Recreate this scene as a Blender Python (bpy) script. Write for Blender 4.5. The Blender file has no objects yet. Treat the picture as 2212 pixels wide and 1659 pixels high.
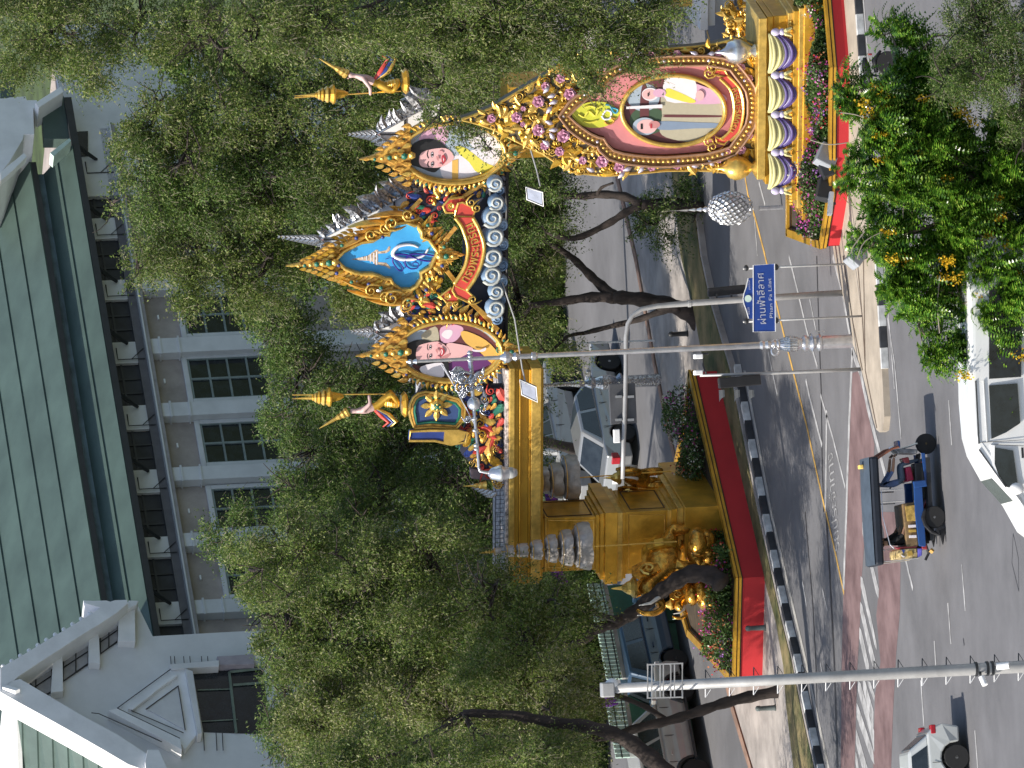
import bpy, bmesh, math, random
import numpy as np
from mathutils import Vector, Matrix
random.seed(7); np.random.seed(7)
rad = math.radians
# ------------------------------------------------------------------ camera, sky, sun, exposure
FPX, IW, IH = 29000.0, 2212.0, 1659.0
PITCH, ROLL, CAMH = rad(9.41), rad(2.7), 63.0
CAM = Vector((0, 0, CAMH))
FWD = Vector((0, math.cos(PITCH), -math.sin(PITCH)))
R0 = Vector((1, 0, 0)); U0 = Vector((0, math.sin(PITCH), math.cos(PITCH)))
RI = R0*math.cos(ROLL) - U0*math.sin(ROLL)
UI = R0*math.sin(ROLL) + U0*math.cos(ROLL)
scn = bpy.context.scene
COL = scn.collection
cd = bpy.data.cameras.new('camera'); cam = bpy.data.objects.new('camera', cd); COL.objects.link(cam)
cd.sensor_width = 36; cd.lens = 36*FPX/IW; cd.clip_start = 5; cd.clip_end = 3000
m = Matrix((-UI, RI, -FWD)).transposed().to_4x4(); m.translation = CAM
cam.matrix_world = m
scn.camera = cam
SUN_EL, SUN_A = rad(48), rad(24)          # sun from the left, a little towards the camera
w = bpy.data.worlds.new('World'); scn.world = w; w.use_nodes = True
nt = w.node_tree; nt.nodes.clear()
sky = nt.nodes.new('ShaderNodeTexSky'); sky.sky_type = 'NISHITA'; sky.sun_disc = False
sky.sun_elevation = SUN_EL
sdir = Vector((-math.cos(SUN_A)*math.cos(SUN_EL), -math.sin(SUN_A)*math.cos(SUN_EL), math.sin(SUN_EL)))
sky.sun_rotation = math.atan2(sdir.x, sdir.y)
sky.air_density = 1.2; sky.dust_density = 2.0
bg = nt.nodes.new('ShaderNodeBackground'); bg.inputs[1].default_value = 0.13
wo = nt.nodes.new('ShaderNodeOutputWorld')
nt.links.new(sky.outputs[0], bg.inputs[0]); nt.links.new(bg.outputs[0], wo.inputs[0])
sl = bpy.data.lights.new('sun', 'SUN'); sl.energy = 4.8; sl.angle = rad(0.5); sl.color = (1.0, 0.93, 0.82)
so = bpy.data.objects.new('sun', sl); COL.objects.link(so)
so.rotation_euler = sdir.to_track_quat('Z', 'Y').to_euler(); so.location = (0, 300, 60)
vs = scn.view_settings; vs.view_transform = 'Standard'; vs.look = 'None'; vs.exposure = 0.42; vs.gamma = 1; vs.use_curve_mapping = False
scn.render.engine = 'CYCLES'
scn.cycles.max_bounces = 6; scn.cycles.transparent_max_bounces = 8

# ------------------------------------------------------------------ photo pixel -> place in the world
def ray(x, y):
    return FWD*FPX - UI*(x-IW/2) + RI*(IH/2-y)
def G(x, y, z=0.0):
    d = ray(x, y); t = (z-CAM.z)/d.z
    return CAM + d*t
def A(x, y, Y):
    d = ray(x, y); t = Y/d.y
    return CAM + d*t
class Plane:
    """vertical plane: o a point, t horizontal tangent, n horizontal normal to the viewer"""
    def __init__(s, o, ang):
        s.o = Vector((o[0], o[1], 0)); c, q = math.cos(ang), math.sin(ang)
        s.t = Vector((c, q, 0)); s.n = Vector((q, -c, 0)); s.ang = ang
    def at(s, x, y, off=0.0):
        d = ray(x, y); p0 = s.o + s.n*off
        k = (p0-CAM).dot(s.n)/d.dot(s.n); p = CAM + d*k
        return ((p-s.o).dot(s.t), p.z)
    def w(s, a, off, z):
        return s.o + s.t*a + s.n*off + Vector((0, 0, z))
    def p(s, x, y, off=0.0):
        a, z = s.at(x, y, off); return s.w(a, off, z)
    def path(s, pts, off=0.0):
        return [s.at(x, y, off) for x, y in pts]

# ------------------------------------------------------------------ materials
MT = {}
def mat(name, col, rough=0.7, metal=0.0, var=0.12, scale=3.0, bump=0.0, bscale=None, col2=None, spec=None, stretch=None, coat=0.0, emit=None):
    if name in MT: return MT[name]
    M = bpy.data.materials.new(name); M.use_nodes = True; t = M.node_tree; b = t.nodes['Principled BSDF']
    b.inputs['Roughness'].default_value = rough; b.inputs['Metallic'].default_value = metal
    if spec is not None: b.inputs['Specular IOR Level'].default_value = spec
    if coat: b.inputs['Coat Weight'].default_value = coat; b.inputs['Coat Roughness'].default_value = 0.08
    if emit: b.inputs['Emission Color'].default_value = (*col, 1); b.inputs['Emission Strength'].default_value = emit
    tc = t.nodes.new('ShaderNodeTexCoord')
    src = tc.outputs['Object']
    if stretch:
        mp = t.nodes.new('ShaderNodeMapping'); mp.inputs['Scale'].default_value = stretch
        t.links.new(src, mp.inputs[0]); src = mp.outputs[0]
    n = t.nodes.new('ShaderNodeTexNoise'); n.inputs['Scale'].default_value = scale; n.inputs['Detail'].default_value = 5; n.inputs['Roughness'].default_value = 0.62
    t.links.new(src, n.inputs['Vector'])
    r = t.nodes.new('ShaderNodeValToRGB')
    c1 = tuple(max(0, c*(1-var*1.6)) for c in col); c2 = col2 or tuple(min(1, c*(1+var)) for c in col)
    r.color_ramp.elements[0].position = 0.32; r.color_ramp.elements[0].color = (*c1, 1)
    r.color_ramp.elements[1].position = 0.66; r.color_ramp.elements[1].color = (*c2, 1)
    t.links.new(n.outputs[0], r.inputs[0]); t.links.new(r.outputs[0], b.inputs['Base Color'])
    if bump:
        n2 = t.nodes.new('ShaderNodeTexNoise'); n2.inputs['Scale'].default_value = bscale or scale*6; n2.inputs['Detail'].default_value = 4
        t.links.new(src, n2.inputs['Vector'])
        bp = t.nodes.new('ShaderNodeBump'); bp.inputs['Strength'].default_value = bump; bp.inputs['Distance'].default_value = 0.02
        t.links.new(n2.outputs[0], bp.inputs['Height']); t.links.new(bp.outputs[0], b.inputs['Normal'])
    MT[name] = M; return M
def leafmat(name, stops, rough=0.55, trans=0.3):
    M = bpy.data.materials.new(name); M.use_nodes = True; t = M.node_tree; b = t.nodes['Principled BSDF']
    b.inputs['Roughness'].default_value = rough; b.inputs['Specular IOR Level'].default_value = 0.35
    g = t.nodes.new('ShaderNodeNewGeometry'); r = t.nodes.new('ShaderNodeValToRGB')
    r.color_ramp.interpolation = 'LINEAR'
    els = r.color_ramp.elements
    els[0].position = stops[0][0]; els[0].color = (*stops[0][1], 1)
    els[1].position = stops[-1][0]; els[1].color = (*stops[-1][1], 1)
    for p, c in stops[1:-1]:
        e = els.new(p); e.color = (*c, 1)
    t.links.new(g.outputs['Random Per Island'], r.inputs[0])
    tc = t.nodes.new('ShaderNodeTexCoord'); n = t.nodes.new('ShaderNodeTexNoise'); n.inputs['Scale'].default_value = 0.6; n.inputs['Detail'].default_value = 2
    t.links.new(tc.outputs['Object'], n.inputs['Vector'])
    hs = t.nodes.new('ShaderNodeHueSaturation')
    mr = t.nodes.new('ShaderNodeMapRange'); mr.inputs[1].default_value = 0.3; mr.inputs[2].default_value = 0.7; mr.inputs[3].default_value = 0.72; mr.inputs[4].default_value = 1.25
    t.links.new(n.outputs[0], mr.inputs[0]); t.links.new(mr.outputs[0], hs.inputs['Value']); t.links.new(r.outputs[0], hs.inputs['Color'])
    t.links.new(hs.outputs[0], b.inputs['Base Color'])
    tr = t.nodes.new('ShaderNodeBsdfTranslucent'); t.links.new(hs.outputs[0], tr.inputs[0])
    mx = t.nodes.new('ShaderNodeMixShader'); mx.inputs[0].default_value = trans
    out = [q for q in t.nodes if q.type == 'OUTPUT_MATERIAL'][0]
    t.links.new(b.outputs[0], mx.inputs[1]); t.links.new(tr.outputs[0], mx.inputs[2]); t.links.new(mx.outputs[0], out.inputs[0])
    MT[name] = M; return M

# ------------------------------------------------------------------ mesh building
class MB:
    def __init__(s): s.v = []; s.f = []
    def add(s, v, f):
        o = len(s.v); s.v += [Vector(p) for p in v]; s.f += [tuple(i+o for i in q) for q in f]; return s
    def box(s, c, size, ax=None):
        ax = ax or (Vector((1,0,0)), Vector((0,1,0)), Vector((0,0,1))); c = Vector(c)
        v = [c + ax[0]*(i*size[0]/2) + ax[1]*(j*size[1]/2) + ax[2]*(k*size[2]/2) for i in (-1,1) for j in (-1,1) for k in (-1,1)]
        return s.add(v, [(0,1,3,2),(4,6,7,5),(0,4,5,1),(2,3,7,6),(0,2,6,4),(1,5,7,3)])
    def pbox(s, P, a0, a1, o0, o1, z0, z1):
        v = [P.w(a, o, z) for a in (a0,a1) for o in (o0,o1) for z in (z0,z1)]
        return s.add(v, [(0,1,3,2),(4,6,7,5),(0,4,5,1),(2,3,7,6),(0,2,6,4),(1,5,7,3)])
    def prism(s, P, path, o0, o1):
        """closed outline of (a,z) on plane P, from offset o0 (back) to o1 (front)"""
        n = len(path); v = [P.w(a, o0, z) for a, z in path] + [P.w(a, o1, z) for a, z in path]
        f = [tuple(range(n)), tuple(range(2*n-1, n-1, -1))] + [(i, n+i, n+(i+1) % n, (i+1) % n) for i in range(n)]
        return s.add(v, f)
    def slab(s, pts, h):
        """ground polygon (Vectors) with sides down by h"""
        n = len(pts); v = [Vector(p) for p in pts] + [Vector(p)-Vector((0,0,h)) for p in pts]
        return s.add(v, [tuple(range(n)), tuple(range(2*n-1, n-1, -1))] + [(i, n+i, n+(i+1) % n, (i+1) % n) for i in range(n)])
    def tube(s, pts, r, n=8, closed=False, flat=None):
        pts = [Vector(p) for p in pts]; m_ = len(pts)
        rr = r if isinstance(r, (list, tuple)) else [r]*m_
        v = []; prev = None
        for i, p in enumerate(pts):
            if closed: d = pts[(i+1) % m_] - pts[i-1]
            else: d = pts[min(i+1, m_-1)] - pts[max(i-1, 0)]
            if d.length < 1e-9: d = Vector((0,0,1))
            d.normalize()
            if prev is None:
                u = d.cross(Vector((0,1,0)) if abs(d.y) < 0.9 else Vector((1,0,0)))
            else:
                u = prev - d*prev.dot(d)
            if u.length < 1e-6: u = d.orthogonal()
            u.normalize(); prev = u; w_ = d.cross(u)
            for k in range(n):
                a = 2*math.pi*(k+0.5)/n; v.append(p + (u*math.cos(a) + w_*math.sin(a))*rr[i])
        f = []
        for i in range(m_ if closed else m_-1):
            j = (i+1) % m_
            for k in range(n): f.append((i*n+k, i*n+(k+1) % n, j*n+(k+1) % n, j*n+k))
        if not closed: f.append(tuple(range(n-1, -1, -1))); f.append(tuple((m_-1)*n+k for k in range(n)))
        return s.add(v, f)
    def lathe(s, prof, c, n=12, ax=None, a0=0, a1=2*math.pi):
        """prof: (radius, height) list; c base point"""
        c = Vector(c); ax = ax or (Vector((1,0,0)), Vector((0,1,0)), Vector((0,0,1)))
        v = []
        for r, h in prof:
            for k in range(n):
                a = 2*math.pi*k/n; v.append(c + ax[0]*(math.cos(a)*r) + ax[1]*(math.sin(a)*r) + ax[2]*h)
        f = []
        for i in range(len(prof)-1):
            for k in range(n): f.append((i*n+k, i*n+(k+1) % n, (i+1)*n+(k+1) % n, (i+1)*n+k))
        f.append(tuple(range(n-1, -1, -1))); f.append(tuple((len(prof)-1)*n+k for k in range(n)))
        return s.add(v, f)
    def ball(s, c, r, n=10, m=6):
        if not isinstance(r, (list, tuple)): r = (r, r, r)
        prof = [(math.sin(math.pi*i/m), -math.cos(math.pi*i/m)) for i in range(m+1)]
        prof[0] = (0.02, -1); prof[-1] = (0.02, 1)
        return s.lathe([(p, h) for p, h in prof], c, n, (Vector((r[0],0,0)), Vector((0,r[1],0)), Vector((0,0,r[2]))))
    def quad(s, a, b, c, d): return s.add([a, b, c, d], [(0,1,2,3)])
ORG = {}
def mesh_of(mb, name, m_, smooth=False, origin=Vector((0,0,0))):
    me = bpy.data.meshes.new(name); me.from_pydata([v-origin for v in mb.v], [], mb.f)
    me.validate(); me.update()
    bm = bmesh.new(); bm.from_mesh(me); bmesh.ops.recalc_face_normals(bm, faces=bm.faces); bm.to_mesh(me); bm.free()
    for q in (m_ if isinstance(m_, (list, tuple)) else [m_]): me.materials.append(q)
    if smooth: me.polygons.foreach_set('use_smooth', [True]*len(me.polygons))
    return me
def link(o, parent=None, mw=None):
    COL.objects.link(o)
    if parent is not None: o.parent = parent; ORG[o.name] = ORG[parent.name]
    return o
def part(mb, name, m_, parent, smooth=False, bevel=0, label=None, kind=None):
    me = mesh_of(mb, name, m_, smooth, ORG[parent.name])
    o = bpy.data.objects.new(name, me); link(o, parent)
    if bevel:
        b = o.modifiers.new('bevel', 'BEVEL'); b.width = bevel; b.segments = 2; b.limit_method = 'ANGLE'; b.angle_limit = rad(35); b.harden_normals = False
    if label: o['label'] = label
    if kind: o['kind'] = kind
    return o
def piece(me, name, parent, mw, kind=None):
    """copy of a shared mesh; mw = matrix in the frame the parts are written in"""
    o = bpy.data.objects.new(name, me); link(o, parent)
    mm = mw.copy(); mm.translation = mm.translation - ORG[parent.name]; o.matrix_local = mm
    if kind: o['kind'] = kind
    ORG[o.name] = Vector((0,0,0))
    return o
def thing(name, label, cat, loc, rz=None, group=None):
    o = bpy.data.objects.new(name, None); COL.objects.link(o); o.empty_display_size = 0.3
    o.location = loc; o['label'] = label; o['category'] = cat
    if group: o['group'] = group
    ORG[o.name] = Vector(loc)
    if rz is not None: o.rotation_euler = (0, 0, rz); ORG[o.name] = Vector((0,0,0))
    return o
def single(mb, name, m_, label, cat, loc, group=None, smooth=False, bevel=0, kind=None):
    me = mesh_of(mb, name, m_, smooth, Vector(loc)); o = bpy.data.objects.new(name, me); COL.objects.link(o); o.location = loc
    if label: o['label'] = label
    if cat: o['category'] = cat
    if group: o['group'] = group
    if kind: o['kind'] = kind
    ORG[o.name] = Vector(loc)
    if bevel:
        b = o.modifiers.new('bevel', 'BEVEL'); b.width = bevel; b.segments = 2; b.limit_method = 'ANGLE'; b.angle_limit = rad(35)
    return o
def structure(mb, name, m_, smooth=False):
    me = mesh_of(mb, name, m_, smooth); o = bpy.data.objects.new(name, me); COL.objects.link(o); o['kind'] = 'structure'
    ORG[o.name] = Vector((0,0,0)); return o
def frame_m(origin, X, Y, Z, s=1.0):
    q = Matrix((X*s, Y*s, Z*s)).transposed().to_4x4(); q.translation = origin; return q
def poly_path(P, pts, off=0.0): return P.path(pts, off)
def smooth_path(pts, k=4, closed=True):
    out = []; n = len(pts)
    rng = range(n) if closed else range(n-1)
    for i in rng:
        p0 = pts[(i-1) % n] if closed or i > 0 else pts[0]; p1 = pts[i]; p2 = pts[(i+1) % n]; p3 = pts[(i+2) % n] if closed or i+2 < n else pts[-1]
        for j in range(k):
            t = j/k
            out.append(tuple(0.5*((2*b)+(-a+c)*t+(2*a-5*b+4*c-d)*t*t+(-a+3*b-3*c+d)*t**3) for a, b, c, d in zip(p0, p1, p2, p3)))
    if not closed: out.append(tuple(pts[-1]))
    return out
def resample(pts, step, closed=True):
    """points every `step` along the path with tangents"""
    P_ = [Vector(p) for p in pts]; 
    if closed: P_.append(P_[0])
    out = []; acc = 0.0
    for a, b in zip(P_, P_[1:]):
        L = (b-a).length
        if L < 1e-9: continue
        d = (b-a)/L; q = -acc if out else 0.0
        q = (step-acc) if out else 0.0
        while q <= L:
            out.append((a+d*q, d)); q += step
        acc = L-(q-step)
    return out
def bulk(name, verts, nper, m_, parent, kind=None, mats_idx=None):
    """fast mesh from numpy (N, nper, 3)"""
    N = verts.shape[0]; me = bpy.data.meshes.new(name)
    o0 = np.array(ORG[parent.name]) if parent is not None else np.zeros(3)
    v = (verts.reshape(-1, 3)-o0).astype(np.float32)
    me.vertices.add(N*nper); me.vertices.foreach_set('co', v.ravel())
    me.loops.add(N*nper); me.loops.foreach_set('vertex_index', np.arange(N*nper, dtype=np.int32))
    me.polygons.add(N); me.polygons.foreach_set('loop_start', np.arange(0, N*nper, nper, dtype=np.int32))
    try: me.polygons.foreach_set('loop_total', np.full(N, nper, dtype=np.int32))
    except Exception: pass
    for q in (m_ if isinstance(m_, (list, tuple)) else [m_]): me.materials.append(q)
    if mats_idx is not None: me.polygons.foreach_set('material_index', mats_idx.astype(np.int32))
    me.update(calc_edges=True)
    o = bpy.data.objects.new(name, me)
    if parent is not None: link(o, parent)
    else: COL.objects.link(o)
    if kind: o['kind'] = kind
    return o
def text_geo(s, size=1.0, extrude=0.02):
    c = bpy.data.curves.new('t', 'FONT'); c.body = s; c.size = size; c.extrude = extrude; c.align_x = 'CENTER'; c.align_y = 'CENTER'; c.resolution_u = 3
    o = bpy.data.objects.new('t', c); COL.objects.link(o); bpy.context.view_layer.update()
    me = bpy.data.meshes.new_from_object(o.evaluated_get(bpy.context.evaluated_depsgraph_get()))
    v = [Vector(p.co) for p in me.vertices]; f = [tuple(p.vertices) for p in me.polygons]
    bpy.data.objects.remove(o); bpy.data.curves.remove(c); bpy.data.meshes.remove(me)
    return v, f

# ------------------------------------------------------------------ shared materials
ASPH = mat('asphalt', (0.122, 0.122, 0.130), 0.85, var=0.16, scale=0.35, bump=0.25, bscale=30)
PAVE = mat('pavement', (0.36, 0.31, 0.25), 0.85, var=0.15, scale=1.2, bump=0.2, bscale=25)
PAVEG = mat('pavement_grey', (0.33, 0.30, 0.28), 0.85, var=0.25, scale=0.8, bump=0.2, bscale=25)
CONC = mat('concrete', (0.34, 0.33, 0.31), 0.85, var=0.2, scale=1.5)
GRASSM = mat('turf', (0.10, 0.13, 0.035), 0.9, var=0.3, scale=1.5, col2=(0.22, 0.17, 0.08), bump=0.4, bscale=20)
LINE = mat('line_paint', (0.33, 0.33, 0.335), 0.8, var=0.3, scale=2.5)
YLINE = mat('yellow_paint', (0.50, 0.30, 0.07), 0.7, var=0.25, scale=2.5)
REDL = mat('red_lane_paint', (0.155, 0.090, 0.092), 0.85, var=0.25, scale=0.9, col2=(0.19, 0.125, 0.125))
KW = mat('kerb_white', (0.55, 0.56, 0.56), 0.8, var=0.25, scale=2); KB = mat('kerb_black', (0.03, 0.033, 0.04), 0.7, var=0.3, scale=2)
GOLD = mat('gold_paint', (0.62, 0.36, 0.045), 0.34, 0.55, var=0.2, scale=3, bump=0.3, bscale=9)
GOLDB = mat('gold_bright', (0.74, 0.49, 0.12), 0.3, 0.6, var=0.2, scale=4, bump=0.25, bscale=14)
GOLDF = mat('gold_flat', (0.66, 0.37, 0.045), 0.30, 0.5, var=0.2, scale=1.6, bump=0.5, bscale=3.5)
GOLDO = mat('gold_orange', (0.66, 0.26, 0.045), 0.4, 0.35, var=0.35, scale=5, col2=(0.85, 0.5, 0.10))
REDW = mat('red_cloth_wall', (0.46, 0.018, 0.024), 0.75, var=0.08, scale=0.8, bump=0.1, bscale=8)
RIBR = mat('ribbon_red', (0.55, 0.06, 0.045), 0.5, var=0.08)
GREEN = mat('enamel_green', (0.02, 0.16, 0.10), 0.35, var=0.2)
NAVY = mat('navy_blue', (0.025, 0.05, 0.22), 0.4, var=0.15)
DARKB = mat('dark_backing', (0.035, 0.04, 0.07), 0.6, var=0.3)
STRIPE = mat('dark_stripe', (0.03, 0.012, 0.01), 0.6)
SILV = mat('silver_paint', (0.62, 0.63, 0.66), 0.28, 0.85, var=0.12, scale=4, bump=0.15, bscale=20)
SILVO = mat('silver_ornament', (0.55, 0.56, 0.60), 0.22, 0.95, var=0.35, scale=18, bump=0.7, bscale=24)
STEEL = mat('galvanised_steel', (0.38, 0.38, 0.38), 0.5, 0.3, var=0.12, scale=2)
BLACK = mat('black_plastic', (0.012, 0.012, 0.014), 0.45, var=0.2)
DARK = mat('dark_metal', (0.03, 0.032, 0.036), 0.5, 0.2)
WHITE = mat('white_plaster', (0.76, 0.76, 0.76), 0.75, var=0.06, scale=1.5)
WHITEB = mat('bright_white', (0.8, 0.8, 0.8), 0.6, var=0.04)
WALLG = mat('grey_wall', (0.36, 0.31, 0.28), 0.85, var=0.18, scale=0.9)
GLASS = mat('dark_glass', (0.015, 0.02, 0.024), 0.12, 0.0, var=0.3, spec=0.6)
ROOFG = mat('green_roof', (0.062, 0.098, 0.086), 0.55, 0.0, var=0.14, scale=0.7)
BARK = mat('bark', (0.042, 0.032, 0.028), 0.95, var=0.35, scale=4, bump=0.8, bscale=18, stretch=(1,1,0.3))
TWIG = mat('twig', (0.20, 0.18, 0.13), 0.9, var=0.4, scale=2)
SKIN = mat('skin', (0.34, 0.19, 0.12), 0.55, var=0.06)
RUBBER = mat('rubber', (0.015, 0.015, 0.016), 0.8)
PINKF = mat('pink_satin', (0.55, 0.20, 0.20), 0.5, var=0.06)
# ------------------------------------------------------------------ ground, road, pavements
mb = MB(); mb.quad((-700, 150, 0), (700, 150, 0), (700, 1500, 0), (-700, 1500, 0)); structure(mb, 'ground', ASPH)
def gpoly(pts, z): return [G(x, y, z) for x, y in pts]
# far median: grey-beige paving and grass
far_edge = [(1255, 60), (1333, 377), (1373, 553), (1415, 787), (1445, 930), (1520, 1250), (1580, 1516), (1623, 1659), (1650, 1760)]
near_edge = [(1440, 60), (1490, 340), (1516, 553), (1539, 660), (1580, 800), (1640, 1106), (1672, 1249), (1691, 1336), (1714, 1429), (1731, 1516), (1762, 1659), (1785, 1760)]
mb = MB(); mb.slab(gpoly(far_edge + near_edge[::-1], 0.15), 0.15); structure(mb, 'pavement', PAVEG)
grass_in = [(1400, 60), (1447, 340), (1470, 553), (1496, 660), (1522, 800), (1600, 1106), (1650, 1249), (1676, 1345), (1692, 1439), (1697, 1516), (1714, 1659), (1728, 1760)]
ne2 = [(x-5, y) for x, y in near_edge]
mb = MB(); mb.slab(gpoly(grass_in + ne2[::-1], 0.17), 0.03)
structure(mb, 'grass_strip', GRASSM)
# brick course along the paving's far edge
mb = MB()
fe = gpoly(far_edge, 0.19)
for a, b in zip(fe, fe[1:]):
    d = (b-a); L = d.length; d.normalize(); nrm = Vector((d.y, -d.x, 0))
    mb.add([a, b, b+nrm*0.28, a+nrm*0.28, a-Vector((0,0,.19)), b-Vector((0,0,.19))], [(0,1,2,3), (0,1,5,4)])
structure(mb, 'pavement_border', mat('brown_kerbstone', (0.24, 0.15, 0.11), 0.85, var=0.25, scale=2))
# black and white kerb blocks
def kerb(path_px, block, parent_name, label_loc, z1=0.17, start_white=True, gutter=True):
    pts = [G(x, y, 0) for x, y in path_px]
    rs = resample(pts, block, closed=False)
    root = thing('painted_kerb', label_loc, 'kerb', rs[0][0])
    protoW = MB(); protoW.box((block/2, 0, z1/2+0.01), (block-0.012, 0.16, z1)); meW = mesh_of(protoW, 'kerb_block', KW)
    protoB = MB(); protoB.box((block/2, 0, z1/2+0.01), (block-0.012, 0.16, z1)); meB = mesh_of(protoB, 'kerb_block', KB)
    for i, (p, d) in enumerate(rs[:-1]):
        d2 = (rs[i+1][0]-p).normalized()
        piece(meW if (i % 2 == 0) == start_white else meB, 'kerb_block', root, frame_m(p, d2, Vector((-d2.y, d2.x, 0)), Vector((0,0,1))))
    return root
kerb([(1600, 790), (1657, 1092), (1690, 1249), (1709, 1336), (1732, 1429), (1749, 1516), (1780, 1659), (1810, 1790)], 0.62, '', 'black and white painted kerb along the road by the left red planter')
kerb([(1858, -60), (1875, 186), (1908, 593), (1922, 834)], 0.52, '', 'black and white painted kerb of the beige traffic island in front of the right planter')
# pale gutter beside the far kerb
mb = MB()
gp = [(1606, 800), (1663, 1106), (1696, 1249), (1716, 1336), (1738, 1429), (1756, 1516), (1787, 1659), (1812, 1760)]
a = gpoly(gp, 0.008); b = gpoly([(x+5, y+1) for x, y in gp], 0.008)
for i in range(len(a)-1): mb.quad(a[i], a[i+1], b[i+1], b[i])
structure(mb, 'gutter', CONC)
# near island
isl = [(1770, -60), (1778, 200), (1795, 500), (1802, 553), (1812, 603), (1829, 670), (1841, 740), (1859, 793), (1872, 843), (1886, 905), (1893, 928), (1900, 934), (1907, 930), (1910, 900), (1907, 836), (1893, 593), (1861, 186), (1846, -60)]
mb = MB(); mb.slab(gpoly(isl, 0.16), 0.16); structure(mb, 'traffic_island', PAVE)
mb = MB()
for L0 in ([(1820, 553), (1842, 700), (1862, 800)], [(1850, 553), (1862, 690), (1868, 790)], [(1864, 553), (1868, 800), (1893, 925)]):
    q = gpoly(L0, 0.166); q2 = gpoly([(x+1.6, y) for x, y in L0], 0.166)
    for i in range(len(q)-1): mb.quad(q[i], q[i+1], q2[i+1], q2[i])
structure(mb, 'island_joints', mat('joint_dark', (0.10, 0.07, 0.05), 0.9))
# red bus lane paint
def sheet(pts_px, z, name, m_):
    mb = MB(); v = gpoly(pts_px, z); mb.add(v, [tuple(range(len(v)))]); return structure(mb, name, m_)
sheet([(1840, 806), (1858, 800), (1872, 880), (1889, 960), (1885, 1050), (1872, 1106), (1862, 1240), (1858, 1340), (1852, 1440), (1849, 1540), (1846, 1659), (1846, 1700), (1816, 1700), (1816, 1659), (1818, 1440), (1822, 1270), (1829, 1106), (1835, 950)], 0.004, 'red_lane', REDL)
sheet([(1889, 1120), (1905, 1106), (1934, 1106), (1945, 1220), (1944, 1320), (1936, 1410), (1929, 1540), (1925, 1659), (1925, 1700), (1888, 1700), (1886, 1640), (1890, 1500), (1902, 1430), (1893, 1330), (1899, 1270)], 0.004, 'red_lane', REDL)
# white chevrons on the red lane
mb = MB()
CH = [[(600,415),(615,430),(705,860),(703,895),(690,860),(600,480)], [(598,580),(610,600),(700,985),(690,1020),(672,985),(597,650)], [(592,745),(605,765),(655,990),(655,1025),(636,1020),(592,820)],
      [(610,60),(622,110),(718,500),(716,562),(700,525),(612,140)],
      [(583,1090),(600,1110),(688,1420),(688,1560),(670,1470),(583,1160)], [(645,1095),(662,1100),(692,1190),(690,1230),(680,1205),(648,1120)],
      [(574,1235),(586,1260),(680,1540),(690,1640),(668,1600),(574,1330)], [(570,1405),(580,1430),(645,1659),(610,1659),(570,1500)], [(566,1550),(575,1570),(590,1659),(572,1659),(566,1610)], [(615,1090),(630,1095),(684,1290),(683,1400),(662,1340),(616,1150)]]
for c in CH:
    v = gpoly([(1659+zx/3.0, 1106+zy/3.0) for zx, zy in c], 0.008); mb.add(v, [tuple(range(len(v)))])
structure(mb, 'chevron_marking', LINE)
def line(px, w, m_, name, z=0.008, mb_=None):
    mb = mb_ or MB(); p = [G(x, y, z) for x, y in px]
    for a, b in zip(p, p[1:]):
        d = (b-a).normalized(); n = Vector((-d.y, d.x, 0))*w/2
        mb.quad(a-n, b-n, b+n, a+n)
    if mb_ is None: structure(mb, name, m_)
mb = MB()
z5 = lambda q: [(1659+a/3.0, 553+b/3.0) for a, b in q]
z6 = lambda q: [(1659+a/3.0, 1106+b/3.0) for a, b in q]
z2 = lambda q: [(1106+a/3.0, b/3.0) for a, b in q]
line(z5([(775,400),(820,700),(862,1185)]), .1, 0, '', mb_=mb)
line(z5([(1170,935),(1190,1225)]), .12, 0, '', mb_=mb)
line(z6([(1255,340),(1278,640)]), .12, 0, '', mb_=mb); line(z6([(1165,590),(1185,855)]), .12, 0, '', mb_=mb)
line(z6([(1077,835),(1087,1000)]), .12, 0, '', mb_=mb); line(z6([(990,1090),(1010,1385)]), .12, 0, '', mb_=mb)
line(z6([(1340,1415),(1362,1700)]), .12, 0, '', mb_=mb)
line(z6([(890,300),(938,500)]), .14, 0, '', mb_=mb)
# lines of the far carriageway
line(z5([(420,0),(480,230),(545,600)]), .2, 0, '', mb_=mb)
line(z5([(548,600),(538,800),(525,1100),(512,1500),(508,1659)]), .22, 0, '', mb_=mb)
line(z6([(508,0),(498,250),(489,500)]), .22, 0, '', mb_=mb)
line(z5([(135,0),(185,200),(250,480),(320,720)]), .12, 0, '', mb_=mb)
line(z5([(245,800),(270,920),(350,1230)]), .14, 0, '', mb_=mb)
line(z5([(340,900),(420,1180),(500,1500)]), .12, 0, '', mb_=mb)
line(z5([(0,620),(60,900)]), .1, 0, '', mb_=mb); line(z5([(270,280),(310,480)]), .1, 0, '', mb_=mb)
line(z5([(380,1000),(375,1430),(372,1659)]), .18, 0, '', mb_=mb)
line(z6([(222,450),(250,610)]), .1, 0, '', mb_=mb); line(z6([(338,980),(352,1050)]), .1, 0, '', mb_=mb); line(z6([(350,490),(385,640)]), .07, 0, '', mb_=mb)
line(z2([(1600,1180),(1640,1330)]), .12, 0, '', mb_=mb); line(z2([(1570,1400),(1590,1659)]), .1, 0, '', mb_=mb)
line(z5([(545,610),(600,760),(650,1000),(700,1190),(760,1420)]), .25, 0, '', mb_=mb)
line([(1862, -40), (1880, 186), (1912, 593), (1932, 840)], .1, 0, '', mb_=mb)
line([(1840, 530), (1848, 600)], .1, 0, '', mb_=mb)
line([(1540, 640), (1572, 770), (1612, 930), (1650, 1110)], .1, 0, '', mb_=mb)
structure(mb, 'lane_lines', LINE)
mb = MB()
line(z2([(1262,200),(1280,262)]), .13, 0, '', mb_=mb)
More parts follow.
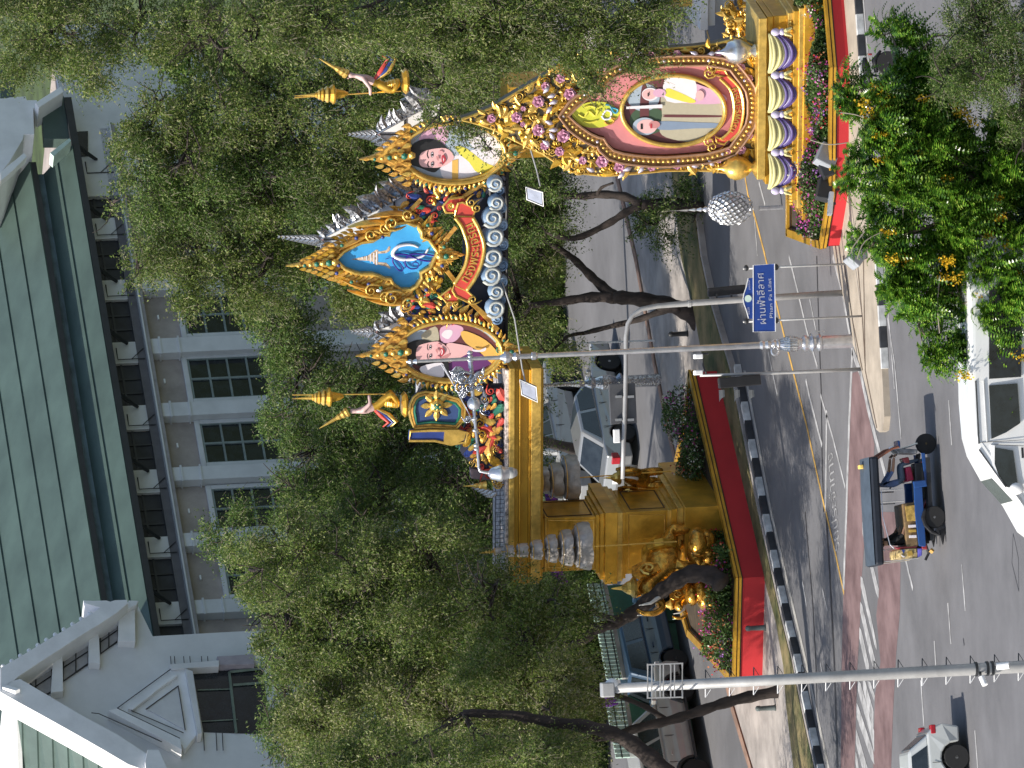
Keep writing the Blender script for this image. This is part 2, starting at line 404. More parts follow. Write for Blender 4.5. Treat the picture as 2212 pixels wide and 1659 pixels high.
line(z2([(1510,1150),(1530,1270),(1580,1430),(1640,1659)]), .13, 0, '', mb_=mb)
line(z5([(-20,0),(45,270),(100,500),(175,800),(250,1100),(310,1380),(372,1659)]), .13, 0, '', mb_=mb)
line(z6([(375,0),(430,240),(492,530)]), .13, 0, '', mb_=mb)
structure(mb, 'yellow_line', YLINE)
# dark tar seams
mb = MB()
line(z5([(315,0),(330,500),(345,900),(350,1300),(360,1659)]), .12, 0, '', z=0.006, mb_=mb)
line(z6([(375,0),(400,400),(430,1000),(450,1659)]), .2, 0, '', z=0.006, mb_=mb); line(z6([(240,0),(290,600),(310,1000),(320,1400)]), .1, 0, '', z=0.006, mb_=mb)
line(z6([(1265,820),(1271,865)]), .08, 0, '', z=0.006, mb_=mb); line(z6([(1580,330),(1625,515),(1622,300),(1600,190),(1588,140),(1580,330)]), .025, 0, '', z=0.006, mb_=mb)
structure(mb, 'road_seams', mat('tar', (0.025, 0.025, 0.03), 0.6))
# road lettering
v, f = text_geo('รถประจำทาง', 1.0, 0.0)
mbx = [p.x for p in v]; mby = [p.y for p in v]; x0, x1 = min(mbx), max(mbx); y0, y1 = min(mby), max(mby)
A0 = G(1800, 1196); A1 = G(1785, 985)
ex = (A1-A0); ey = Vector((-ex.y, ex.x, 0)).normalized()*0.95
out = [A0 + ex*((p.x-x0)/(x1-x0)) - ey*(1-(p.y-y0)/(y1-y0)) + Vector((0,0,.009)) for p in v]
mb = MB(); mb.add(out, f); structure(mb, 'bus_lane_lettering', mat('worn_paint', (.25,.25,.255), .85, var=.4, scale=3))
# manhole, small litter
mb = MB(); mb.lathe([(.32, 0), (.32, .006)], G(1905, 1160), 14); structure(mb, 'manhole_cover', mat('iron', (.05,.05,.055), .6))
# far bank: lawn beyond the far road and a strip of paving
mb = MB(); mb.slab([Vector((-60, 372, .05)), Vector((80, 372, .05)), Vector((80, 600, .05)), Vector((-60, 600, .05))], .05); structure(mb, 'lawn', mat('lawn_green', (.045,.07,.02), .95, var=.4, scale=.5))
# ------------------------------------------------------------------ ornament prototypes
def proto_leaf(lean=0.35, w=0.3, bulge=0.14, n=6):
    mb = MB(); v = []; f = []
    for i in range(n+1):
        t = i/n; wd = w*math.sin(math.pi*min(1, t*0.92+0.08))**0.8*(1-t*0.35); cx = lean*t*t*t; cy = t
        if i == n: wd = 0.01
        v += [(cx-wd, cy, 0), (cx, cy, bulge*(1-t*0.7)), (cx+wd, cy, 0)]
    for i in range(n):
        a = i*3; f += [(a, a+1, a+4, a+3), (a+1, a+2, a+5, a+4)]
    v2 = [(x, y, -0.1) for x, y, z in v]; k = len(v)
    for i in range(n):
        a = i*3; f += [(a, a+3, k+a+3, k+a), (a+2, k+a+2, k+a+5, a+5)]
    return mb.add(v + v2, f)
def proto_curl(turns=1.4, n=11, r0=0.5, th=0.13):
    mb = MB(); pts = []; rs = []
    for i in range(n+1):
        t = i/n; a = t*turns*2*math.pi; r = r0*(1-t*0.82)
        pts.append((math.cos(a)*r, math.sin(a)*r+0.0, 0.05+0.10*t)); rs.append(th*(1-t*0.35))
    pts = [(0.55, -0.75, 0), (0.56, -0.35, 0.03)] + pts; rs = [0.03, th*0.8] + rs
    return mb.tube(pts, rs, 3)
def proto_gem(n=6):
    mb = MB(); return mb.lathe([(0.5, 0), (0.42, 0.2), (0.12, 0.34)], (0,0,0), n)
def proto_rose():
    mb = MB()
    for k, (R, hh, n) in enumerate([(0.5, 0.12, 6), (0.33, 0.24, 5)]):
        for i in range(n):
            a = 2*math.pi*i/n + k*0.5; c, s_ = math.cos(a), math.sin(a); q = Vector((c*R, s_*R, hh)); T = Vector((-s_, c, 0))*R*0.62
            mb.add([(c*.06, s_*.06, 0.04), q*0.62-T+Vector((0,0,hh*.3)), q+Vector((0,0,-.04)), q*0.62+T+Vector((0,0,hh*.3))], [(0,1,2), (0,2,3)])
    mb.ball((0,0,0.16), 0.15, 6, 4); return mb
def proto_bud():
    mb = MB(); return mb.lathe([(0.02, -.5), (0.26, -.2), (0.3, 0.05), (0.14, 0.4), (0.02, 0.62)], (0,0,0), 7, (Vector((1,0,0)), Vector((0,0,1)), Vector((0,1,0))))
ROSE = mat('rose_pink', (0.36, 0.07, 0.20), 0.3, var=0.35, scale=8, col2=(0.78, 0.40, 0.56)); BUDM = mat('silver_bud', (0.6, 0.55, 0.66), 0.3, 0.5, var=0.2)
PM = {}
def pm(kind, m_):
    k = (kind, m_.name)
    if k not in PM:
        fn = {'leaf': proto_leaf, 'leafl': lambda: proto_leaf(-0.35), 'leafs': lambda: proto_leaf(0.0, 0.26), 'curl': proto_curl, 'gem': proto_gem, 'rose': proto_rose, 'bud': proto_bud}[kind]
        PM[k] = mesh_of(fn(), kind, m_, smooth=(kind in ('curl', 'bud')))
    return PM[k]
NAMES = {'leaf': 'flame_leaf', 'leafl': 'flame_leaf', 'leafs': 'flame_leaf', 'curl': 'scroll', 'gem': 'inlay', 'rose': 'rose', 'bud': 'bud'}
def put(root, P, kind, m_, a, z, off, ang, size, flip=False, sx=1.0, name=None):
    X = P.t*math.cos(ang) + Vector((0,0,1))*math.sin(ang); Y = -P.t*math.sin(ang) + Vector((0,0,1))*math.cos(ang)
    Q = Matrix((X*size*sx*(-1 if flip else 1), Y*size, P.n*size)).transposed().to_4x4(); Q.translation = P.w(a, off, z)
    return piece(pm(kind, m_), name or NAMES[kind], root, Q)
STUFF = {}
def put_stuff(key, P, kind, m_, a, z, off, ang, size, flip=False, sx=1.0):
    """the smallest pieces past the limit: geometry joined into one part"""
    X = P.t*math.cos(ang) + Vector((0,0,1))*math.sin(ang); Y = -P.t*math.sin(ang) + Vector((0,0,1))*math.cos(ang)
    Q = Matrix((X*size*sx*(-1 if flip else 1), Y*size, P.n*size)).transposed().to_4x4(); Q.translation = P.w(a, off, z)
    me = pm(kind, m_); mb = STUFF.setdefault((key, m_.name), MB())
    mb.add([Q @ v.co for v in me.vertices], [tuple(p.vertices) for p in me.polygons])
def flush_stuff(key, root, name):
    for (k, mn) in [q for q in STUFF if q[0] == key]:
        part(STUFF.pop((k, mn)), name, MT[mn], root, kind='stuff')
def inside(poly, a, z):
    c = False; n = len(poly); j = n-1
    for i in range(n):
        xi, yi = poly[i]; xj, yj = poly[j]
        if (yi > z) != (yj > z) and a < (xj-xi)*(z-yi)/(yj-yi)+xi: c = not c
        j = i
    return c
def dist_poly(poly, a, z):
    best = 9e9; p = Vector((a, z))
    for i in range(len(poly)):
        q0 = Vector(poly[i]); q1 = Vector(poly[(i+1) % len(poly)]); d = q1-q0
        t = max(0, min(1, (p-q0).dot(d)/max(d.length_squared, 1e-9))); best = min(best, (q0+d*t-p).length)
    return best
def flats(root, P, layers, off, name='print', step=0.003, fan=False):
    """flat print: coloured shapes lying on one another; layers = [(px points, material)] """
    mats_ = []; vs_ = []; fs = []; mi = []
    for k, (px, m_) in enumerate(layers):
        q = [P.at(x, y, off) for x, y in px]; q = smooth_path(q, 3) if 5 <= len(q) < 20 else q; o = len(vs_)
        vs_ += [P.w(a, off+k*step, z)-ORG[root.name] for a, z in q]; fs.append(tuple(range(o, o+len(q))))
        if m_ not in mats_: mats_.append(m_)
        mi.append(mats_.index(m_))
    me = bpy.data.meshes.new(name); me.from_pydata(vs_, [], fs); 
    for m_ in mats_: me.materials.append(m_)
    me.polygons.foreach_set('material_index', mi); me.update()
    o = bpy.data.objects.new(name, me); link(o, root); return o
def ell(cx, cy, rx, ry, n=36, rot=0.0, a0=0, a1=360):
    """ellipse in pixels: rx along x, ry along y"""
    out = []
    m_ = n if a1-a0 >= 360 else n
    for i in range(n):
        t = rad(a0+(a1-a0)*i/(n if a1-a0 >= 360 else n-1)); X, Y = math.cos(t)*rx, math.sin(t)*ry
        out.append((cx+X*math.cos(rot)-Y*math.sin(rot), cy+X*math.sin(rot)+Y*math.cos(rot)))
    return out
def ring_line(root, P, path, off, r, m_, name, closed=True, n=8, squash=None, smooth=True):
    mb = MB(); mb.tube([P.w(a, off, z) for a, z in path], r, n, closed=closed)
    return part(mb, name, m_, root, smooth=smooth)
def wall_band(P, outer, inner, o0, o1):
    """flat ring between two outlines of the same length"""
    mb = MB(); n = len(outer)
    v = [P.w(a, o0, z) for a, z in outer] + [P.w(a, o1, z) for a, z in outer] + [P.w(a, o1, z) for a, z in inner] + [P.w(a, o0, z) for a, z in inner]
    f = []
    for i in range(n):
        j = (i+1) % n
        f += [(i, n+i, n+j, j), (n+i, 2*n+i, 2*n+j, n+j), (2*n+i, 3*n+i, 3*n+j, 2*n+j)]
    return mb.add(v, f)
# ------------------------------------------------------------------ red planters
def planter(corners, h, label, vis):
    """corners: ground Vectors in order; vis: indices of the sides in view"""
    c0 = sum(corners, Vector())/len(corners); root = thing('flower_planter', label, 'planter', (c0.x, c0.y, 0))
    n = len(corners)
    for i in range(n):
        a, b = corners[i], corners[(i+1) % n]; d = (b-a); L = d.length; d.normalize(); nr = Vector((d.y, -d.x, 0))
        if nr.dot(a-c0) < 0: nr = -nr
        up = Vector((0,0,1)); mid = (a+b)/2
        mb = MB(); mb.box(mid - nr*0.06 + up*(h-0.2)/2, (L-0.004, 0.1, h-0.2), (d, nr, up)); part(mb, 'wall_panel', REDW, root)
        for k, (z0, z1, m_, o) in enumerate([(h-0.2, h-0.16, STRIPE, 0.0), (h-0.16, h-0.095, GOLDF, 0.035), (h-0.095, h-0.065, STRIPE, 0.01), (h-0.065, h, GOLDF, 0.045)]):
            mb = MB(); mb.box(mid + nr*(o-0.09) + up*(z0+z1)/2, (L+o*1.2, 0.2, z1-z0-0.002), (d, nr, up)); part(mb, 'rim', m_, root)
    mb = MB(); mb.slab([v + Vector((0,0,h-0.12)) + (c0-v).normalized()*0.12 for v in corners], 0.3)
    part(mb, 'soil', mat('soil', (0.05, 0.035, 0.02), 0.95, var=0.3, scale=4), root)
    return root, c0
C0 = G(1562, 800); C1 = G(1665, 1245); C2 = G(1659, 1472)
C3 = C2 + Vector((1.2, 6.5, 0)); C4 = C3 + Vector((2.5, 3.5, 0)); C5 = C0 + Vector((-1.6, 1.6, 0))
PL1, PL1c = planter([C0, C1, C2, C3, C4, C5], 0.93, 'long red walled flower planter with gold rim round the golden elephant pier', None)
D0 = G(1826, -130); D1 = G(1849, 143); D2 = G(1846, 415); D3 = G(1827, 531)
D4 = D3 + Vector((0.4, 4.5, 0)); D5 = D0 + Vector((0, 4.5, 0))
PL2, PL2c = planter([D0, D1, D2, D3, D4, D5], 0.66, 'red walled flower planter with gold rim in front of the tall jewelled portrait shrine', None)
# third planter, far right (red wall behind the shrine's right end)
e0 = G(1742, 60); e1 = G(1752, -80)
PL3, PL3c = planter([e0, e1, e1+Vector((0,3,0)), e0+Vector((0.5,3,0))], 0.75, 'short red planter wall with gold rim at the right edge beside the golden foliage urn', None)

# ------------------------------------------------------------------ the arch: pier, beam, ornaments
ANG = -rad(17.5)
PA = Plane(G(1665, 1180) + Vector((0, 3.2, 0)), ANG)
arch = thing('ceremonial_arch', 'golden ceremonial arch with blue emblem and two oval portrait frames in flame carving', 'arch', (PA.p(1500, 1170).x, PA.p(1500, 1170).y, 0))
def zz(x, y=1180): return PA.at(x, y)[1]
def block(x0, x1, yl, yr, back, name, m_, o1=0.0, ch=0.0, bev=0.01):
    """block on the arch plane: rows x0..x1 (top..bottom px), from yl (left) to yr (right corner)"""
    aL, _ = PA.at((x0+x1)/2, yl, o1); aR, _ = PA.at((x0+x1)/2, yr, o1)
    zt = zz(x0, (yl+yr)/2); zb = zz(x1, (yl+yr)/2)
    mb = MB(); mb.pbox(PA, aL, aR, -back, o1, zb, zt); part(mb, name, m_, arch, bevel=bev)
    return aL, aR, zb, zt
# shaft, capitals, dado
block(1170, 1294, 1233, 1118, 1.5, 'pier_shaft', GOLDF)
block(1176, 1180, 1236, 1116, 1.55, 'moulding', GOLDB, 0.05)
block(1286, 1294, 1238, 1113, 1.62, 'moulding', GOLD, 0.07)
block(1294, 1303, 1252, 1110, 1.9, 'moulding', GOLDF, 0.16)
block(1303, 1330, 1262, 1108, 2.3, 'pier_cornice', GOLDF, 0.28)
block(1330, 1342, 1256, 1108, 2.1, 'moulding', GOLDB, 0.2)
block(1342, 1350, 1250, 1108, 2.0, 'moulding', GOLDF, 0.12)
block(1350, 1446, 1238, 1104, 1.8, 'pier_dado', GOLDF, 0.1)
block(1440, 1447, 1243, 1102, 1.95, 'moulding', GOLDB, 0.16)
block(1446, 1458, 1250, 1100, 2.2, 'moulding', GOLDF, 0.24)
block(1458, 1470, 1262, 1097, 2.6, 'moulding', GOLDB, 0.36)
block(1470, 1640, 1290, 1093, 3.3, 'pier_plinth', GOLDF, 0.62)
# panels on front and side faces
def panel(x0, x1, yl, yr, off, side=None):
    q = [PA.at(x0, yl, off), PA.at(x0, yr, off), PA.at(x1, yr, off), PA.at(x1, yl, off)]
    mb = MB(); mb.tube([PA.w(a, off, z) for a, z in q], 0.022, 4, closed=True); part(mb, 'panel_frame', GOLDB, arch)
panel(1184, 1282, 1226, 1124, 0.0); panel(1358, 1436, 1230, 1112, 0.1)
aR = PA.at(1230, 1118)[0]; aD = PA.at(1400, 1104, 0.1)[0]
for (a_, o0, o1, zt, zb) in ((aR, -1.35, -0.15, zz(1184), zz(1280)), (aD, -1.6, -0.1, zz(1362), zz(1436))):
    mb = MB(); mb.tube([PA.w(a_, o0, zt), PA.w(a_, o1, zt), PA.w(a_, o1, zb), PA.w(a_, o0, zb)], 0.022, 4, closed=True); part(mb, 'panel_frame', STRIPE, arch)
# the beam: stacked bands
def beam(x0, x1, yl, yr, off, m_, name='beam_band', back=1.6):
    a0, _ = PA.at(x0, yl, off); a1, _ = PA.at(x0, yr, off)
    zt = PA.at(x0, 1100)[1]; zb = PA.at(x1, 1100)[1]
    mb = MB(); mb.pbox(PA, a0, a1, -back, off, zb, zt); part(mb, name, m_, arch, bevel=0.012)
GOLDP = mat('gold_beam', (0.52, 0.30, 0.03), 0.4, 0.3, var=0.12, scale=1.4, bump=0.1, bscale=5)
beam(1087, 1094, 1266, 800, 0.30, mat('silver_strip', (0.55, 0.5, 0.5), 0.5, 0.2, var=0.5, scale=10))
beam(1094, 1105, 1272, 797, 0.42, GOLDB)
beam(1105, 1116, 1268, 797, 0.30, GOLDP); beam(1116, 1119, 1266, 798, 0.35, GOLDF)
beam(1119, 1138, 1264, 799, 0.18, GOLDP); beam(1138, 1142, 1262, 799, 0.24, GOLDF)
beam(1142, 1163, 1262, 796, 0.36, GOLDB); beam(1163, 1170, 1252, 798, 0.2, GOLDP)
# dark steel truss carrying the middle of the arch behind the clouds
mb = MB(); a0 = PA.at(1100, 800)[0]; a1 = PA.at(1100, 262)[0]; zt = PA.at(1062, 900)[1]; zb = PA.at(1098, 900)[1]
for zq in (zt, zb): 
    for oq in (-0.9, -0.35): mb.tube([PA.w(a0-1.5, oq, zq), PA.w(a1, oq, zq)], 0.045, 6)
k = int((a1-a0)/0.6)
for i in range(k):
    q0 = a0+(a1-a0)*i/k; q1 = a0+(a1-a0)*(i+1)/k
    mb.tube([PA.w(q0, -0.35, zb), PA.w(q1, -0.35, zt)], 0.025, 5); mb.tube([PA.w(q1, -0.35, zb), PA.w(q1, -0.35, zt)], 0.025, 5)
part(mb, 'steel_truss', DARK, arch)
mb = MB(); mb.pbox(PA, a0, a1, -0.8, -0.42, zb-0.05, PA.at(1010, 560)[1]); part(mb, 'backing_board', DARKB, arch)
mb = MB(); q = PA.path([(985, 830), (1085, 1060), (1085, 830)], -0.2)
mb.prism(PA, q, -0.3, -0.15); part(mb, 'backing_board', DARKB, arch)
# second pier at the right end, behind the shrine
mb = MB(); mb.pbox(PA, a1-1.0, a1+0.9, -1.4, 0.0, 0, zb); part(mb, 'pier_shaft', GOLDF, arch)

def flame_border(root, P, path_px, off, step, size, mats_, lean=0.5, closed=True, skip=None, rows=1, key=None, gems=True):
    pts = P.path(path_px, off); rs = resample(pts, step, closed)
    cx = sum(p[0] for p in pts)/len(pts); cz = sum(p[1] for p in pts)/len(pts)
    for i, (p, d) in enumerate(rs):
        nrm = Vector((d.y, -d.x))
        if nrm.dot(p-Vector((cx, cz))) < 0: nrm = -nrm
        ang = math.atan2(nrm.y, nrm.x) - math.pi/2 + random.uniform(-.12, .12)
        right = p.x > cx
        ang += (lean if right else -lean)*0.55
        k = 'leaf' if right else 'leafl'
        put(root, P, k if not right else 'leafl', mats_[i % len(mats_)], p.x, p.y, off+random.uniform(0, .05), ang, size*random.uniform(.85, 1.12), sx=0.95)
        if gems and i % 2 == 0:
            q = p + nrm*size*0.34
            put(root, P, 'gem', GREEN if i % 6 else NAVY, q.x, q.y, off+0.10*size+.03, ang, size*0.44)
def crest(root, P, base_l, base_r, tip, off, rows, mats_):
    """tapering crown of leaves from a base line to a pointed tip, all in px"""
    L = Vector(P.at(*base_l, off)); R = Vector(P.at(*base_r, off)); T = Vector(P.at(*tip, off))
    mid = (L+R)/2; ax = (T-mid); H_ = ax.length; ax.normalize(); sd = (R-L)/2
    mb = MB(); path = [tuple(L), tuple(R), tuple(mid+sd*0.30+ax*H_*0.45), tuple(mid+sd*0.07+ax*H_*0.75), tuple(T), tuple(mid-sd*0.07+ax*H_*0.75), tuple(mid-sd*0.30+ax*H_*0.45)]
    mb.prism(P, path, off-0.14, off); part(mb, 'crest_core', GOLDO, root, bevel=0.03)
    for r in range(rows):
        t = r/rows; wd = (1-t)**1.5; n = max(1, int(round(7*wd)))
        for i in range(n):
            u = 0 if n == 1 else -1+2*i/(n-1); p = mid + ax*(H_*t*0.93) + sd*(u*wd*0.95)
            ang = math.atan2(ax.y, ax.x)-math.pi/2 - u*0.45
            s_ = H_/rows*1.3*(1-0.25*t)
            put(root, P, 'leafs' if abs(u) < .2 else ('leafl' if u > 0 else 'leaf'), mats_[(r+i) % len(mats_)], p.x, p.y, off+0.02+0.03*(rows-r)/rows, ang, s_, sx=1.1)
        if r < rows-1: put(root, P, 'gem', GREEN if r % 2 else GOLDB, (mid+ax*(H_*t)).x, (mid+ax*(H_*t)).y, off+0.12, 0, 0.16*(1-t)+.05)
    mb = MB(); tp = T; b0 = mid+ax*H_*0.7
    mb.tube([P.w(b0.x, off, b0.y), P.w(tp.x, off, tp.y)], [0.06, 0.008], 6); part(mb, 'crest_tip', GOLDB, root)

# ---- portrait frames
def pc(c, n, **k): return mat('print_'+n, c, 0.5, var=0.03, **k)
P_SKIN = pc((0.72, 0.42, 0.42), 'skin'); P_HAIR = pc((0.012, 0.012, 0.014), 'hair'); P_LIP = pc((0.42, 0.03, 0.05), 'lips'); P_PURP = pc((0.12, 0.03, 0.14), 'purple')
P_YEL = pc((0.70, 0.42, 0.10), 'sash'); P_BROWN = pc((0.12, 0.035, 0.04), 'brown'); P_GREYB = pc((0.35, 0.42, 0.5), 'pale_blue'); P_WHITE = pc((0.72, 0.68, 0.72), 'white'); P_PINK = pc((0.62, 0.36, 0.5), 'pink')
P_CHEEK = pc((0.70, 0.33, 0.34), 'cheek'); P_TEETH = pc((.8,.7,.7), 'teeth'); P_SHADE = pc((0.50, 0.22, 0.22), 'skin_shade'); P_LEM = pc((0.68, 0.62, 0.08), 'lemon'); P_BEIGE = pc((0.42, 0.38, 0.28), 'beige', scale=12); P_GREEN = pc((.05,.09,.05), 'leafy')
def portrait_frame(cx, cy, rx, ry, tip, foot, layers, crest_l, crest_r):
    e = ell(cx, cy, rx, ry, 48)
    eo = PA.path(e, 0.3); ei = PA.path(ell(cx, cy, rx-9, ry-8, 48), 0.3)
    part(wall_band(PA, eo, ei, -0.1, 0.2), 'oval_moulding', GOLDB, arch, bevel=0.03)
    ring_line(arch, PA, PA.path(ell(cx, cy, rx-3, ry-3, 48), 0.2), 0.21, 0.05, GOLDB, 'oval_bead')
    mb = MB(); mb.prism(PA, PA.path(ell(cx, cy, rx-4, ry-4, 48), 0.0), -0.12, 0.06); part(mb, 'portrait_board', P_GREYB, arch)
    flats(arch, PA, layers, 0.066, 'portrait_print')
    mb = MB(); mb.prism(PA, PA.path(ell(cx, cy, rx+10, ry+10, 40), 0.0), -0.16, -0.02); part(mb, 'frame_board', GOLDO, arch)
    # cut-free: the board sits behind the print
    flame_border(arch, PA, ell(cx, cy, rx+2, ry+2, 60), 0.2, 0.125, 0.20, [GOLDO, GOLDB, GOLDO, GOLD], gems=True)
    crest(arch, PA, crest_l, crest_r, tip, 0.26, 7, [GOLDO, GOLDB, GOLDO])
    crest(arch, PA, (cx+rx+4, cy-14), (cx+rx+2, cy+14), foot, 0.24, 3, [GOLDO, GOLDB])
def zL(q): return [(857.3+.1375*a, 636.1+.1375*b) for a, b in q]
def zR(q): return [(553+a/3.0, b/3.0) for a, b in q]
LP = [(zL([(150,600),(400,470),(900,450),(1300,560),(1560,780),(1600,900),(1500,1100),(1250,1290),(700,1290),(300,1180),(90,900)]), P_BROWN),
      (zL([(110,700),(330,560),(600,600),(520,760),(150,1200),(80,960)]), P_GREYB),
      (zL([(380,640),(600,500),(660,640),(640,740),(480,760)]), P_BEIGE),
      (zL([(690,520),(880,470),(1040,520),(1000,640),(900,740),(740,760),(680,680)]), P_PINK),
      (zL([(700,640),(760,560),(860,560),(870,620),(800,700)]), P_WHITE),
      (zL([(820,1060),(1150,870),(1500,1060),(1450,1180),(1150,1290),(850,1290)]), P_PURP),
      (zL([(1000,600),(1110,580),(1400,720),(1590,930),(1560,1080),(1460,1060),(1300,900),(1080,760)]), P_YEL),
      (zL([(780,780),(930,770),(1180,830),(1150,900),(950,1010),(780,1060)]), P_SKIN),
      (zL([(130,880),(160,780),(300,715),(480,720),(620,800),(680,950),(620,1060),(540,1110),(380,1125),(220,1060),(120,960)]), P_HAIR),
      (zL([(300,900),(330,810),(440,765),(640,735),(760,800),(820,880),(810,950),(720,1010),(600,1055),(440,1060),(330,1030),(295,960)]), P_SKIN),
      (zL([(640,1010),(820,920),(825,960),(720,1040),(620,1060)]), P_SHADE),
      (zL([(478,780),(488,775),(480,830),(492,868),(484,872),(470,830)]), P_HAIR), (zL([(478,925),(488,925),(478,965),(490,1005),(482,1008),(468,965)]), P_HAIR),
      (zL(ell(520,825,17,36,14)), P_HAIR), (zL(ell(523,825,11,30,14)), P_WHITE), (zL(ell(522,826,12,13,12)), P_HAIR), (zL(ell(520,965,17,34,14)), P_HAIR), (zL(ell(523,965,11,28,14)), P_WHITE), (zL(ell(522,966,12,13,12)), P_HAIR),
      (zL(ell(650,790,34,26,14)), P_CHEEK), (zL(ell(640,985,34,26,14)), P_CHEEK),
      (zL([(600,860),(625,840),(640,850),(632,920),(620,900)]), P_SHADE),
      (zL([(672,825),(700,828),(738,862),(742,905),(715,950),(680,955),(672,920),(684,888),(674,855)]), P_LIP), (zL([(690,845),(708,858),(716,888),(706,925),(690,935),(698,890)]), P_TEETH),
      (zL([(370,1120),(700,1060),(740,1200),(700,1290),(420,1240)]), P_WHITE), (zL([(730,1040),(800,1040),(820,1290),(740,1290)]), P_HAIR),
      (zL([(1180,850),(1290,860),(1390,820),(1380,870),(1300,890),(1190,880)]), P_WHITE)]
portrait_frame(972.5, 760, 115, 68, (768, 770), (1129, 754), LP, (880, 820), (880, 694))
RP = [(zR([(1000,1060),(990,960),(1080,860),(1230,820),(1400,830),(1560,880),(1600,950),(1560,1060),(1400,1150),(1250,1170),(1100,1130)]), P_GREYB),
      (zR([(1080,860),(1230,820),(1240,900),(1180,980),(1060,960)]), P_PINK),
      (zR([(1220,1040),(1560,930),(1600,960),(1580,1040),(1400,1150),(1230,1170)]), P_WHITE),
      (zR([(1290,950),(1360,960),(1480,1050),(1540,1080),(1440,1120),(1380,1050),(1320,1000)]), P_LEM),
      (zR([(1400,840),(1560,890),(1590,950),(1480,1000),(1380,920)]), P_WHITE),
      (zR([(1270,1040),(1310,1030),(1310,1160),(1270,1170)]), P_YEL),
      (zR([(995,1010),(1010,940),(1090,900),(1180,910),(1240,960),(1260,1010),(1180,1100),(1140,1115),(1060,1085),(1000,1060)]), P_HAIR),
      (zR([(1055,1040),(1070,990),(1140,965),(1230,960),(1278,1000),(1270,1040),(1200,1080),(1120,1085),(1070,1075)]), P_SKIN),
      (zR([(1112,975),(1118,973),(1112,1000),(1120,1022),(1114,1024),(1105,1000)]), P_HAIR), (zR([(1114,1045),(1120,1045),(1114,1062),(1122,1080),(1116,1082),(1107,1062)]), P_HAIR), (zR(ell(1140,1000,9,18,12)), P_HAIR), (zR(ell(1141,1000,6,14,12)), P_WHITE), (zR(ell(1141,1001,6,7,10)), P_HAIR), (zR(ell(1140,1062,9,16,12)), P_HAIR), (zR(ell(1141,1062,6,12,12)), P_WHITE), (zR(ell(1141,1063,6,7,10)), P_HAIR), (zR(ell(1195,985,16,12,12)), P_CHEEK), (zR(ell(1190,1066,15,10,12)), P_CHEEK),
      (zR([(1165,1010),(1185,1010),(1180,1040),(1170,1030)]), P_SHADE),
      (zR([(1200,1010),(1215,1000),(1228,1030),(1215,1058),(1203,1045)]), P_LIP), (zR([(1210,1015),(1217,1030),(1211,1045)]), P_TEETH)]
portrait_frame(981, 331.6, 114, 68, (776, 345), (1139, 322), RP, (888, 396), (888, 270))
# ---- central emblem
def z1(q): return [(580.8+.15*a, 414.8+.15*b) for a, b in q]
def z2b(q): return [(857.3+.2001*a, 359.5+.2001*b) for a, b in q]
field = z1([(1000,985),(1100,890),(1270,800),(1350,762),(1510,742),(1640,662),(1700,650),(1750,655),(1768,600),(1770,560),(1860,490),(1990,475),(2110,525)]) + z2b([(215,655),(258,720),(262,790),(340,815),(430,940),(350,1090),(250,1150),(258,1215),(205,1290),(150,1325)]) + \
        z1([(2050,1400),(1920,1398),(1820,1330),(1775,1245),(1680,1240),(1600,1200),(1500,1172),(1330,1170),(1250,1150),(1120,1100)])
fieldA = PA.path(field, 0.3)
cxa = sum(p[0] for p in fieldA)/len(fieldA); cza = sum(p[1] for p in fieldA)/len(fieldA)
def offset_path(pts, d):
    out = []; n = len(pts)
    area = sum(pts[i][0]*pts[(i+1) % n][1]-pts[(i+1) % n][0]*pts[i][1] for i in range(n))
    sg = 1 if area > 0 else -1
    for i in range(n):
        a = Vector(pts[i-1]); b = Vector(pts[(i+1) % n]); t = (b-a).normalized(); nn = Vector((t.y, -t.x))*sg
        out.append((pts[i][0]+nn.x*d, pts[i][1]+nn.y*d))
    return out
EMB = mat('emblem_blue', (0.045, 0.34, 0.72), 0.5, var=0.05)
EMBD = mat('emblem_rim_blue', (0.02, 0.16, 0.42), 0.5, var=0.05)
mb = MB(); mb.prism(PA, offset_path(fieldA, 0.02), -0.12, 0.10); part(mb, 'emblem_field', EMB, arch)
part(wall_band(PA, offset_path(fieldA, 0.10), fieldA, -0.12, 0.23), 'emblem_moulding', GOLDB, arch, bevel=0.02)
ring_line(arch, PA, offset_path(fieldA, 0.05), 0.24, 0.05, GOLDB, 'emblem_bead')
out_b = offset_path(fieldA, 0.32)
part(wall_band(PA, offset_path(fieldA, 0.24), offset_path(fieldA, 0.08), -0.02, 0.12), 'frame_board', GOLDO, arch)
# flames round the emblem, tall at the shoulders
rs = resample(offset_path(fieldA, 0.12), 0.135, True)
tipA = PA.at(618, 574)
for i, (p, d) in enumerate(rs):
    nrm = Vector((d.y, -d.x)); c = Vector((cxa, cza))
    # outward = away from the inside
    if inside(fieldA, p.x+nrm.x*0.2, p.y+nrm.y*0.2): nrm = -nrm
    up = Vector((0, 1)); g = (nrm*0.8+up*0.75).normalized() if p.y > cza-0.6 else nrm
    side = 1 if p.x > cxa else -1
    for r in range(3):
        q = p + nrm*(-0.02+0.13*r); s_ = (0.27-0.03*r)*random.uniform(.8, 1.2)
        put(arch, PA, 'leafl' if side > 0 else 'leaf', [GOLDO, GOLD, GOLDO, GOLDB][(i+r) % 4], q.x, q.y, 0.20-0.06*r, math.atan2(g.y, g.x)-math.pi/2, s_)
    if i % 3 == 0:
        q = p + nrm*0.15; put(arch, PA, 'gem', GREEN if i % 2 else NAVY, q.x, q.y, 0.38, 0, 0.11)
crest(arch, PA, (722, 600), (722, 528), (617, 575), 0.34, 8, [GOLDO, GOLDB, GOLD])
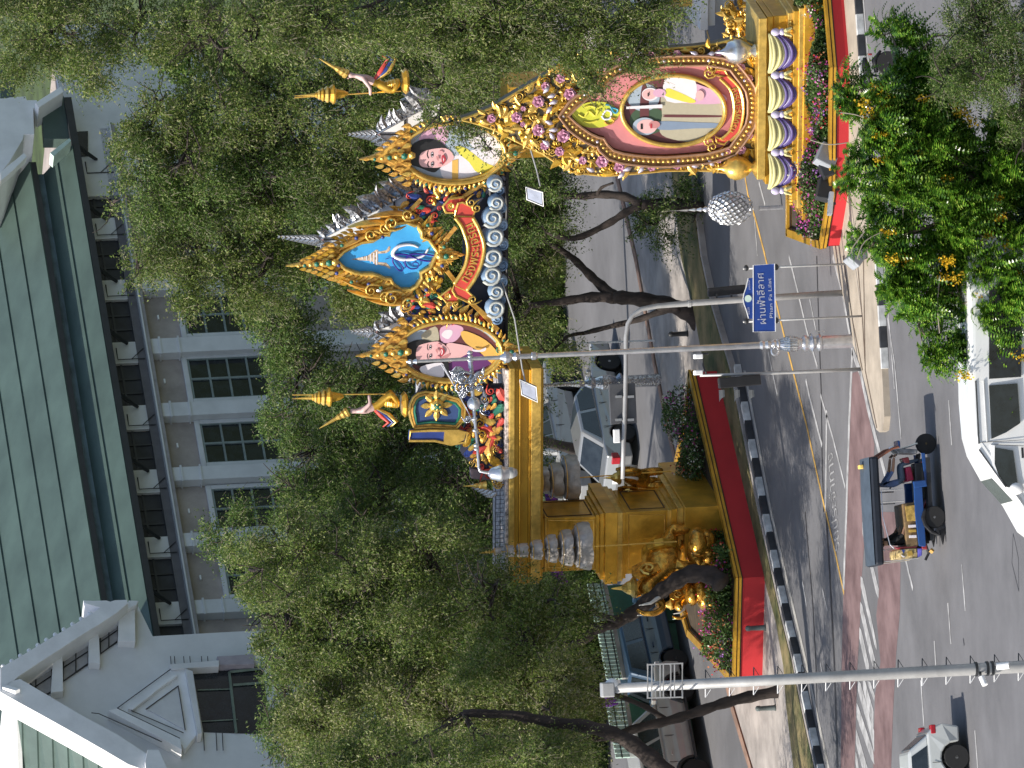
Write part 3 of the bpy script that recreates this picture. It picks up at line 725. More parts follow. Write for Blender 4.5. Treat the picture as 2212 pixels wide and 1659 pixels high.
# shoulder flames: large curved leaves
for (bx, by, tx, ty, sz, sd) in ((845, 642, 749, 637, 1, -1), (880, 655, 790, 655, .8, -1), (800, 625, 735, 610, .8, -1), (845, 480, 752, 482, 1, 1), (880, 462, 795, 462, .8, 1), (800, 505, 728, 535, .8, 1), (830, 640, 765, 625, .7, -1), (830, 490, 770, 500, .7, 1)):
    b_ = Vector(PA.at(bx, by, .3)); t_ = Vector(PA.at(tx, ty, .3)); d = t_-b_
    put(arch, PA, 'leaf' if sd < 0 else 'leafl', GOLDO if sz < 1 else GOLDB, b_.x, b_.y, 0.32, math.atan2(d.y, d.x)-math.pi/2, d.length*1.0, sx=0.30)
    put(arch, PA, 'curl', GOLDB, b_.x, b_.y, 0.38, 0.4*sd, 0.42*sz, flip=sd > 0)
crest(arch, PA, (948, 575), (948, 528), (1005, 550), 0.3, 4, [GOLDB, GOLDO])
# emblem drawing: a tiered crown and looping script
WHT = mat('emblem_white', (0.75, 0.76, 0.85), 0.5); NV = mat('emblem_navy', (0.03, 0.015, 0.25), 0.5)
CRN = mat('emblem_crown', (0.50, 0.30, 0.16), 0.5, var=0.4, scale=14, col2=(0.75, 0.6, 0.45))
crown = z1([(1180,970),(1260,955),(1330,940),(1430,915),(1490,870),(1545,830),(1575,835),(1575,860),(1690,840),(1730,780),(1750,790),(1740,850),(1690,880),(1570,890),(1572,1010),(1690,1020),(1750,1080),(1745,1110),(1680,1070),(1570,1045),(1540,1055),(1490,1000),(1440,990),(1330,985),(1260,978)])
flats(arch, PA, [(crown, CRN)] + [(z1([(x, 950-h), (x+14, 950-h), (x+14, 955+h), (x, 955+h)]), WHT) for x, h in ((1455, 55), (1505, 75), (1545, 95), (1400, 30), (1340, 12))], 0.105, 'emblem_crown')
def script(px, r, m_, off): 
    pts = smooth_path([PA.at(x, y, 0.0) for x, y in px], 5, closed=False)
    n = len(pts); rr = [r*(0.45+0.75*math.sin(math.pi*i/(n-1))) for i in range(n)]
    mb = MB(); mb.tube([PA.w(a, off, z) for a, z in pts], rr, 6); part(mb, 'emblem_script', m_, arch, smooth=True)
script(z1([(2140,780),(2060,745),(1950,740),(1840,770),(1775,850),(1800,910),(1900,945),(2050,945),(2150,920),(2230,880),(2280,800)]), 0.045, WHT, 0.13)
script(z1([(1665,945),(1740,925),(1850,975),(1920,1080),(1870,1110),(1790,1020),(1770,960),(1800,890),(1900,870),(2000,890),(2100,930),(2230,965),(2330,970),(2390,950),(2380,900),(2200,870),(2050,870),(1985,910),(1950,960),(1960,1030),(2030,1080),(2120,1070),(2140,1010),(2090,985),(2055,1010),(2070,1035)]), 0.021, NV, 0.15)
# ---- ribbon with lettering
ri = [(983,470),(996,487),(1003,503.6),(1008,519),(1011,535.6),(1010,553),(1006,571.6),(996,592),(981,613.6)]
ro = [(1021,470),(1031,487),(1038,503.6),(1043,519),(1046,535.6),(1043,556),(1037,577.6),(1025,603),(1008,627.6)]
rib = PA.path(ri, 0.5) + PA.path(ro[::-1], 0.5)
mb = MB(); mb.prism(PA, rib, 0.38, 0.50); part(mb, 'ribbon_band', RIBR, arch)
for q in (ri, ro):
    pts = smooth_path(PA.path(q, .5), 4, False); mb = MB(); mb.tube([PA.w(a, 0.5, z) for a, z in pts], 0.055, 6); part(mb, 'ribbon_edge', GOLDB, arch, smooth=True)
for sgn, pts in ((1, [(1018,466),(1000,452),(975,442),(962,450)]), (-1, [(1003,632),(985,640),(960,655),(972,640)])): pass
# folded ends
for E in ([(983,468),(1021,470),(1028,452),(1000,438),(990,440),(985,455)], [(958,448),(972,432),(1002,428),(1012,440),(985,462),(965,462)],
          [(981,615),(1008,628),(1022,640),(1010,652),(985,640),(978,628)], [(953,642),(975,625),(992,632),(990,655),(965,655)]):
    q = PA.path(E, .46); off = 0.36 if E[0][0] < 960 or E[0][0] == 958 else 0.44
    mb = MB(); mb.prism(PA, q, off-0.06, off); part(mb, 'ribbon_fold', RIBR, arch)
    mb = MB(); mb.tube([PA.w(a, off, z) for a, z in q], 0.035, 5, closed=True); part(mb, 'ribbon_edge', GOLDB, arch)
for (x, y) in ((975, 447), (968, 642)):
    a, z = PA.at(x, y, .5); put(arch, PA, 'rose', GOLDB, a, z, 0.42, 0, 0.2)
for (x, y, r, s_) in ((1018, 438, .12, 1), (1030, 450, .12, 1), (1022, 648, .12, -1), (985, 658, .1, -1)):
    a, z = PA.at(x, y, .5); put(arch, PA, 'curl', GOLDB, a, z, 0.45, 0.5, r*2.2, flip=s_ < 0)
def arc_text(P, s, path_px, off, size, m_, root, name, extr=0.02, squeeze=1.0, updir=None):
    """text along a px path read left to right"""
    v, f = text_geo(s, size, extr); xs = [p.x for p in v]; x0, x1 = min(xs), max(xs)
    ys = [p.y for p in v]; ym = (min(ys)+max(ys))/2
    pts = [Vector(q) for q in smooth_path([P.at(x, y, off) for x, y in path_px], 6, False)]
    L = [0]
    for a, b in zip(pts, pts[1:]): L.append(L[-1]+(b-a).length)
    sc_ = L[-1]/(x1-x0); out = []
    for p in v:
        l = (p.x-x0)*sc_; i = max(0, min(len(L)-2, int(np.searchsorted(L, l)-1))); t = (l-L[i])/(L[i+1]-L[i]); q = pts[i]+(pts[i+1]-pts[i])*t
        d = (pts[min(i+2, len(pts)-1)]-pts[max(i-1, 0)]).normalized(); nn = Vector((-d.y, d.x)); r = q+nn*(p.y-ym)*squeeze
        out.append(P.w(r.x, off+p.z, r.y))
    mb = MB(); mb.add(out, f); return part(mb, name, m_, root)
arc_text(PA, 'ทรงพระเจริญ', [(1003, 608), (1019, 580), (1026, 553), (1027, 530), (1021, 505), (1012, 484)], 0.515, 0.34, GOLDB, arch, 'lettering', 0.02)
# ---- clouds
CLD = mat('cloud_blue', (0.09, 0.20, 0.38), 0.5, var=0.25, scale=1.5, col2=(0.30, 0.42, 0.58)); CLE = mat('cloud_edge', (0.42, 0.44, 0.42), 0.5, var=0.1)
for i, (x, y, r) in enumerate([(1069,395,16),(1071,436,16),(1063,468,21),(1067,509,20),(1063,553,21),(1061,592,21),(1071,628,16),(1069,664,20),(1080,412,11),(1084,450,12),(1086,488,12),(1088,530,12),(1086,574,13),(1086,610,12),(1084,650,10),(1076,690,12)]):
    c = PA.at(x, y, .4); R = r/80.0; off = 0.42 if i < 8 else 0.25
    mb = MB(); Z = Vector((0,0,1)); n = 14
    mb.ball(PA.w(c[0], off-0.05, c[1]), (R*1.08, 0.16, R*1.08), 14, 6); part(mb, 'cloud_puff', CLD, arch, smooth=True)
    sp = []; rr = []
    for k in range(22):
        t = k/21; a_ = t*3.4*math.pi+2.2; q = R*(1.0-0.85*t); sp.append(PA.w(c[0]+math.cos(a_)*q, off+0.07+0.05*t, c[1]+math.sin(a_)*q)); rr.append(R*0.20*(1-0.5*t))
    mb = MB(); mb.tube(sp, rr, 5); part(mb, 'cloud_scroll', CLE if i < 8 else CLD, arch, smooth=True)
# ---- carved infill between the frames
def infill(root, P, poly_px, off, n, smin, smax, mats_, kinds=('leaf', 'curl', 'leafl'), key='infill', nparts=60, axis=None, seed=1):
    rnd = random.Random(seed); poly = P.path(poly_px, off)
    xs = [p[0] for p in poly]; zs = [p[1] for p in poly]; pts = []; tries = 0
    while len(pts) < n and tries < n*40:
        tries += 1; a, z = rnd.uniform(min(xs), max(xs)), rnd.uniform(min(zs), max(zs))
        if not inside(poly, a, z): continue
        s_ = rnd.uniform(smin, smax)
        if all((a-q[0])**2+(z-q[1])**2 > (0.42*(s_+q[2])*0.8)**2 for q in pts): pts.append((a, z, s_))
    pts.sort(key=lambda q: -q[2])
    for i, (a, z, s_) in enumerate(pts):
        k = rnd.choice(kinds); m_ = rnd.choice(mats_); ang = math.sin(a*1.7)*1.3+math.cos(z*2.1)*1.3+rnd.uniform(-.5, .5)
        args = (P, k, m_, a, z, off+rnd.uniform(0, .06), ang, s_*(1.35 if k != 'curl' else 0.85), rnd.random() < .5)
        if i < nparts: put(root, *args)
        else: put_stuff(key, *args)
CM = [GOLDO, GOLD, GOLDB, GREEN, NAVY, RIBR]
def back(poly, o0, o1, m_=DARKB):
    mb = MB(); mb.prism(PA, PA.path(poly, o1), o0, o1); part(mb, 'backing_board', m_, arch)
F1 = [(880,420),(930,415),(1000,408),(1050,392),(1050,425),(960,450),(940,480),(950,520),(905,480),(880,460)]
F2 = [(905,615),(950,580),(960,600),(950,625),(960,660),(1050,690),(1040,700),(960,695),(900,690),(870,670),(880,640)]
for q, sd in ((F1, 1), (F2, 2)):
    back(q, -0.05, 0.05); infill(arch, PA, q, 0.08, 150, 0.12, 0.3, CM, nparts=70, seed=sd, key='carv')
F3 = [(1000,845),(1010,905),(1000,930),(980,950),(1000,985),(1040,1020),(1085,1040),(1085,835),(1060,840)]
back(F3, -0.1, 0.02); infill(arch, PA, F3, 0.05, 170, 0.14, 0.42, CM+[GOLDO, RIBR], nparts=70, seed=3, key='carv')
F4 = [(860,690),(880,690),(1000,700),(1080,720),(1080,760),(1060,705),(990,690),(900,680)]
infill(arch, PA, F4, 0.1, 60, 0.1, 0.25, CM, nparts=20, seed=4, key='carv')
flush_stuff('carv', arch, 'small_carving')
# struts (striped bars) fanning out behind the ribbon
for p0, p1 in (((885,455),(910,430)), ((960,520),(985,490)), ((1000,425),(1050,392)), ((965,585),(985,610)), ((1000,640),(1060,690)), ((1010,645),(1075,712))):
    mb = MB(); mb.tube([PA.p(*p0, .2), PA.p(*p1, .2)], 0.07, 4); part(mb, 'strut', GOLDO, arch)
# ---- blue fan boards with lotus medallion
fan = [(887,905),(884,890),(886,872),(893,858),(903,850),(918,846),(950,850),(990,862),(1004,880),(1002,905),(985,925),(930,922),(895,925)]
mb = MB(); mb.prism(PA, PA.path(fan, .25), 0.1, 0.25); part(mb, 'fan_board', mat('slate_blue', (0.035, 0.07, 0.19), 0.5, var=0.1), arch)
for d, m_ in ((0.0, GOLDB), (-0.07, GOLDO), (-0.13, GREEN)):
    q = offset_path(PA.path(fan, .25), d); mb = MB(); mb.tube([PA.w(a, 0.27, z) for a, z in q], 0.04, 5, closed=True); part(mb, 'fan_edge', m_, arch)
fold = [(886,932),(884,952),(940,952),(975,960),(1005,955),(1010,935),(990,930),(930,930)]
mb = MB(); mb.prism(PA, PA.path(fold, .4), 0.2, 0.4); part(mb, 'fan_board', NAVY, arch)
mb = MB(); mb.tube([PA.w(a, 0.41, z) for a, z in PA.path(fold, .4)], 0.04, 5, closed=True); part(mb, 'fan_edge', GOLDB, arch)
mb = MB(); mb.prism(PA, PA.path([(960,932),(958,956),(980,960),(1002,950),(1006,936),(990,931)], .41), 0.38, 0.44); part(mb, 'fan_scroll', GOLDB, arch)
a, z = PA.at(943, 876, .3)
for k in range(8):
    t = 2*math.pi*k/8; put(arch, PA, 'leafs', GOLDB, a+math.cos(t)*0.16, z+math.sin(t)*0.16, 0.30, t-math.pi/2, 0.26, sx=1.35, name='petal')
put(arch, PA, 'gem', GOLDB, a, z, 0.31, 0, 0.42); put(arch, PA, 'gem', GREEN, a, z, 0.38, 0, 0.26)
for k in range(4): t = k*math.pi/2; put(arch, PA, 'gem', GOLDB, a+math.cos(t)*.07, z+math.sin(t)*.07, 0.44, 0, 0.07)
# rails along the beam top (dark low balustrade)
mb = MB(); a0 = PA.at(1078, 1262)[0]; a1 = PA.at(1078, 900)[0]; z0 = PA.at(1087, 1100)[1]
for zq in (.1, .22): mb.tube([PA.w(a0, .1, z0+zq), PA.w(a1, .1, z0+zq)], 0.012, 4)
for i in range(40): q = a0+(a1-a0)*i/39; mb.tube([PA.w(q, .1, z0), PA.w(q, .1, z0+.22)], 0.01, 4)
part(mb, 'balustrade', DARK, arch)
# ---- miniature white pavilion roofs behind the frames, silver flame edges
SFL = mat('tarnished_silver', (0.16, 0.17, 0.19), 0.3, 0.7, var=0.5, scale=10, col2=(0.6, 0.62, 0.66))
def gable_spire(tip, apex, left, right, wtip, label_off, idx):
    off = -0.9
    T = PA.at(*apex, off); L = PA.at(*left, off); R = PA.at(*right, off)
    mb = MB(); mb.prism(PA, [T, L, R], off-0.3, off); part(mb, 'pavilion_panel', WHITEB, arch)
    # ribs on the panel
    mid = Vector(((L[0]+R[0])/2, (L[1]+R[1])/2))
    mb = MB(); mb.tube([PA.w(*T[:1], off+.02, T[1]), PA.w(mid.x, off+.02, mid.y)], 0.03, 4)
    for t in (.45, .75):
        p = Vector(T).lerp(Vector(L), t); q = Vector(T).lerp(Vector(R), t); mb.tube([PA.w(p.x, off+.02, p.y), PA.w(q.x, off+.02, q.y)], 0.03, 4)
    part(mb, 'panel_rib', DARK, arch)
    mb = MB(); tp = PA.at(*tip, off); mb.tube([PA.w(T[0], off, T[1]-.1), PA.w(tp[0], off, tp[1])], [0.06, 0.012], 6); part(mb, 'spire', mat('pinkish_metal', (.3,.2,.2), .5, .3), arch)
    for E, sd in ((R, 1), (L, -1)):
        rs = resample([T, E], 0.15, False)
        for i, (p, d) in enumerate(rs):
            nrm = Vector((-d.y, d.x)); 
            if nrm.x*sd < 0: nrm = -nrm
            g = (nrm*0.9 + Vector((0, .55))).normalized(); s_ = (0.2+0.62*(i/len(rs))**.8)*random.uniform(.8, 1.15)
            put(arch, PA, random.choice(['leafl', 'leaf']), SFL, p.x, p.y, off+0.04+random.uniform(-.05, .08), math.atan2(g.y, g.x)-math.pi/2+random.uniform(-.5, .5), s_)
            if i % 2: put(arch, PA, 'curl', SFL, p.x+nrm.x*s_*.5, p.y+nrm.y*s_*.5, off+0.08, i, s_*0.34, flip=sd > 0)
        mb = MB(); mb.tube([PA.w(T[0], off+.04, T[1]), PA.w(E[0], off+.04, E[1])], [0.02, 0.05], 5); part(mb, 'gable_edge', SILV, arch)
    rs = resample([T, tp], 0.13, False)
    for i, (p, d) in enumerate(rs):
        for sd in (-1, 1): put(arch, PA, 'leafl' if sd > 0 else 'leaf', SFL, p.x, p.y, off+.05, -sd*0.7, 0.24*(1-i/len(rs))+.05)
gable_spire((603, 510), (690, 517), (905, 640), (905, 402), 0, 0, 0)
gable_spire((758, 289), (812, 290), (950, 370), (950, 212), 0, 0, 1)
gable_spire((763, 715), (806, 716), (950, 790), (940, 655), 0, 0, 2)

# ------------------------------------------------------------------ tall jewelled portrait shrine
PS = Plane(G(1849, 143) + Vector((0, 2.0, 0)), -rad(18))
shr = thing('portrait_shrine', 'tall pointed gold scrollwork shrine board with pink roses round an oval portrait of a couple', 'shrine', (PS.p(1700, 240).x, PS.p(1700, 240).y, 0))
def yc(x): return 258-(x-1000)*0.047
prof = [(998,0.5),(1020,7),(1038,13),(1066,24),(1094,40),(1144,68),(1173,82),(1195,98),(1216,113),(1236,124),(1256,128),(1306,136),(1373,134),(1439,131),(1500,133),(1545,137),(1590,146),(1636,128)]
outl = [(x, yc(x)+w_) for x, w_ in prof] + [(x, yc(x)-w_) for x, w_ in prof[::-1]]
oS = PS.path(outl, 0.0)
mb = MB(); mb.prism(PS, oS, -0.32, 0.0); part(mb, 'back_board', mat('shrine_backing', (0.10, 0.08, 0.05), 0.5, var=0.3), shr)
mb = MB(); mb.tube([PS.w(a, 0.0, z) for a, z in oS], 0.035, 5, closed=True); part(mb, 'outer_bead', GOLDB, shr)
ip = [(1229,0),(1243,13),(1256,24),(1275,38),(1293,47),(1304,50),(1312,64),(1325,77),(1345,84),(1370,89),(1405,94),(1439,96),(1480,95),(1523,93),(1552,87),(1573,81),(1584,66),(1596,50),(1606,34),(1610,14)]
inn = [(x, yc(x)+w_) for x, w_ in ip] + [(x, yc(x)-w_) for x, w_ in ip[::-1][:-1]]
iS = PS.path(inn, 0.05)
mb = MB(); mb.prism(PS, iS, -0.02, 0.05); part(mb, 'pink_panel', PINKF, shr)
for d, r in ((0.03, .03), (0.28, .03)):
    mb = MB(); mb.tube([PS.w(a, 0.2, z) for a, z in offset_path(iS, d)], r, 5, closed=True); part(mb, 'border_rail', mat('rose_gold', (.45,.26,.16), .4, .4), shr)
part(wall_band(PS, offset_path(iS, 0.28), offset_path(iS, 0.02), 0.0, 0.16), 'border_band', mat('bronze_band', (.30,.15,.05), .45, .4, var=.3, scale=12), shr)
for i, (p, d) in enumerate(resample(offset_path(iS, 0.155), 0.125, True)):
    put(shr, PS, 'gem', GOLDB if i % 9 else BUDM, p.x, p.y, 0.165, math.atan2(d.y, d.x), 0.085, name='bead')
# zig-zag inner layer of pink
PK2 = mat('pink_light', (0.60, 0.22, 0.23), 0.5, var=0.04)
zg = []
for i in range(60):
    t = 2*math.pi*i/60; k = 1.0 if i % 2 else 0.955; zg.append((1440+math.cos(t)*165*k*(1 if math.cos(t) < 0 else 0.72), yc(1440)+math.sin(t)*88*k))
mb = MB(); mb.prism(PS, PS.path(zg, .06), 0.05, 0.075); part(mb, 'pink_panel', PK2, shr)
# oval portrait of a standing couple
oc = (1454, 238)
flats(shr, PS, [(ell(1454, 238, 108, 73, 40), P_BROWN),
   (ell(1400, 260, 40, 30, 14), P_GREEN), (ell(1390, 210, 35, 30, 14), P_GREYB), (ell(1392, 238, 10, 60, 14), P_BROWN),
   ([(1427,215),(1437,205),(1500,196),(1555,205),(1560,250),(1550,285),(1500,305),(1450,300),(1425,285),(1430,250)], P_BEIGE),
   ([(1436,250),(1440,247),(1560,249),(1552,253),(1440,253)], P_BROWN), ([(1420,262),(1500,264),(1550,266),(1555,275),(1500,277),(1425,280)], pc((.2,.26,.36), 'tie_blue')),
   ([(1430,195),(1445,180),(1480,175),(1520,186),(1565,205),(1562,222),(1500,224),(1440,215)], P_PINK),
   ([(1435,172),(1470,165),(1500,170),(1500,215),(1440,218)], P_WHITE), ([(1437,200),(1445,190),(1500,215),(1490,222),(1440,208)], P_LEM),
   (ell(1404, 203, 18, 14, 16), P_WHITE), (ell(1402, 203, 15, 11, 16), P_SKIN), (ell(1424, 200, 14, 9, 12), P_PINK),
   (ell(1392, 272, 26, 19, 18), P_GREYB), (ell(1397, 272, 22, 15, 18), P_SKIN), (ell(1413, 268, 12, 8, 12), P_SHADE),
   ([(1383,266),(1388,266),(1388,278),(1383,278)], P_HAIR), ([(1404,266),(1408,266),(1408,276),(1404,276)], P_LIP), ([(1398,199),(1401,199),(1401,207),(1398,207)], P_HAIR),
   (ell(1511, 205, 9, 11, 12), P_SKIN), ([(1352,229),(1430,224),(1430,232),(1352,234)], P_WHITE)], 0.085, 'portrait_print')
ring_line(shr, PS, PS.path(ell(1454, 238, 112, 76, 48), .1), 0.13, 0.06, GOLDB, 'oval_bead')
# yellow royal emblem: almond board
alm = [(1234, 246), (1245, 262), (1262, 273), (1285, 276), (1310, 272), (1328, 260), (1338, 245), (1330, 232), (1312, 222), (1285, 219), (1260, 224), (1243, 233)]
mb = MB(); mb.prism(PS, smooth_path(PS.path(alm, .1), 3), 0.06, 0.11); part(mb, 'emblem_board', pc((0.55, 0.56, 0.05), 'lime_yellow', scale=8), shr)
for pts, m_, r in (([(1302,248),(1310,238),(1320,242),(1318,255),(1306,257),(1300,250)], WHT, .025), ([(1322,232),(1334,236),(1331,244),(1324,240),(1318,228),(1308,226)], pc((.05,.3,.45), 'teal'), .025),
                   ([(1306,262),(1315,268),(1326,262),(1320,254),(1330,256)], GOLDO, .025), ([(1250,246),(1262,252),(1272,240),(1285,250),(1292,238)], P_LEM, .03), ([(1262,232),(1275,228),(1290,232),(1300,228)], P_LEM, .025), ([(1260,262),(1275,264),(1290,260)], P_LEM, .025)):
    q = smooth_path(PS.path(pts, .12), 4, False); mb = MB(); mb.tube([PS.w(a, 0.125, z) for a, z in q], r, 5); part(mb, 'emblem_script', m_, shr)
# ribbon
ri = [(1558, 300), (1575, 285), (1583, 262), (1586, 236), (1583, 210), (1575, 190), (1555, 170)]
ro = [(1577, 304), (1595, 287), (1603, 263), (1606, 235), (1603, 208), (1594, 186), (1572, 164)]
mb = MB(); mb.prism(PS, PS.path(ri+ro[::-1], .2), 0.1, 0.2); part(mb, 'ribbon_band', RIBR, shr)
for q in (ri, ro): mb = MB(); mb.tube([PS.w(a, 0.2, z) for a, z in smooth_path(PS.path(q, .2), 4, False)], 0.035, 5); part(mb, 'ribbon_edge', GOLDB, shr)
for E in ([(1545,295),(1562,302),(1575,300),(1565,312),(1548,308)], [(1540,160),(1558,165),(1575,168),(1566,152),(1548,150)]):
    mb = MB(); mb.prism(PS, PS.path(E, .15), 0.06, 0.14); part(mb, 'ribbon_fold', RIBR, shr); mb = MB(); mb.tube([PS.w(a, 0.15, z) for a, z in PS.path(E, .15)], 0.03, 5, closed=True); part(mb, 'ribbon_edge', GOLDB, shr)
for (x, y, f_) in ((1533, 306, False), (1533, 158, True), (1540, 318, True), (1540, 146, False)):
    a, z = PS.at(x, y, .2); put(shr, PS, 'curl', GOLDB, a, z, .15, .6, .3, flip=f_)
arc_text(PS, 'ทรงพระเจริญ', [(1578, 284), (1592, 258), (1595, 236), (1592, 212), (1582, 192)], 0.215, 0.26, GOLDB, shr, 'lettering', 0.015, 0.9)
# gold scrollwork, mirrored left and right
cen = lambda x: PS.at(x, yc(x), 0)[0]
rnd = random.Random(5)
def half(a, z):    # is a free spot of the border
    return inside(oS, a, z) and not inside(offset_path(iS, 0.36), a, z) and dist_poly(oS, a, z) > 0.04
band = offset_path(iS, 0.31)
zlo = min(p[1] for p in oS); zhi = max(p[1] for p in oS); amin = min(p[0] for p in oS); amax = max(p[0] for p in oS)
def amid(z):
    # centre line leans with nothing in the world: it is vertical
    return AM
AM = (PS.at(1100, yc(1100), 0)[0] + PS.at(1600, yc(1600), 0)[0])/2
roses = [(1061,0,.30),(1115,0,.36),(1162,30,.40),(1162,-32,.40),(1216,45,.44),(1230,-45,.40),(1176,64,.3),(1178,-64,.3),(1208,78,.32),(1210,-80,.32),(1300,104,.42),(1300,-104,.42),(1258,100,.28),(1337,118,.36),(1337,-112,.36),(1407,122,.26),(1462,120,.28),(1445,116,.2),(1571,95,.3),(1600,92,.34),(1602,70,.2),(1617,62,.28),(1617,-60,.28),(1552,112,.24),(1571,-104,.3),(1600,-84,.3),(1552,-118,.24),(1598,-130,.3),(1407,-122,.26),(1462,-120,.28),(1129,16,.18),(1130,-18,.18)]
pts = []
for (x, dy, s_) in roses:
    a, z = PS.at(x, yc(x)+dy, .1); put(shr, PS, 'rose', ROSE, a, z, 0.12, rnd.uniform(0, 3), s_*0.82); pts.append((a, z, s_*0.8))
for (x, dy) in ((1186,14),(1186,-14),(1196,30),(1196,-30),(1180,58),(1180,-58),(1355,122),(1385,124),(1342,134),(1276,120),(1500,122),(1536,118),(1355,-124),(1385,-124),(1500,-120),(1536,-118),(1192,44),(1192,-44)):
    a, z = PS.at(x, yc(x)+dy, .1); put(shr, PS, 'bud', BUDM, a, z, 0.16, rnd.uniform(-1, 1), 0.22); pts.append((a, z, .16))
cand = []
for s_ in (0.28, 0.22, 0.17, 0.13, 0.10):
    for _ in range(4200):
        a, z = rnd.uniform(amin, amax), rnd.uniform(zlo, zhi)
        if not (inside(oS, a, z) and not inside(band, a, z)): continue
        if dist_poly(oS, a, z) < s_*0.32: continue
        if all((a-q[0])**2+(z-q[1])**2 > (0.25*(s_+q[2]))**2 for q in pts): pts.append((a, z, s_)); cand.append((a, z, s_))
for i, (a, z, s_) in enumerate(cand):
    k = rnd.choice(['curl', 'leaf', 'leafl', 'leaf', 'leafs']); ang = rnd.uniform(-math.pi, math.pi)
    if i < 215: put(shr, PS, k, GOLDB if rnd.random() < .6 else GOLD, a, z, 0.02+.05*rnd.random(), ang, s_*(0.9 if k == 'curl' else 1.2), rnd.random() < .5)
    else: put_stuff('shr', PS, k, GOLDB, a, z, 0.03, ang, s_*(0.95 if k == 'curl' else 1.15), rnd.random() < .5)
flush_stuff('shr', shr, 'small_scrollwork')
# golden base with steps and a projecting band
def sb(x0, x1, yl, yr, o1, m_, back=1.2, name='base_band'):
    aL = PS.at((x0+x1)/2, yl, o1)[0]; aR = PS.at((x0+x1)/2, yr, o1)[0]; zt = PS.at(x0, 230, o1)[1]; zb = PS.at(x1, 230, o1)[1]
    mb = MB(); mb.pbox(PS, aL, aR, -back, o1, zb, zt); part(mb, name, m_, shr, bevel=0.015)
sb(1637, 1655, 388, 40, 0.55, GOLDB); sb(1655, 1668, 398, 36, 0.42, GOLDF); sb(1668, 1700, 402, 34, 0.34, GOLDF); sb(1700, 1712, 420, 28, 0.5, GOLDB)
sb(1712, 1724, 432, 24, 0.62, GOLDF); sb(1724, 1735, 450, 18, 0.66, GOLDB); sb(1735, 1830, 474, 8, 0.7, GOLDF)
mb = MB()
for i in range(60):
    t = i/60; y = 440-t*400; a, z = PS.at(1708, y, .5); mb.ball(PS.w(a, .5, z), 0.05, 5, 4)
part(mb, 'bead_row', GOLDB, shr, kind='stuff')
for y in (418, 60):
    a, z = PS.at(1640, y, .5)
# pots on the base
for (xc, yy, m_, lb) in ((1595, 363, GOLDB, 'round gilded pot standing at the left foot of the jewelled shrine'), (1596, 112, SILV, 'round silver pot standing at the right foot of the jewelled shrine')):
    a, z = PS.at(1636, yy, .35); c = PS.w(a, .25, z); mb = MB()
    mb.lathe([(.14,0),(.17,.05),(.10,.12),(.22,.25),(.30,.42),(.31,.55),(.24,.72),(.12,.8),(.05,.9),(.015,1.05)], c, 14)
    single(mb, 'ornamental_pot', m_, lb, 'pot', c, smooth=True, group='pots at the feet of the shrine')
# ------------------------------------------------------------------ swags on the shrine base
SWY = mat('swag_cream', (0.55, 0.52, 0.25), 0.55, var=0.1); SWP = mat('swag_purple', (0.10, 0.07, 0.24), 0.45, var=0.15); SWL = mat('swag_lilac', (0.55, 0.5, 0.7), 0.4)
ky = [411, 328, 246, 161, 68]
pos_ = ['at the left end', 'second from the left', 'third from the left', 'at the right end']
for i in range(4):
    a0, _ = PS.at(1660, ky[i], .5); a1, _ = PS.at(1660, ky[i+1], .5); zt = PS.at(1657, (ky[i]+ky[i+1])/2, .5)[1]; zb = PS.at(1700, (ky[i]+ky[i+1])/2, .5)[1]
    root = thing('draped_swag', 'cream and purple pleated cloth swag %s of the shrine base' % pos_[i], 'swag', PS.w((a0+a1)/2, .5, zt), group='swags along the front of the shrine base')
    for k in range(9):
        s_ = 0.10 + 0.90*k/8; pts = []; rr = []
        for j in range(13):
            t = j/12; sh = 1-(2*t-1)**2; pts.append(PS.w(a0+(a1-a0)*(0.04+0.92*t), 0.50+0.16*sh*(1-0.4*s_)+0.03*(k % 2), zt-0.03-0.02*k-(zt-zb)*s_*sh**0.8)); rr.append(0.02+0.036*sh)
        mb = MB(); mb.tube(pts, rr, 6); part(mb, 'fold', SWY if k < 5 else (SWL if k == 6 else SWP), root, smooth=True)
for i in range(5):
    a, z = PS.at(1680, ky[i], .6); root = thing('cloth_rosette', 'pale lilac cloth knot with yellow tails, %s knot along the swags of the shrine base' % ['leftmost', 'second', 'middle', 'fourth', 'rightmost'][i], 'rosette', PS.w(a, .62, z), group='knots between the swags')
    mb = MB(); mb.ball(PS.w(a, .64, z+.06), (0.10, 0.08, 0.12), 8, 6); mb.ball(PS.w(a, .64, z-.1), (0.09, 0.07, 0.08), 8, 6); part(mb, 'knot', SWL, root, smooth=True)
    for sd in (-1, 1): mb = MB(); mb.tube([PS.w(a, .66, z-.1), PS.w(a+sd*.05, .68, z-.2), PS.w(a+sd*.10, .66, z-.34)], [.02, .05, .03], 5); part(mb, 'tail', SWY, root)
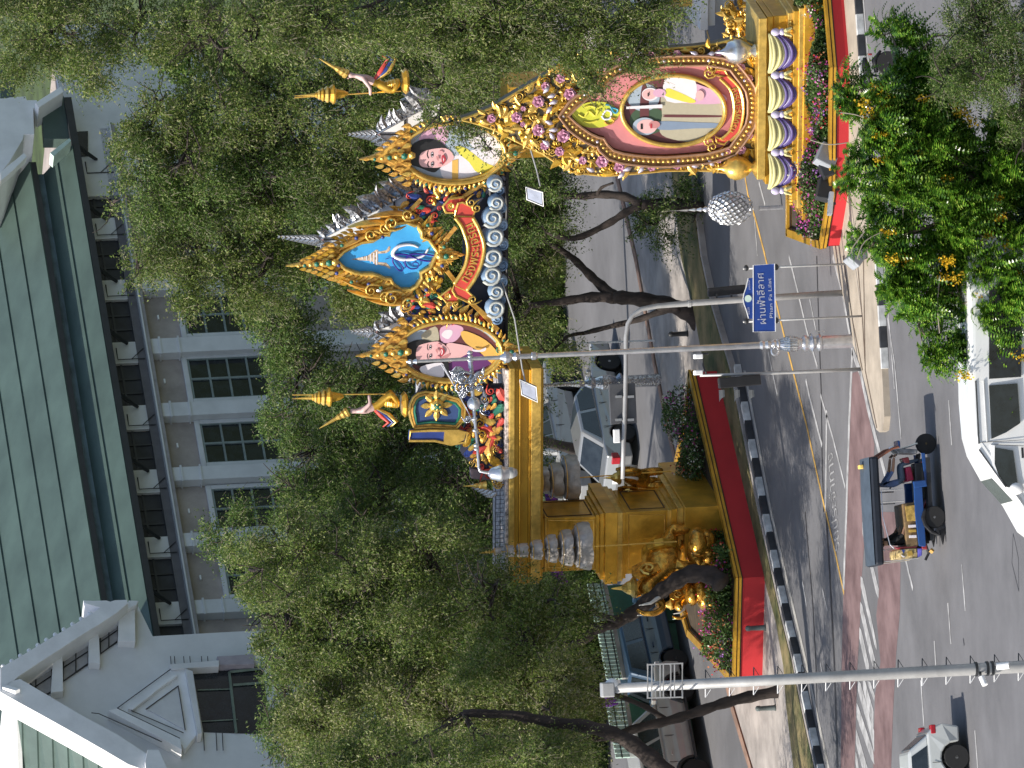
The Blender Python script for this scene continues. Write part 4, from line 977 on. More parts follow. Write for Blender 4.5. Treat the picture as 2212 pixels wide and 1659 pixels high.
# ------------------------------------------------------------------ figures
def figure(root, J, E, matfn, name='body', mats_=None, sub=1):
    """J: dict joint -> (Vector, radius); E: bones (a, b, group); first joint of the first bone is the root"""
    names = list(J); idx = {n: i for i, n in enumerate(names)}
    me = bpy.data.meshes.new(name); me.from_pydata([J[n][0]-ORG[root.name] for n in names], [(idx[a], idx[b]) for a, b, g in E], [])
    o = bpy.data.objects.new('tmp', me); COL.objects.link(o)
    md = o.modifiers.new('s', 'SKIN'); md.use_smooth_shade = True; md.branch_smoothing = 0.4
    for n in names:
        sv = me.skin_vertices[0].data[idx[n]]; r = J[n][1]; sv.radius = (r, r) if not isinstance(r, tuple) else r; sv.use_root = (n == names[0])
    ss = o.modifiers.new('u', 'SUBSURF'); ss.levels = sub; ss.render_levels = sub
    bpy.context.view_layer.update()
    m2 = bpy.data.meshes.new_from_object(o.evaluated_get(bpy.context.evaluated_depsgraph_get()))
    bpy.data.objects.remove(o); bpy.data.meshes.remove(me)
    m2.name = name; m2.materials.clear()
    for q in mats_: m2.materials.append(q)
    segs = [(J[a][0]-ORG[root.name], J[b][0]-ORG[root.name], g) for a, b, g in E]
    for p in m2.polygons:
        c = p.center; best = None
        for a, b, g in segs:
            d = b-a; t = max(0, min(1, (c-a).dot(d)/max(d.length_squared, 1e-9))); q = (a+d*t-c).length
            if best is None or q < best[0]: best = (q, g)
        p.material_index = best[1]; p.use_smooth = True
    ob = bpy.data.objects.new(name, m2); link(ob, root); return ob
STON = mat('pale_pink_stone', (0.55, 0.38, 0.36), 0.5, var=0.12, scale=6); HAIRM = mat('black_hair', (0.01, 0.01, 0.01), 0.6)
def deva(px, off, label, sd):
    """kneeling golden attendant holding a tiered parasol; px dict of pixel joints"""
    root = thing('attendant_statue', label, 'statue', PA.p(*px['knee'], off), group='gilded attendants on the arch')
    V = lambda k, o=0.0: PA.p(*px[k], off+o)
    J = {'hip': (V('hip'), .16), 'waist': (V('waist'), .11), 'chest': (V('chest'), .15), 'neck': (V('neck'), .055), 'head': (V('head'), .10),
         'shL': (V('chest', .14), .07), 'elL': (V('elbow', .22), .05), 'haL': (V('hand', .1), .04), 'shR': (V('chest', -.14), .07), 'elR': (V('elbow', -.12), .05), 'haR': (V('hand', -.02), .04),
         'knL': (V('knee', .12), .11), 'ftL': (V('foot', .1), .05), 'knR': (V('knee', -.12), .11), 'ftR': (V('foot', -.1), .05)}
    E = [('hip','waist',0), ('waist','chest',1), ('chest','neck',1), ('neck','head',2), ('chest','shL',1), ('shL','elL',2), ('elL','haL',2), ('chest','shR',1), ('shR','elR',2), ('elR','haR',2), ('hip','knL',0), ('knL','ftL',0), ('hip','knR',0), ('knR','ftR',0)]
    figure(root, J, E, None, 'body', [GOLD, STON, STON])
    mb = MB(); h = V('head'); d = (V('crown')-h); L = d.length; d.normalize(); u = d.orthogonal().normalized(); w_ = d.cross(u)
    mb.lathe([(.12, 0), (.13, .06), (.10, .1), (.11, .16), (.075, .22), (.08, .28), (.05, .36), (.03, L*.75), (.008, L)], h+d*0.04, 10, (u, w_, d)); part(mb, 'crown', GOLDB, root, smooth=False)
    f = h + PA.t*sd*0.09; mb = MB(); mb.ball(f, (.02, .02, .03), 6, 4); part(mb, 'nose', STON, root)
    for k, (m_, dz) in enumerate(((RIBR, 0), (NAVY, -.12), (GOLDB, -.2))):
        q = V('sash'); p0 = V('waist'); mid = (p0+q)/2 + Vector((0,0,dz)); mb = MB(); mb.tube([p0, mid+PA.n*.05, q+Vector((0,0,dz)), q - PA.t*sd*0.12 + Vector((0,0,dz+.16))], [.05, .07, .05, .015], 5); part(mb, 'sash', m_, root, smooth=True)
    for k in range(8):
        p = V('hip').lerp(V('foot'), k/8) ; mb = MB(); mb.lathe([(.13-.008*k, 0), (.15-.008*k, .03), (.10, .08)], p+Vector((0,0,-.04)), 8); part(mb, 'skirt_band', GOLDB if k % 2 else GOLD, root)
    mb = MB(); mb.lathe([(.3, 0), (.34, .06), (.26, .14)], V('foot')-Vector((0,0,.2)), 10); part(mb, 'pedestal', GOLD, root)
    return root
deva(dict(hip=(832,868), waist=(806,880), chest=(782,888), neck=(766,889), head=(755,887), crown=(692,924), elbow=(800,872), hand=(797,853), knee=(846,850), foot=(862,874), sash=(840,912)), 0.5, 'gilded kneeling attendant statue with pointed crown left of the left oval portrait', 1)
deva(dict(hip=(832,186), waist=(806,176), chest=(782,166), neck=(766,163), head=(752,162), crown=(692,128), elbow=(800,190), hand=(800,206), knee=(850,196), foot=(864,176), sash=(838,128)), 0.5, 'gilded kneeling attendant statue with pointed crown right of the right oval portrait', -1)
def gold_parasol(tip, bot, wide_x, off, label):
    root = thing('tiered_parasol', label, 'parasol', PA.p(*bot, off), group='gold tiered parasols held by the attendants')
    t = PA.p(*tip, off); b = PA.p(*bot, off); d = (t-b); L = d.length
    mb = MB(); mb.tube([b, t], 0.018, 6); part(mb, 'shaft', GOLDB, root)
    z0 = (Vector(PA.p(wide_x, (tip[1]+bot[1])/2, off)).z-b.z)/L; 
    n = 5; zc = z0*L
    for i in range(n):
        r = 0.23*(1-i/n)**0.8+.02; h = (L-zc)*0.16*(1-.1*i); mb = MB(); mb.lathe([(r, 0), (r*1.02, h*.25), (r*.72, h*.8), (r*.5, h)], b+Vector((0,0,zc)), 12); part(mb, 'tier', GOLDB if i % 2 else GOLD, root); zc += h*0.98
    mb = MB(); mb.lathe([(.05, 0), (.03, (L-zc)*.4), (.006, L-zc)], b+Vector((0,0,zc)), 8); part(mb, 'finial', GOLDB, root)
    mb = MB(); mb.lathe([(.03, -.36), (.09, -.26), (.14, -.05), (.2, 0)], b+Vector((0,0,z0*L)), 10); part(mb, 'tier', GOLD, root)
gold_parasol((631,853), (850,851), 713, 0.5, 'gold tiered ceremonial parasol held by the left attendant statue')
gold_parasol((636,211), (866,197), 722, 0.5, 'gold tiered ceremonial parasol held by the right attendant statue')
# seven-tiered cloth parasols on poles
CLOTH = mat('grey_satin', (0.42, 0.39, 0.37), 0.4, 0.2, var=0.2, scale=5, bump=0.5, bscale=8)
def cloth_parasol(tiers, tipx, bot, off, label, y_top):
    root = thing('cloth_parasol', label, 'parasol', PA.p(*bot, off), group='tiered cloth parasols on poles by the pier')
    b = PA.p(*bot, off); top = PA.p(tipx, y_top, off)
    mb = MB(); mb.tube([b, top], [0.022, 0.012], 6); part(mb, 'pole', GOLDB, root)
    for (x0, x1, y0, y1) in tiers:
        yc_ = (y0+y1)/2; aL, zt = PA.at(x0, y1, off); aR, _ = PA.at(x0, y0, off); zb = PA.at(x1, yc_, off)[1]
        R = (aR-aL)/2; c = PA.w((aL+aR)/2, off, zb); h = zt-zb; rings = []
        mb = MB(); n = 20; v = []; f = []
        for j, (rr, hh) in enumerate(((R*1.02, 0), (R*1.0, h*.35), (R*.95, h*.72), (R*.86, h), (R*.1, h*1.06))):
            for k in range(n):
                a = 2*math.pi*k/n; q = rr*(1+0.05*math.sin(5*a+j)); v.append(c+Vector((math.cos(a)*q, math.sin(a)*q, hh+0.02*math.sin(7*a+j))))
        for j in range(4):
            for k in range(n): f.append((j*n+k, j*n+(k+1) % n, (j+1)*n+(k+1) % n, (j+1)*n+k))
        mb.add(v, f); part(mb, 'tier', CLOTH, root, smooth=True)
        mb = MB(); mb.tube([c+Vector((math.cos(2*math.pi*k/n)*R*1.0, math.sin(2*math.pi*k/n)*R*1.0, h*.95)) for k in range(n)], 0.012, 4, closed=True); part(mb, 'fringe', GOLDB, root)
    x0 = tiers[0][0]; c = PA.p(x0, (tiers[0][2]+tiers[0][3])/2, off); L = top.z-c.z
    mb = MB(); mb.lathe([(.07, 0), (.03, L*.08), (.07, L*.14), (.025, L*.24), (.06, L*.3), (.02, L*.42), (.045, L*.48), (.012, L*.65), (.004, L)], c, 10); part(mb, 'finial', GOLDB, root)
cloth_parasol([(1067,1082,1184,1199),(1093,1109,1179,1203),(1118,1139,1175,1204),(1148,1169,1168,1209),(1180,1200,1157,1215),(1210,1233,1147,1222),(1242,1273,1132,1230)], 1036, (1462,1170), 1.3, 'tall seven tiered parasol of grey satin cloth before the sunlit front of the golden pier', 1195)
P2o = -2.4
cloth_parasol([(1092,1106,1032,1046),(1118,1130,1024,1050),(1143,1158,1018,1056),(1168,1183,1010,1066),(1187,1212,1002,1076),(1216,1246,986,1082)], 1062, (1449,1018), -1.8, 'tiered parasol of grey satin cloth behind the shaded right side of the golden pier', 1045)
# small ornaments at the left end of the beam top
root = thing('stupa_ornament', 'small grey panel with gold spire and silver flames on the golden beam', 'ornament', PA.p(1080, 1045, .1))
mb = MB(); mb.prism(PA, PA.path([(1016,1012),(1018,1034),(1080,1040),(1074,1022)], .1), -0.1, 0.1); part(mb, 'panel', mat('mauve_panel', (.2,.15,.17), .6), root)
c = PA.p(1050, 1048, .3); mb = MB(); mb.lathe([(.12,0),(.09,.1),(.1,.14),(.06,.22),(.07,.26),(.03,.36),(.008,.6)], c, 10); part(mb, 'spire', GOLDB, root)
for k in range(7):
    a, z = PA.at(1072-8*k, 1062-3*k, .2); put(root, PA, 'leaf', SFL, a, z, .25, .7, .3-.025*k)
for k in range(3): a, z = PA.at(1066+5*k, 1030+8*k, .3); put(root, PA, 'curl', GOLDB, a, z, .35, k, .22)
# ------------------------------------------------------------------ golden elephants on the plinth
GELE = mat('gold_statue', (0.60, 0.31, 0.05), 0.24, 0.75, var=0.4, scale=6, bump=0.9, bscale=9)
def elephant(foot_px, off, H_, face, label, s2=False, mix=.55):
    """standing gilded elephant, trunk raised; face = -1 looks to the left of the photo"""
    b = PA.p(*foot_px, off); root = thing('elephant_statue', label, 'statue', b, group='gilded elephants round the pier')
    X = (PA.t*face*mix+PA.n*math.sqrt(1-mix*mix)); Z = Vector((0,0,1)); Y = Z.cross(X); k = H_
    W_ = lambda x, y, z: b + X*(x*k) + Y*(y*k) + Z*(z*k)
    J = {'rump': (W_(-.42,0,.52), .22*k), 'belly': (W_(-.1,0,.5), .26*k), 'should': (W_(.2,0,.56), .23*k), 'neck': (W_(.36,0,.68), .17*k), 'head': (W_(.50,0,.80), .17*k), 'brow': (W_(.6,0,.74), .11*k),
         't1': (W_(.72,0,.62), .07*k), 't2': (W_(.84,0,.60), .055*k), 't3': (W_(.93,0,.74), .045*k), 't4': (W_(.92,0,.9), .035*k), 't5': (W_(.84,0,.98), .025*k)}
    E = [('rump','belly',0),('belly','should',0),('should','neck',0),('neck','head',0),('head','brow',0),('brow','t1',0),('t1','t2',0),('t2','t3',0),('t3','t4',0),('t4','t5',0)]
    for n_, x, y in (('a', .24, .14), ('b', .2, -.14), ('c', -.42, .14), ('d', -.4, -.14)):
        J['h'+n_] = (W_(x, y, .34), .11*k); J['k'+n_] = (W_(x+.03, y, .18), .085*k); J['f'+n_] = (W_(x, y, .03), .09*k)
        E += [('should' if x > 0 else 'rump', 'h'+n_, 0), ('h'+n_, 'k'+n_, 0), ('k'+n_, 'f'+n_, 0)]
    figure(root, J, E, None, 'body', [GELE])
    for sd in (-1, 1):
        mb = MB(); pts = [(0,0),(.06,.16),(-.02,.26),(-.16,.24),(-.24,.08),(-.2,-.12),(-.08,-.16)]
        v = [W_(.42+x, sd*(.17+.05*abs(x)), .74+z) for x, z in pts]+[W_(.42+x, sd*(.21+.05*abs(x)), .74+z) for x, z in pts]; n = len(pts)
        mb.add(v, [tuple(range(n)), tuple(range(2*n-1, n-1, -1))]+[(i, n+i, n+(i+1) % n, (i+1) % n) for i in range(n)]); part(mb, 'ear', GELE, root, bevel=.02)
        sp = []; 
        for q in range(14): t = q/13; a_ = t*9; sp.append(W_(.33+math.cos(a_)*.10*(1-t*.85), sd*(.24+.02*t), .77+math.sin(a_)*.12*(1-t*.85)))
        mb = MB(); mb.tube(sp, .018*k, 4); part(mb, 'ear_scroll', GOLDB, root)
        mb = MB(); mb.tube([W_(.6, sd*.09, .64), W_(.74, sd*.12, .66), W_(.84, sd*.12, .8), W_(.86, sd*.11, .96)], [.035*k, .03*k, .022*k, .006*k], 6); part(mb, 'tusk', mat('ivory', (.7,.68,.64), .3), root, smooth=True)
    mb = MB(); mb.lathe([(.13*k,0),(.15*k,.04*k),(.1*k,.08*k),(.08*k,.13*k),(.03*k,.2*k),(.006*k,.34*k)], W_(.46,0,.93), 10); part(mb, 'headdress', GOLDB, root)
    mb = MB(); mb.lathe([(.27*k,-.06*k),(.275*k,.0),(.27*k,.06*k)], W_(-.1,0,.5), 14, (Y, Z, X)); part(mb, 'saddle_cloth', GOLD, root)
    mb = MB(); mb.tube([W_(-.62,0,.6), W_(-.7,0,.45), W_(-.68,0,.28)], [.03*k,.02*k,.03*k], 5); part(mb, 'tail', GELE, root)
    return root
elephant((1508, 1205), 1.0, 1.9, -1, 'large gilded elephant statue on the pier plinth behind the leaning trunk')
elephant((1522, 1272), 1.3, 1.0, -1, 'low gilded elephant statue at the left foot of the pier plinth')
elephant((1435, 1040), -2.2, 1.35, 1, 'gilded elephant statue half hidden behind the shaded right side of the pier')
# golden rock base
root = thing('gilded_rockwork', 'lumpy gilded rockwork carrying the elephants at the left foot of the pier', 'rockwork', PA.p(1520, 1260, 1))
rnd = random.Random(3)
for k in range(26):
    x, y = rnd.uniform(1492, 1545), rnd.uniform(1165, 1305); mb = MB(); r = rnd.uniform(.18, .34); mb.ball(PA.p(x, y, .9+rnd.uniform(0, .9)), (r*1.2, r, r*.8), 8, 6); part(mb, 'rock', GELE, root, smooth=True)
# gold foliage urn at the far right and white stage base
root = thing('foliage_urn', 'gold openwork foliage clump standing left of the white temple stage at the right edge', 'ornament', G(1745, 62))
c = A(1690, 30, G(1742, 40).y+.4)
u = G(1742, 40); P3 = Plane(u, -rad(18))
for k in range(90):
    a, z = P3.at(rnd.uniform(1572, 1612), rnd.uniform(2, 88), 0)
    put(root, P3, rnd.choice(['curl', 'leaf', 'leafl']), GOLDB if rnd.random() < .6 else GOLD, a, z, rnd.uniform(-.25, .25), rnd.uniform(-2, 2), rnd.uniform(.14, .3))
mb = MB(); a, z = P3.at(1610, 40); mb.tube([P3.w(a, 0, 0), P3.w(a, 0, z)], .12, 8); part(mb, 'stem', GOLD, root)
# white temple stage at right edge (stepped, with pilasters)
PW = Plane(G(1655, 10)+Vector((0, 5, 0)), -rad(18)); root = thing('white_temple_stage', 'white tiered temple like structure with sunlit ledges cut by the right edge of the picture', 'monument', PW.p(1500, -10))
for (x0, x1, yl, o) in ((1372,1392,18,.5),(1392,1412,4,.2),(1412,1436,22,.6),(1436,1462,10,.3),(1462,1500,14,.25),(1500,1512,56,.7),(1512,1530,66,1.0),(1530,1545,56,.8)):
    aL, zt = PW.at(x0, yl, o); zb = PW.at(x1, yl, o)[1]; mb = MB(); mb.pbox(PW, aL, aL+4, -3, o, zb, zt); part(mb, 'tier', WHITE, root, bevel=.02)
aL, zt = PW.at(1545, 30, .4); mb = MB(); mb.pbox(PW, aL, aL+4, -3, .4, 0, zt); part(mb, 'base', WHITE, root)
for k in range(6):
    a, z = PW.at(1470, 10-8*k, .3); mb = MB(); mb.pbox(PW, a-.05, a+.05, .25, .36, z-.5, z+.3); part(mb, 'pilaster', GOLDB, root)

# ------------------------------------------------------------------ street lamp (ornate silver)
def px_tube(pts, Y, r, n=10): mb = MB(); mb.tube([A(x, y, Y) for x, y in pts], r, n); return mb
lb = G(1853, 736); YL = lb.y
lamp = thing('ornate_street_lamp', 'tall ornate silver street lamp on a moulded base with one arm over the arch', 'street lamp', lb)
top = A(882, 798, YL); H_ = top.z
def h(x): return A(x, 745, YL).z
def rl(px): return px/88.0/2
prof = [(rl(34),0),(rl(34),.12),(rl(30),.14),(rl(29),h(1775)),(rl(38),h(1772)),(rl(38),h(1768)),(rl(26),h(1762)),(rl(30),h(1757)),(rl(44),h(1753)),(rl(28),h(1748)),(rl(34),h(1742)),(rl(36),h(1737)),(rl(22),h(1732)),(rl(24),h(1728)),(rl(33),h(1720)),(rl(31),h(1705)),(rl(26),h(1692)),(rl(20),h(1684)),(rl(24),h(1680)),(rl(20),h(1676)),(rl(22),h(1671)),(rl(15),h(1666)),(rl(18),h(1658)),(rl(14),h(1652)),(rl(19),h(1646)),(rl(15),h(1640)),(rl(14),h(1600))]
mb = MB(); mb.lathe(prof, lb, 20); part(mb, 'base_column', SILV, lamp, smooth=False)
mb = MB(); mb.lathe([(rl(14),h(1600)),(rl(12),h(1350)),(rl(11),h(1160)),(rl(18),h(1155)),(rl(18),h(1148)),(rl(11),h(1146)),(rl(12),h(1120)),(rl(20),h(1112)),(rl(13),h(1106)),(rl(24),h(1098)),(rl(26),h(1090)),(rl(14),h(1084)),(rl(9),h(1078)),(rl(8),h(1000)),(rl(7),h(900)),(rl(12),h(898)),(rl(6),h(890)),(rl(11),h(884)),(.01,h(876))], lb, 14); part(mb, 'shaft', SILV, lamp)
# ribs on base vase
for k in range(16):
    a = 2*math.pi*k/16; r = rl(33); mb = MB(); mb.tube([lb+Vector((math.cos(a)*r*.98, math.sin(a)*r*.98, h(1722))), lb+Vector((math.cos(a)*r*.97, math.sin(a)*r*.97, h(1704))), lb+Vector((math.cos(a)*r*.66, math.sin(a)*r*.66, h(1684)))], [.012,.03,.008], 4); part(mb, 'petal', SILVO, lamp)
# arm to the left with globe and figure; short arm to the right
mb = px_tube([(1018, 790), (1021, 850), (1025, 900), (1031, 960), (1034, 1010), (1037, 1018), (1052, 1021), (1066, 1023)], YL, [rl(9),rl(8),rl(7),rl(6),rl(6),rl(6),rl(7),rl(8)]); part(mb, 'arm', SILV, lamp, smooth=True)
mb = px_tube([(1017, 795), (1015, 775), (1014, 757)], YL, [rl(10), rl(9), rl(5)]); part(mb, 'arm', SILV, lamp)
for y in (762, 770, 780, 815, 826, 838, 905, 930, 962, 970): mb = MB(); mb.ball(A(1017+(y-790)*.07, y, YL), (.05,.06,.075), 8, 5); part(mb, 'bead', SILV, lamp, smooth=True)
mb = MB(); mb.ball(A(1024, 872, YL-.05), .17, 14, 8); part(mb, 'globe', SILV, lamp, smooth=True)
mb = MB(); mb.tube([A(952, 786, YL), A(975, 822, YL), A(1006, 880, YL), A(1036, 938, YL)], .012, 5); part(mb, 'stay_rod', SILV, lamp)
mb = MB(); mb.tube([A(958, 790, YL), A(965, 803, YL), A(978, 826, YL)], .02, 5); part(mb, 'stay_rod', SILV, lamp)
PLm = Plane(lb, 0)
for (x, y, s_, fl) in ((1000,818,.36,0),(1012,838,.3,1),(985,812,.26,1),(1002,850,.24,0),(1040,812,.2,1),(1038,838,.22,0),(1046,862,.2,1),(1010,905,.2,0),(1044,885,.2,1),(995,838,.3,0),(1022,822,.26,1)):
    a, z = PLm.at(x, y, .05); put(lamp, PLm, 'curl', SILVO, a, z, .05, random.uniform(-2, 2), s_, flip=bool(fl))
    a, z = PLm.at(x+4, y-4, .05); put(lamp, PLm, 'leaf', SILVO, a, z, .08, random.uniform(-2, 2), s_*.9)
mb = MB(); mb.lathe([(.15, -.03), (.17, 0), (.15, .03)], A(990, 806, YL), 16, (Vector((1,0,0)), Vector((0,0,1)), Vector((0,-1,0)))); part(mb, 'medallion', SILVO, lamp)
mb = MB(); c = A(1070, 1023, YL)
mb.lathe([(.05, .18), (.14, .1), (.17, 0), (.19, -.06), (.21, -.12), (.205, -.16), (.17, -.2), (.15, -.3), (.13, -.45), (.07, -.52), (.02, -.53)], c, 16); part(mb, 'lantern', SILV, lamp, smooth=True)
mb = MB(); mb.lathe([(.15, -.26), (.14, -.42), (.08, -.54), (.01, -.56)], c, 16); part(mb, 'lantern_glass', mat('frosted_glass', (.35,.36,.36), .3, var=.1), lamp, smooth=True)
mb = MB(); mb.box(A(1772, 716, YL), (.03, .03, .22)); part(mb, 'finial', SILV, lamp)
mb = MB(); sp = [A(1674+8*math.cos(t), 758+10*math.sin(t), YL-.1) for t in [i*.5 for i in range(13)]]; mb.tube(sp, .025, 5); part(mb, 'side_loop', SILV, lamp)
# silver lamp base far behind (beyond the median)
b2 = G(1438, 820); fl = thing('ornate_street_lamp', 'distant silver street lamp base at the near edge of the far road', 'street lamp', b2)
mb = MB(); hh = lambda x: A(x, 815, b2.y).z
mb.lathe([(.22,0),(.22,.1),(.17,.15),(.16,hh(1345)),(.22,hh(1342)),(.24,hh(1338)),(.14,hh(1330)),(.2,hh(1318)),(.2,hh(1300)),(.13,hh(1285)),(.15,hh(1275)),(.08,hh(1262)),(.1,hh(1250)),(.06,hh(1230)),(.05,hh(1050))], b2, 16); part(mb, 'base_column', SILVO, fl)

# ------------------------------------------------------------------ traffic signals
def signal_pole(name, label, base_px, pts, r, extra=None):
    b = G(*base_px); root = thing(name, label, 'traffic signal', b); Y = b.y
    mb = MB(); mb.tube([A(x, y, Y) for x, y in pts], r, 10); part(mb, 'pole', STEEL, root, smooth=True)
    return root, Y
s1, Y1 = signal_pole('signal_mast', 'grey signal mast with a long arm curving left over the road', (1832, 632), [(1832,632),(1620,646),(1490,655),(1420,661),(1385,668),(1366,682),(1356,700),(1352,730),(1352,800),(1350,880),(1347,960),(1345,1035)], [.085,.085,.08,.065,.06,.055,.055,.055,.055,.055,.055,.05])
mb = MB(); mb.tube([A(1492, 655, Y1), A(1486, 655.4, Y1)], .1, 10); part(mb, 'collar', STEEL, s1)
mb = MB(); c = A(1345, 872, Y1+.12); mb.box(c, (1.0, .12, .66)); part(mb, 'backing_plate', mat('grey_plate', (.07,.072,.08), .6), s1, bevel=.01)
for y in (857, 907):
    for dx in (-14, 12): mb = MB(); mb.box(A(1350+dx, y, Y1), (.06, .08, .16)); part(mb, 'bracket', SILV, s1)
mb = MB(); c = A(1332, 942, Y1-.05); mb.box(c, (.34, .12, .16)); part(mb, 'camera', WHITE, s1, bevel=.02)
mb = MB(); mb.box(A(1569, 628, Y1+.12), (.22, .18, .95), (Vector((1,0,.05)).normalized(), Vector((0,1,0)), Vector((-.05,0,1)).normalized())); part(mb, 'signal_head', BLACK, s1, bevel=.02)
for x in (1548, 1580): mb = MB(); mb.box(A(x, 640, Y1), (.12, .05, .04)); part(mb, 'bracket', DARK, s1)
s2, Y2 = signal_pole('signal_post', 'slender grey post carrying a three light signal head and a small camera arm', (1869, 797), [(1869,797),(1740,803),(1612,808),(1512,811)], [.05,.045,.04,.035])
mb = MB(); mb.box(A(1597, 824, Y2-.05), (.26, .24, 1.05), (Vector((1,0,.05)).normalized(), Vector((0,1,0)), Vector((-.05,0,1)).normalized())); part(mb, 'signal_head', BLACK, s2, bevel=.025)
for i, x in enumerate((1563, 1596, 1627)):
    mb = MB(); c = A(x, 842, Y2-.05); n = 9; v = []; f = []
    for k in range(n):
        a = math.pi*k/(n-1); 
        for L in (0, .30-.12*abs(math.cos(a))): v.append(c+Vector((-L, math.cos(a)*.12, math.sin(a)*.12)))
    for k in range(n-1): f.append((k*2, k*2+1, k*2+3, k*2+2))
    mb.add(v, f); part(mb, 'visor', mat('visor_grey', (.05,.055,.06), .5), s2)
mb = px_tube([(1527, 811), (1519, 790), (1516, 764)], Y2, .025, 6); part(mb, 'camera_arm', DARK, s2)
for y in (770, 805): mb = MB(); mb.box(A(1508, y, Y2), (.12, .3, .2)); part(mb, 'camera', WHITE, s2, bevel=.02)
mb = MB(); mb.tube([A(1516, 764, Y2), A(1530, 764, Y2)], .03, 6); part(mb, 'camera', DARK, s2)
# ------------------------------------------------------------------ street sign
gb = G(1874, 628); PG = Plane(gb, rad(2)); sign = thing('street_name_sign', 'blue street name sign with white lettering and crest on two thin posts', 'street sign', gb)
SBLUE = mat('sign_blue', (0.015, 0.055, 0.27), 0.45, var=0.06)
for yb, yt in ((568, 577), (682, 692)):
    mb = MB(); q0 = PG.at(1873, yb); q1 = PG.at(1606, yt+3); mb.tube([PG.w(q0[0], -.06, 0), PG.w(q1[0], -.06, q1[1])], .028, 8); part(mb, 'post', STEEL, sign, smooth=True)
    for x in (1612, 1677): mb = MB(); mb.ball(PG.p(x, yt+2 if x < 1640 else yt, -.05), (.08, .05, .06), 8, 5); part(mb, 'clamp', DARK, sign)
cor = [(1627,573),(1673,570),(1675,716),(1627,717)]
so_ = PG.path(cor); up = [(1629,600),(1616,601),(1612,620),(1607,634),(1605,645),(1607,657),(1612,670),(1617,688),(1629,689)]
mb = MB(); mb.prism(PG, so_, -.03, 0.0); part(mb, 'sign_board', SBLUE, sign, bevel=.006)
mb = MB(); mb.prism(PG, PG.path(up), -.028, -.002); part(mb, 'sign_top', SBLUE, sign)
mb = MB(); mb.tube([PG.w(a, .002, z) for a, z in so_], .014, 4, closed=True); part(mb, 'sign_border', WHITEB, sign)
mb = MB(); mb.tube([PG.w(a, .0, z) for a, z in PG.path(up[1:-1])], .013, 4); part(mb, 'sign_border', WHITEB, sign)
def sign_text(s, xc, y0, y1, name, sq=1.0):
    v, f = text_geo(s, .25, .002); x0 = min(p.x for p in v); x1 = max(p.x for p in v); ym = (min(p.y for p in v)+max(p.y for p in v))/2
    q0 = PG.at(xc, y0); q1 = PG.at(xc+(y0-y1)*-.0, y1); L = q1[0]-q0[0]; k = L/(x1-x0); slope = 0
    zc = PG.at(xc, (y0+y1)/2)[1]
    mb = MB(); mb.add([PG.w(q0[0]+(p.x-x0)*k, .012, zc+(p.y-ym)*k*sq) for p in v], f); part(mb, name, WHITEB, sign)
sign_text('ผ่านฟ้าลีลาศ', 1643, 700, 590, 'lettering', .95)
sign_text('Phan Fa Lilat', 1664, 687, 601, 'lettering', .62)
sign_text('แขวง', 1617, 679, 664, 'lettering'); sign_text('บวรนิเวศ', 1618, 626, 605, 'lettering')
mb = MB(); c = PG.p(1616, 645, .01); mb.lathe([(.088, 0), (.088, .008)], c, 18, (PG.t, Vector((0,0,1)), PG.n)); part(mb, 'crest_disc', mat('crest_pale', (.6,.75,.66), .5), sign)
# ------------------------------------------------------------------ tall steel pole with climbing steps (left)
pb = G(2330, 1434); YP = pb.y; pole = thing('camera_pole', 'tall grey steel pole with climbing steps, a square cage and cameras', 'pole', pb)
mb = MB(); mb.tube([pb, A(2212, 1440, YP), A(1800, 1462, YP), A(1326, 1487, YP)], [.155, .145, .13, .11], 16); part(mb, 'shaft', STEEL, pole, smooth=True)
def yp(x): return 1440+(2212-x)*0.0531
xs = list(range(1420, 2212, 52))
for i, x in enumerate(xs):
    if 1395 < x < 1478: continue
    for sd in (-1, 1):
        c = A(x, yp(x)+sd*12, YP); d = A(x, yp(x)+sd*30, YP); e = A(x+11, yp(x)+sd*13, YP)
        mb = MB(); mb.tube([c, d], .014, 5); mb.tube([d, e], .009, 4); part(mb, 'climbing_step', WHITEB if sd > 0 else DARK, pole)
# cage
cx0, cx1, cy0, cy1 = 1399, 1474, 1433, 1508
for dY in (-.28, .28):
    q = [A(x, y, YP+dY) for x, y in ((cx0, cy1), (cx0, cy0+3), (cx1, cy0), (cx1, cy1-2))]
    mb = MB(); mb.tube(q, .03, 4, closed=True); part(mb, 'cage_frame', STEEL, pole)
for x in (1399, 1424, 1447, 1474):
    for y in (cy0+2, cy1-1): mb = MB(); mb.tube([A(x, y, YP-.28), A(x, y, YP+.28)], .025, 4); part(mb, 'cage_bar', STEEL, pole)
for x in (1408, 1426, 1433, 1449, 1457): mb = MB(); mb.tube([A(x, cy0+2, YP-.29), A(x, cy1-2, YP-.29)], .018, 4); part(mb, 'cage_bar', STEEL, pole)
mb = MB(); mb.box(A(1312, 1490, YP), (.34, .3, .3)); part(mb, 'camera_housing', STEEL, pole, bevel=.03)
mb = MB(); mb.ball(A(1322, 1478, YP), (.14, .14, .16), 10, 6); part(mb, 'camera_dome', WHITE, pole, smooth=True)
mb = MB(); mb.tube([A(1326, 1487, YP), A(1312, 1489, YP)], .04, 6); part(mb, 'bracket', DARK, pole)
for x in (2108, 2132, 2143): 
    mb = MB(); p0 = A(x, yp(x), YP); mb.lathe([(.17, -.03), (.17, .03)], p0, 16); part(mb, 'clamp', DARK, pole)
mb = MB(); d = Vector((.1, -.3, -.9)).normalized(); mb.tube([A(2153, 1440, YP-.25), A(2180, 1437, YP-.35)], .085, 10); part(mb, 'camera', WHITEB, pole)
mb = MB(); mb.tube([A(2120, 1462, YP-.2), A(2128, 1480, YP-.3)], .07, 10); part(mb, 'camera', WHITEB, pole)
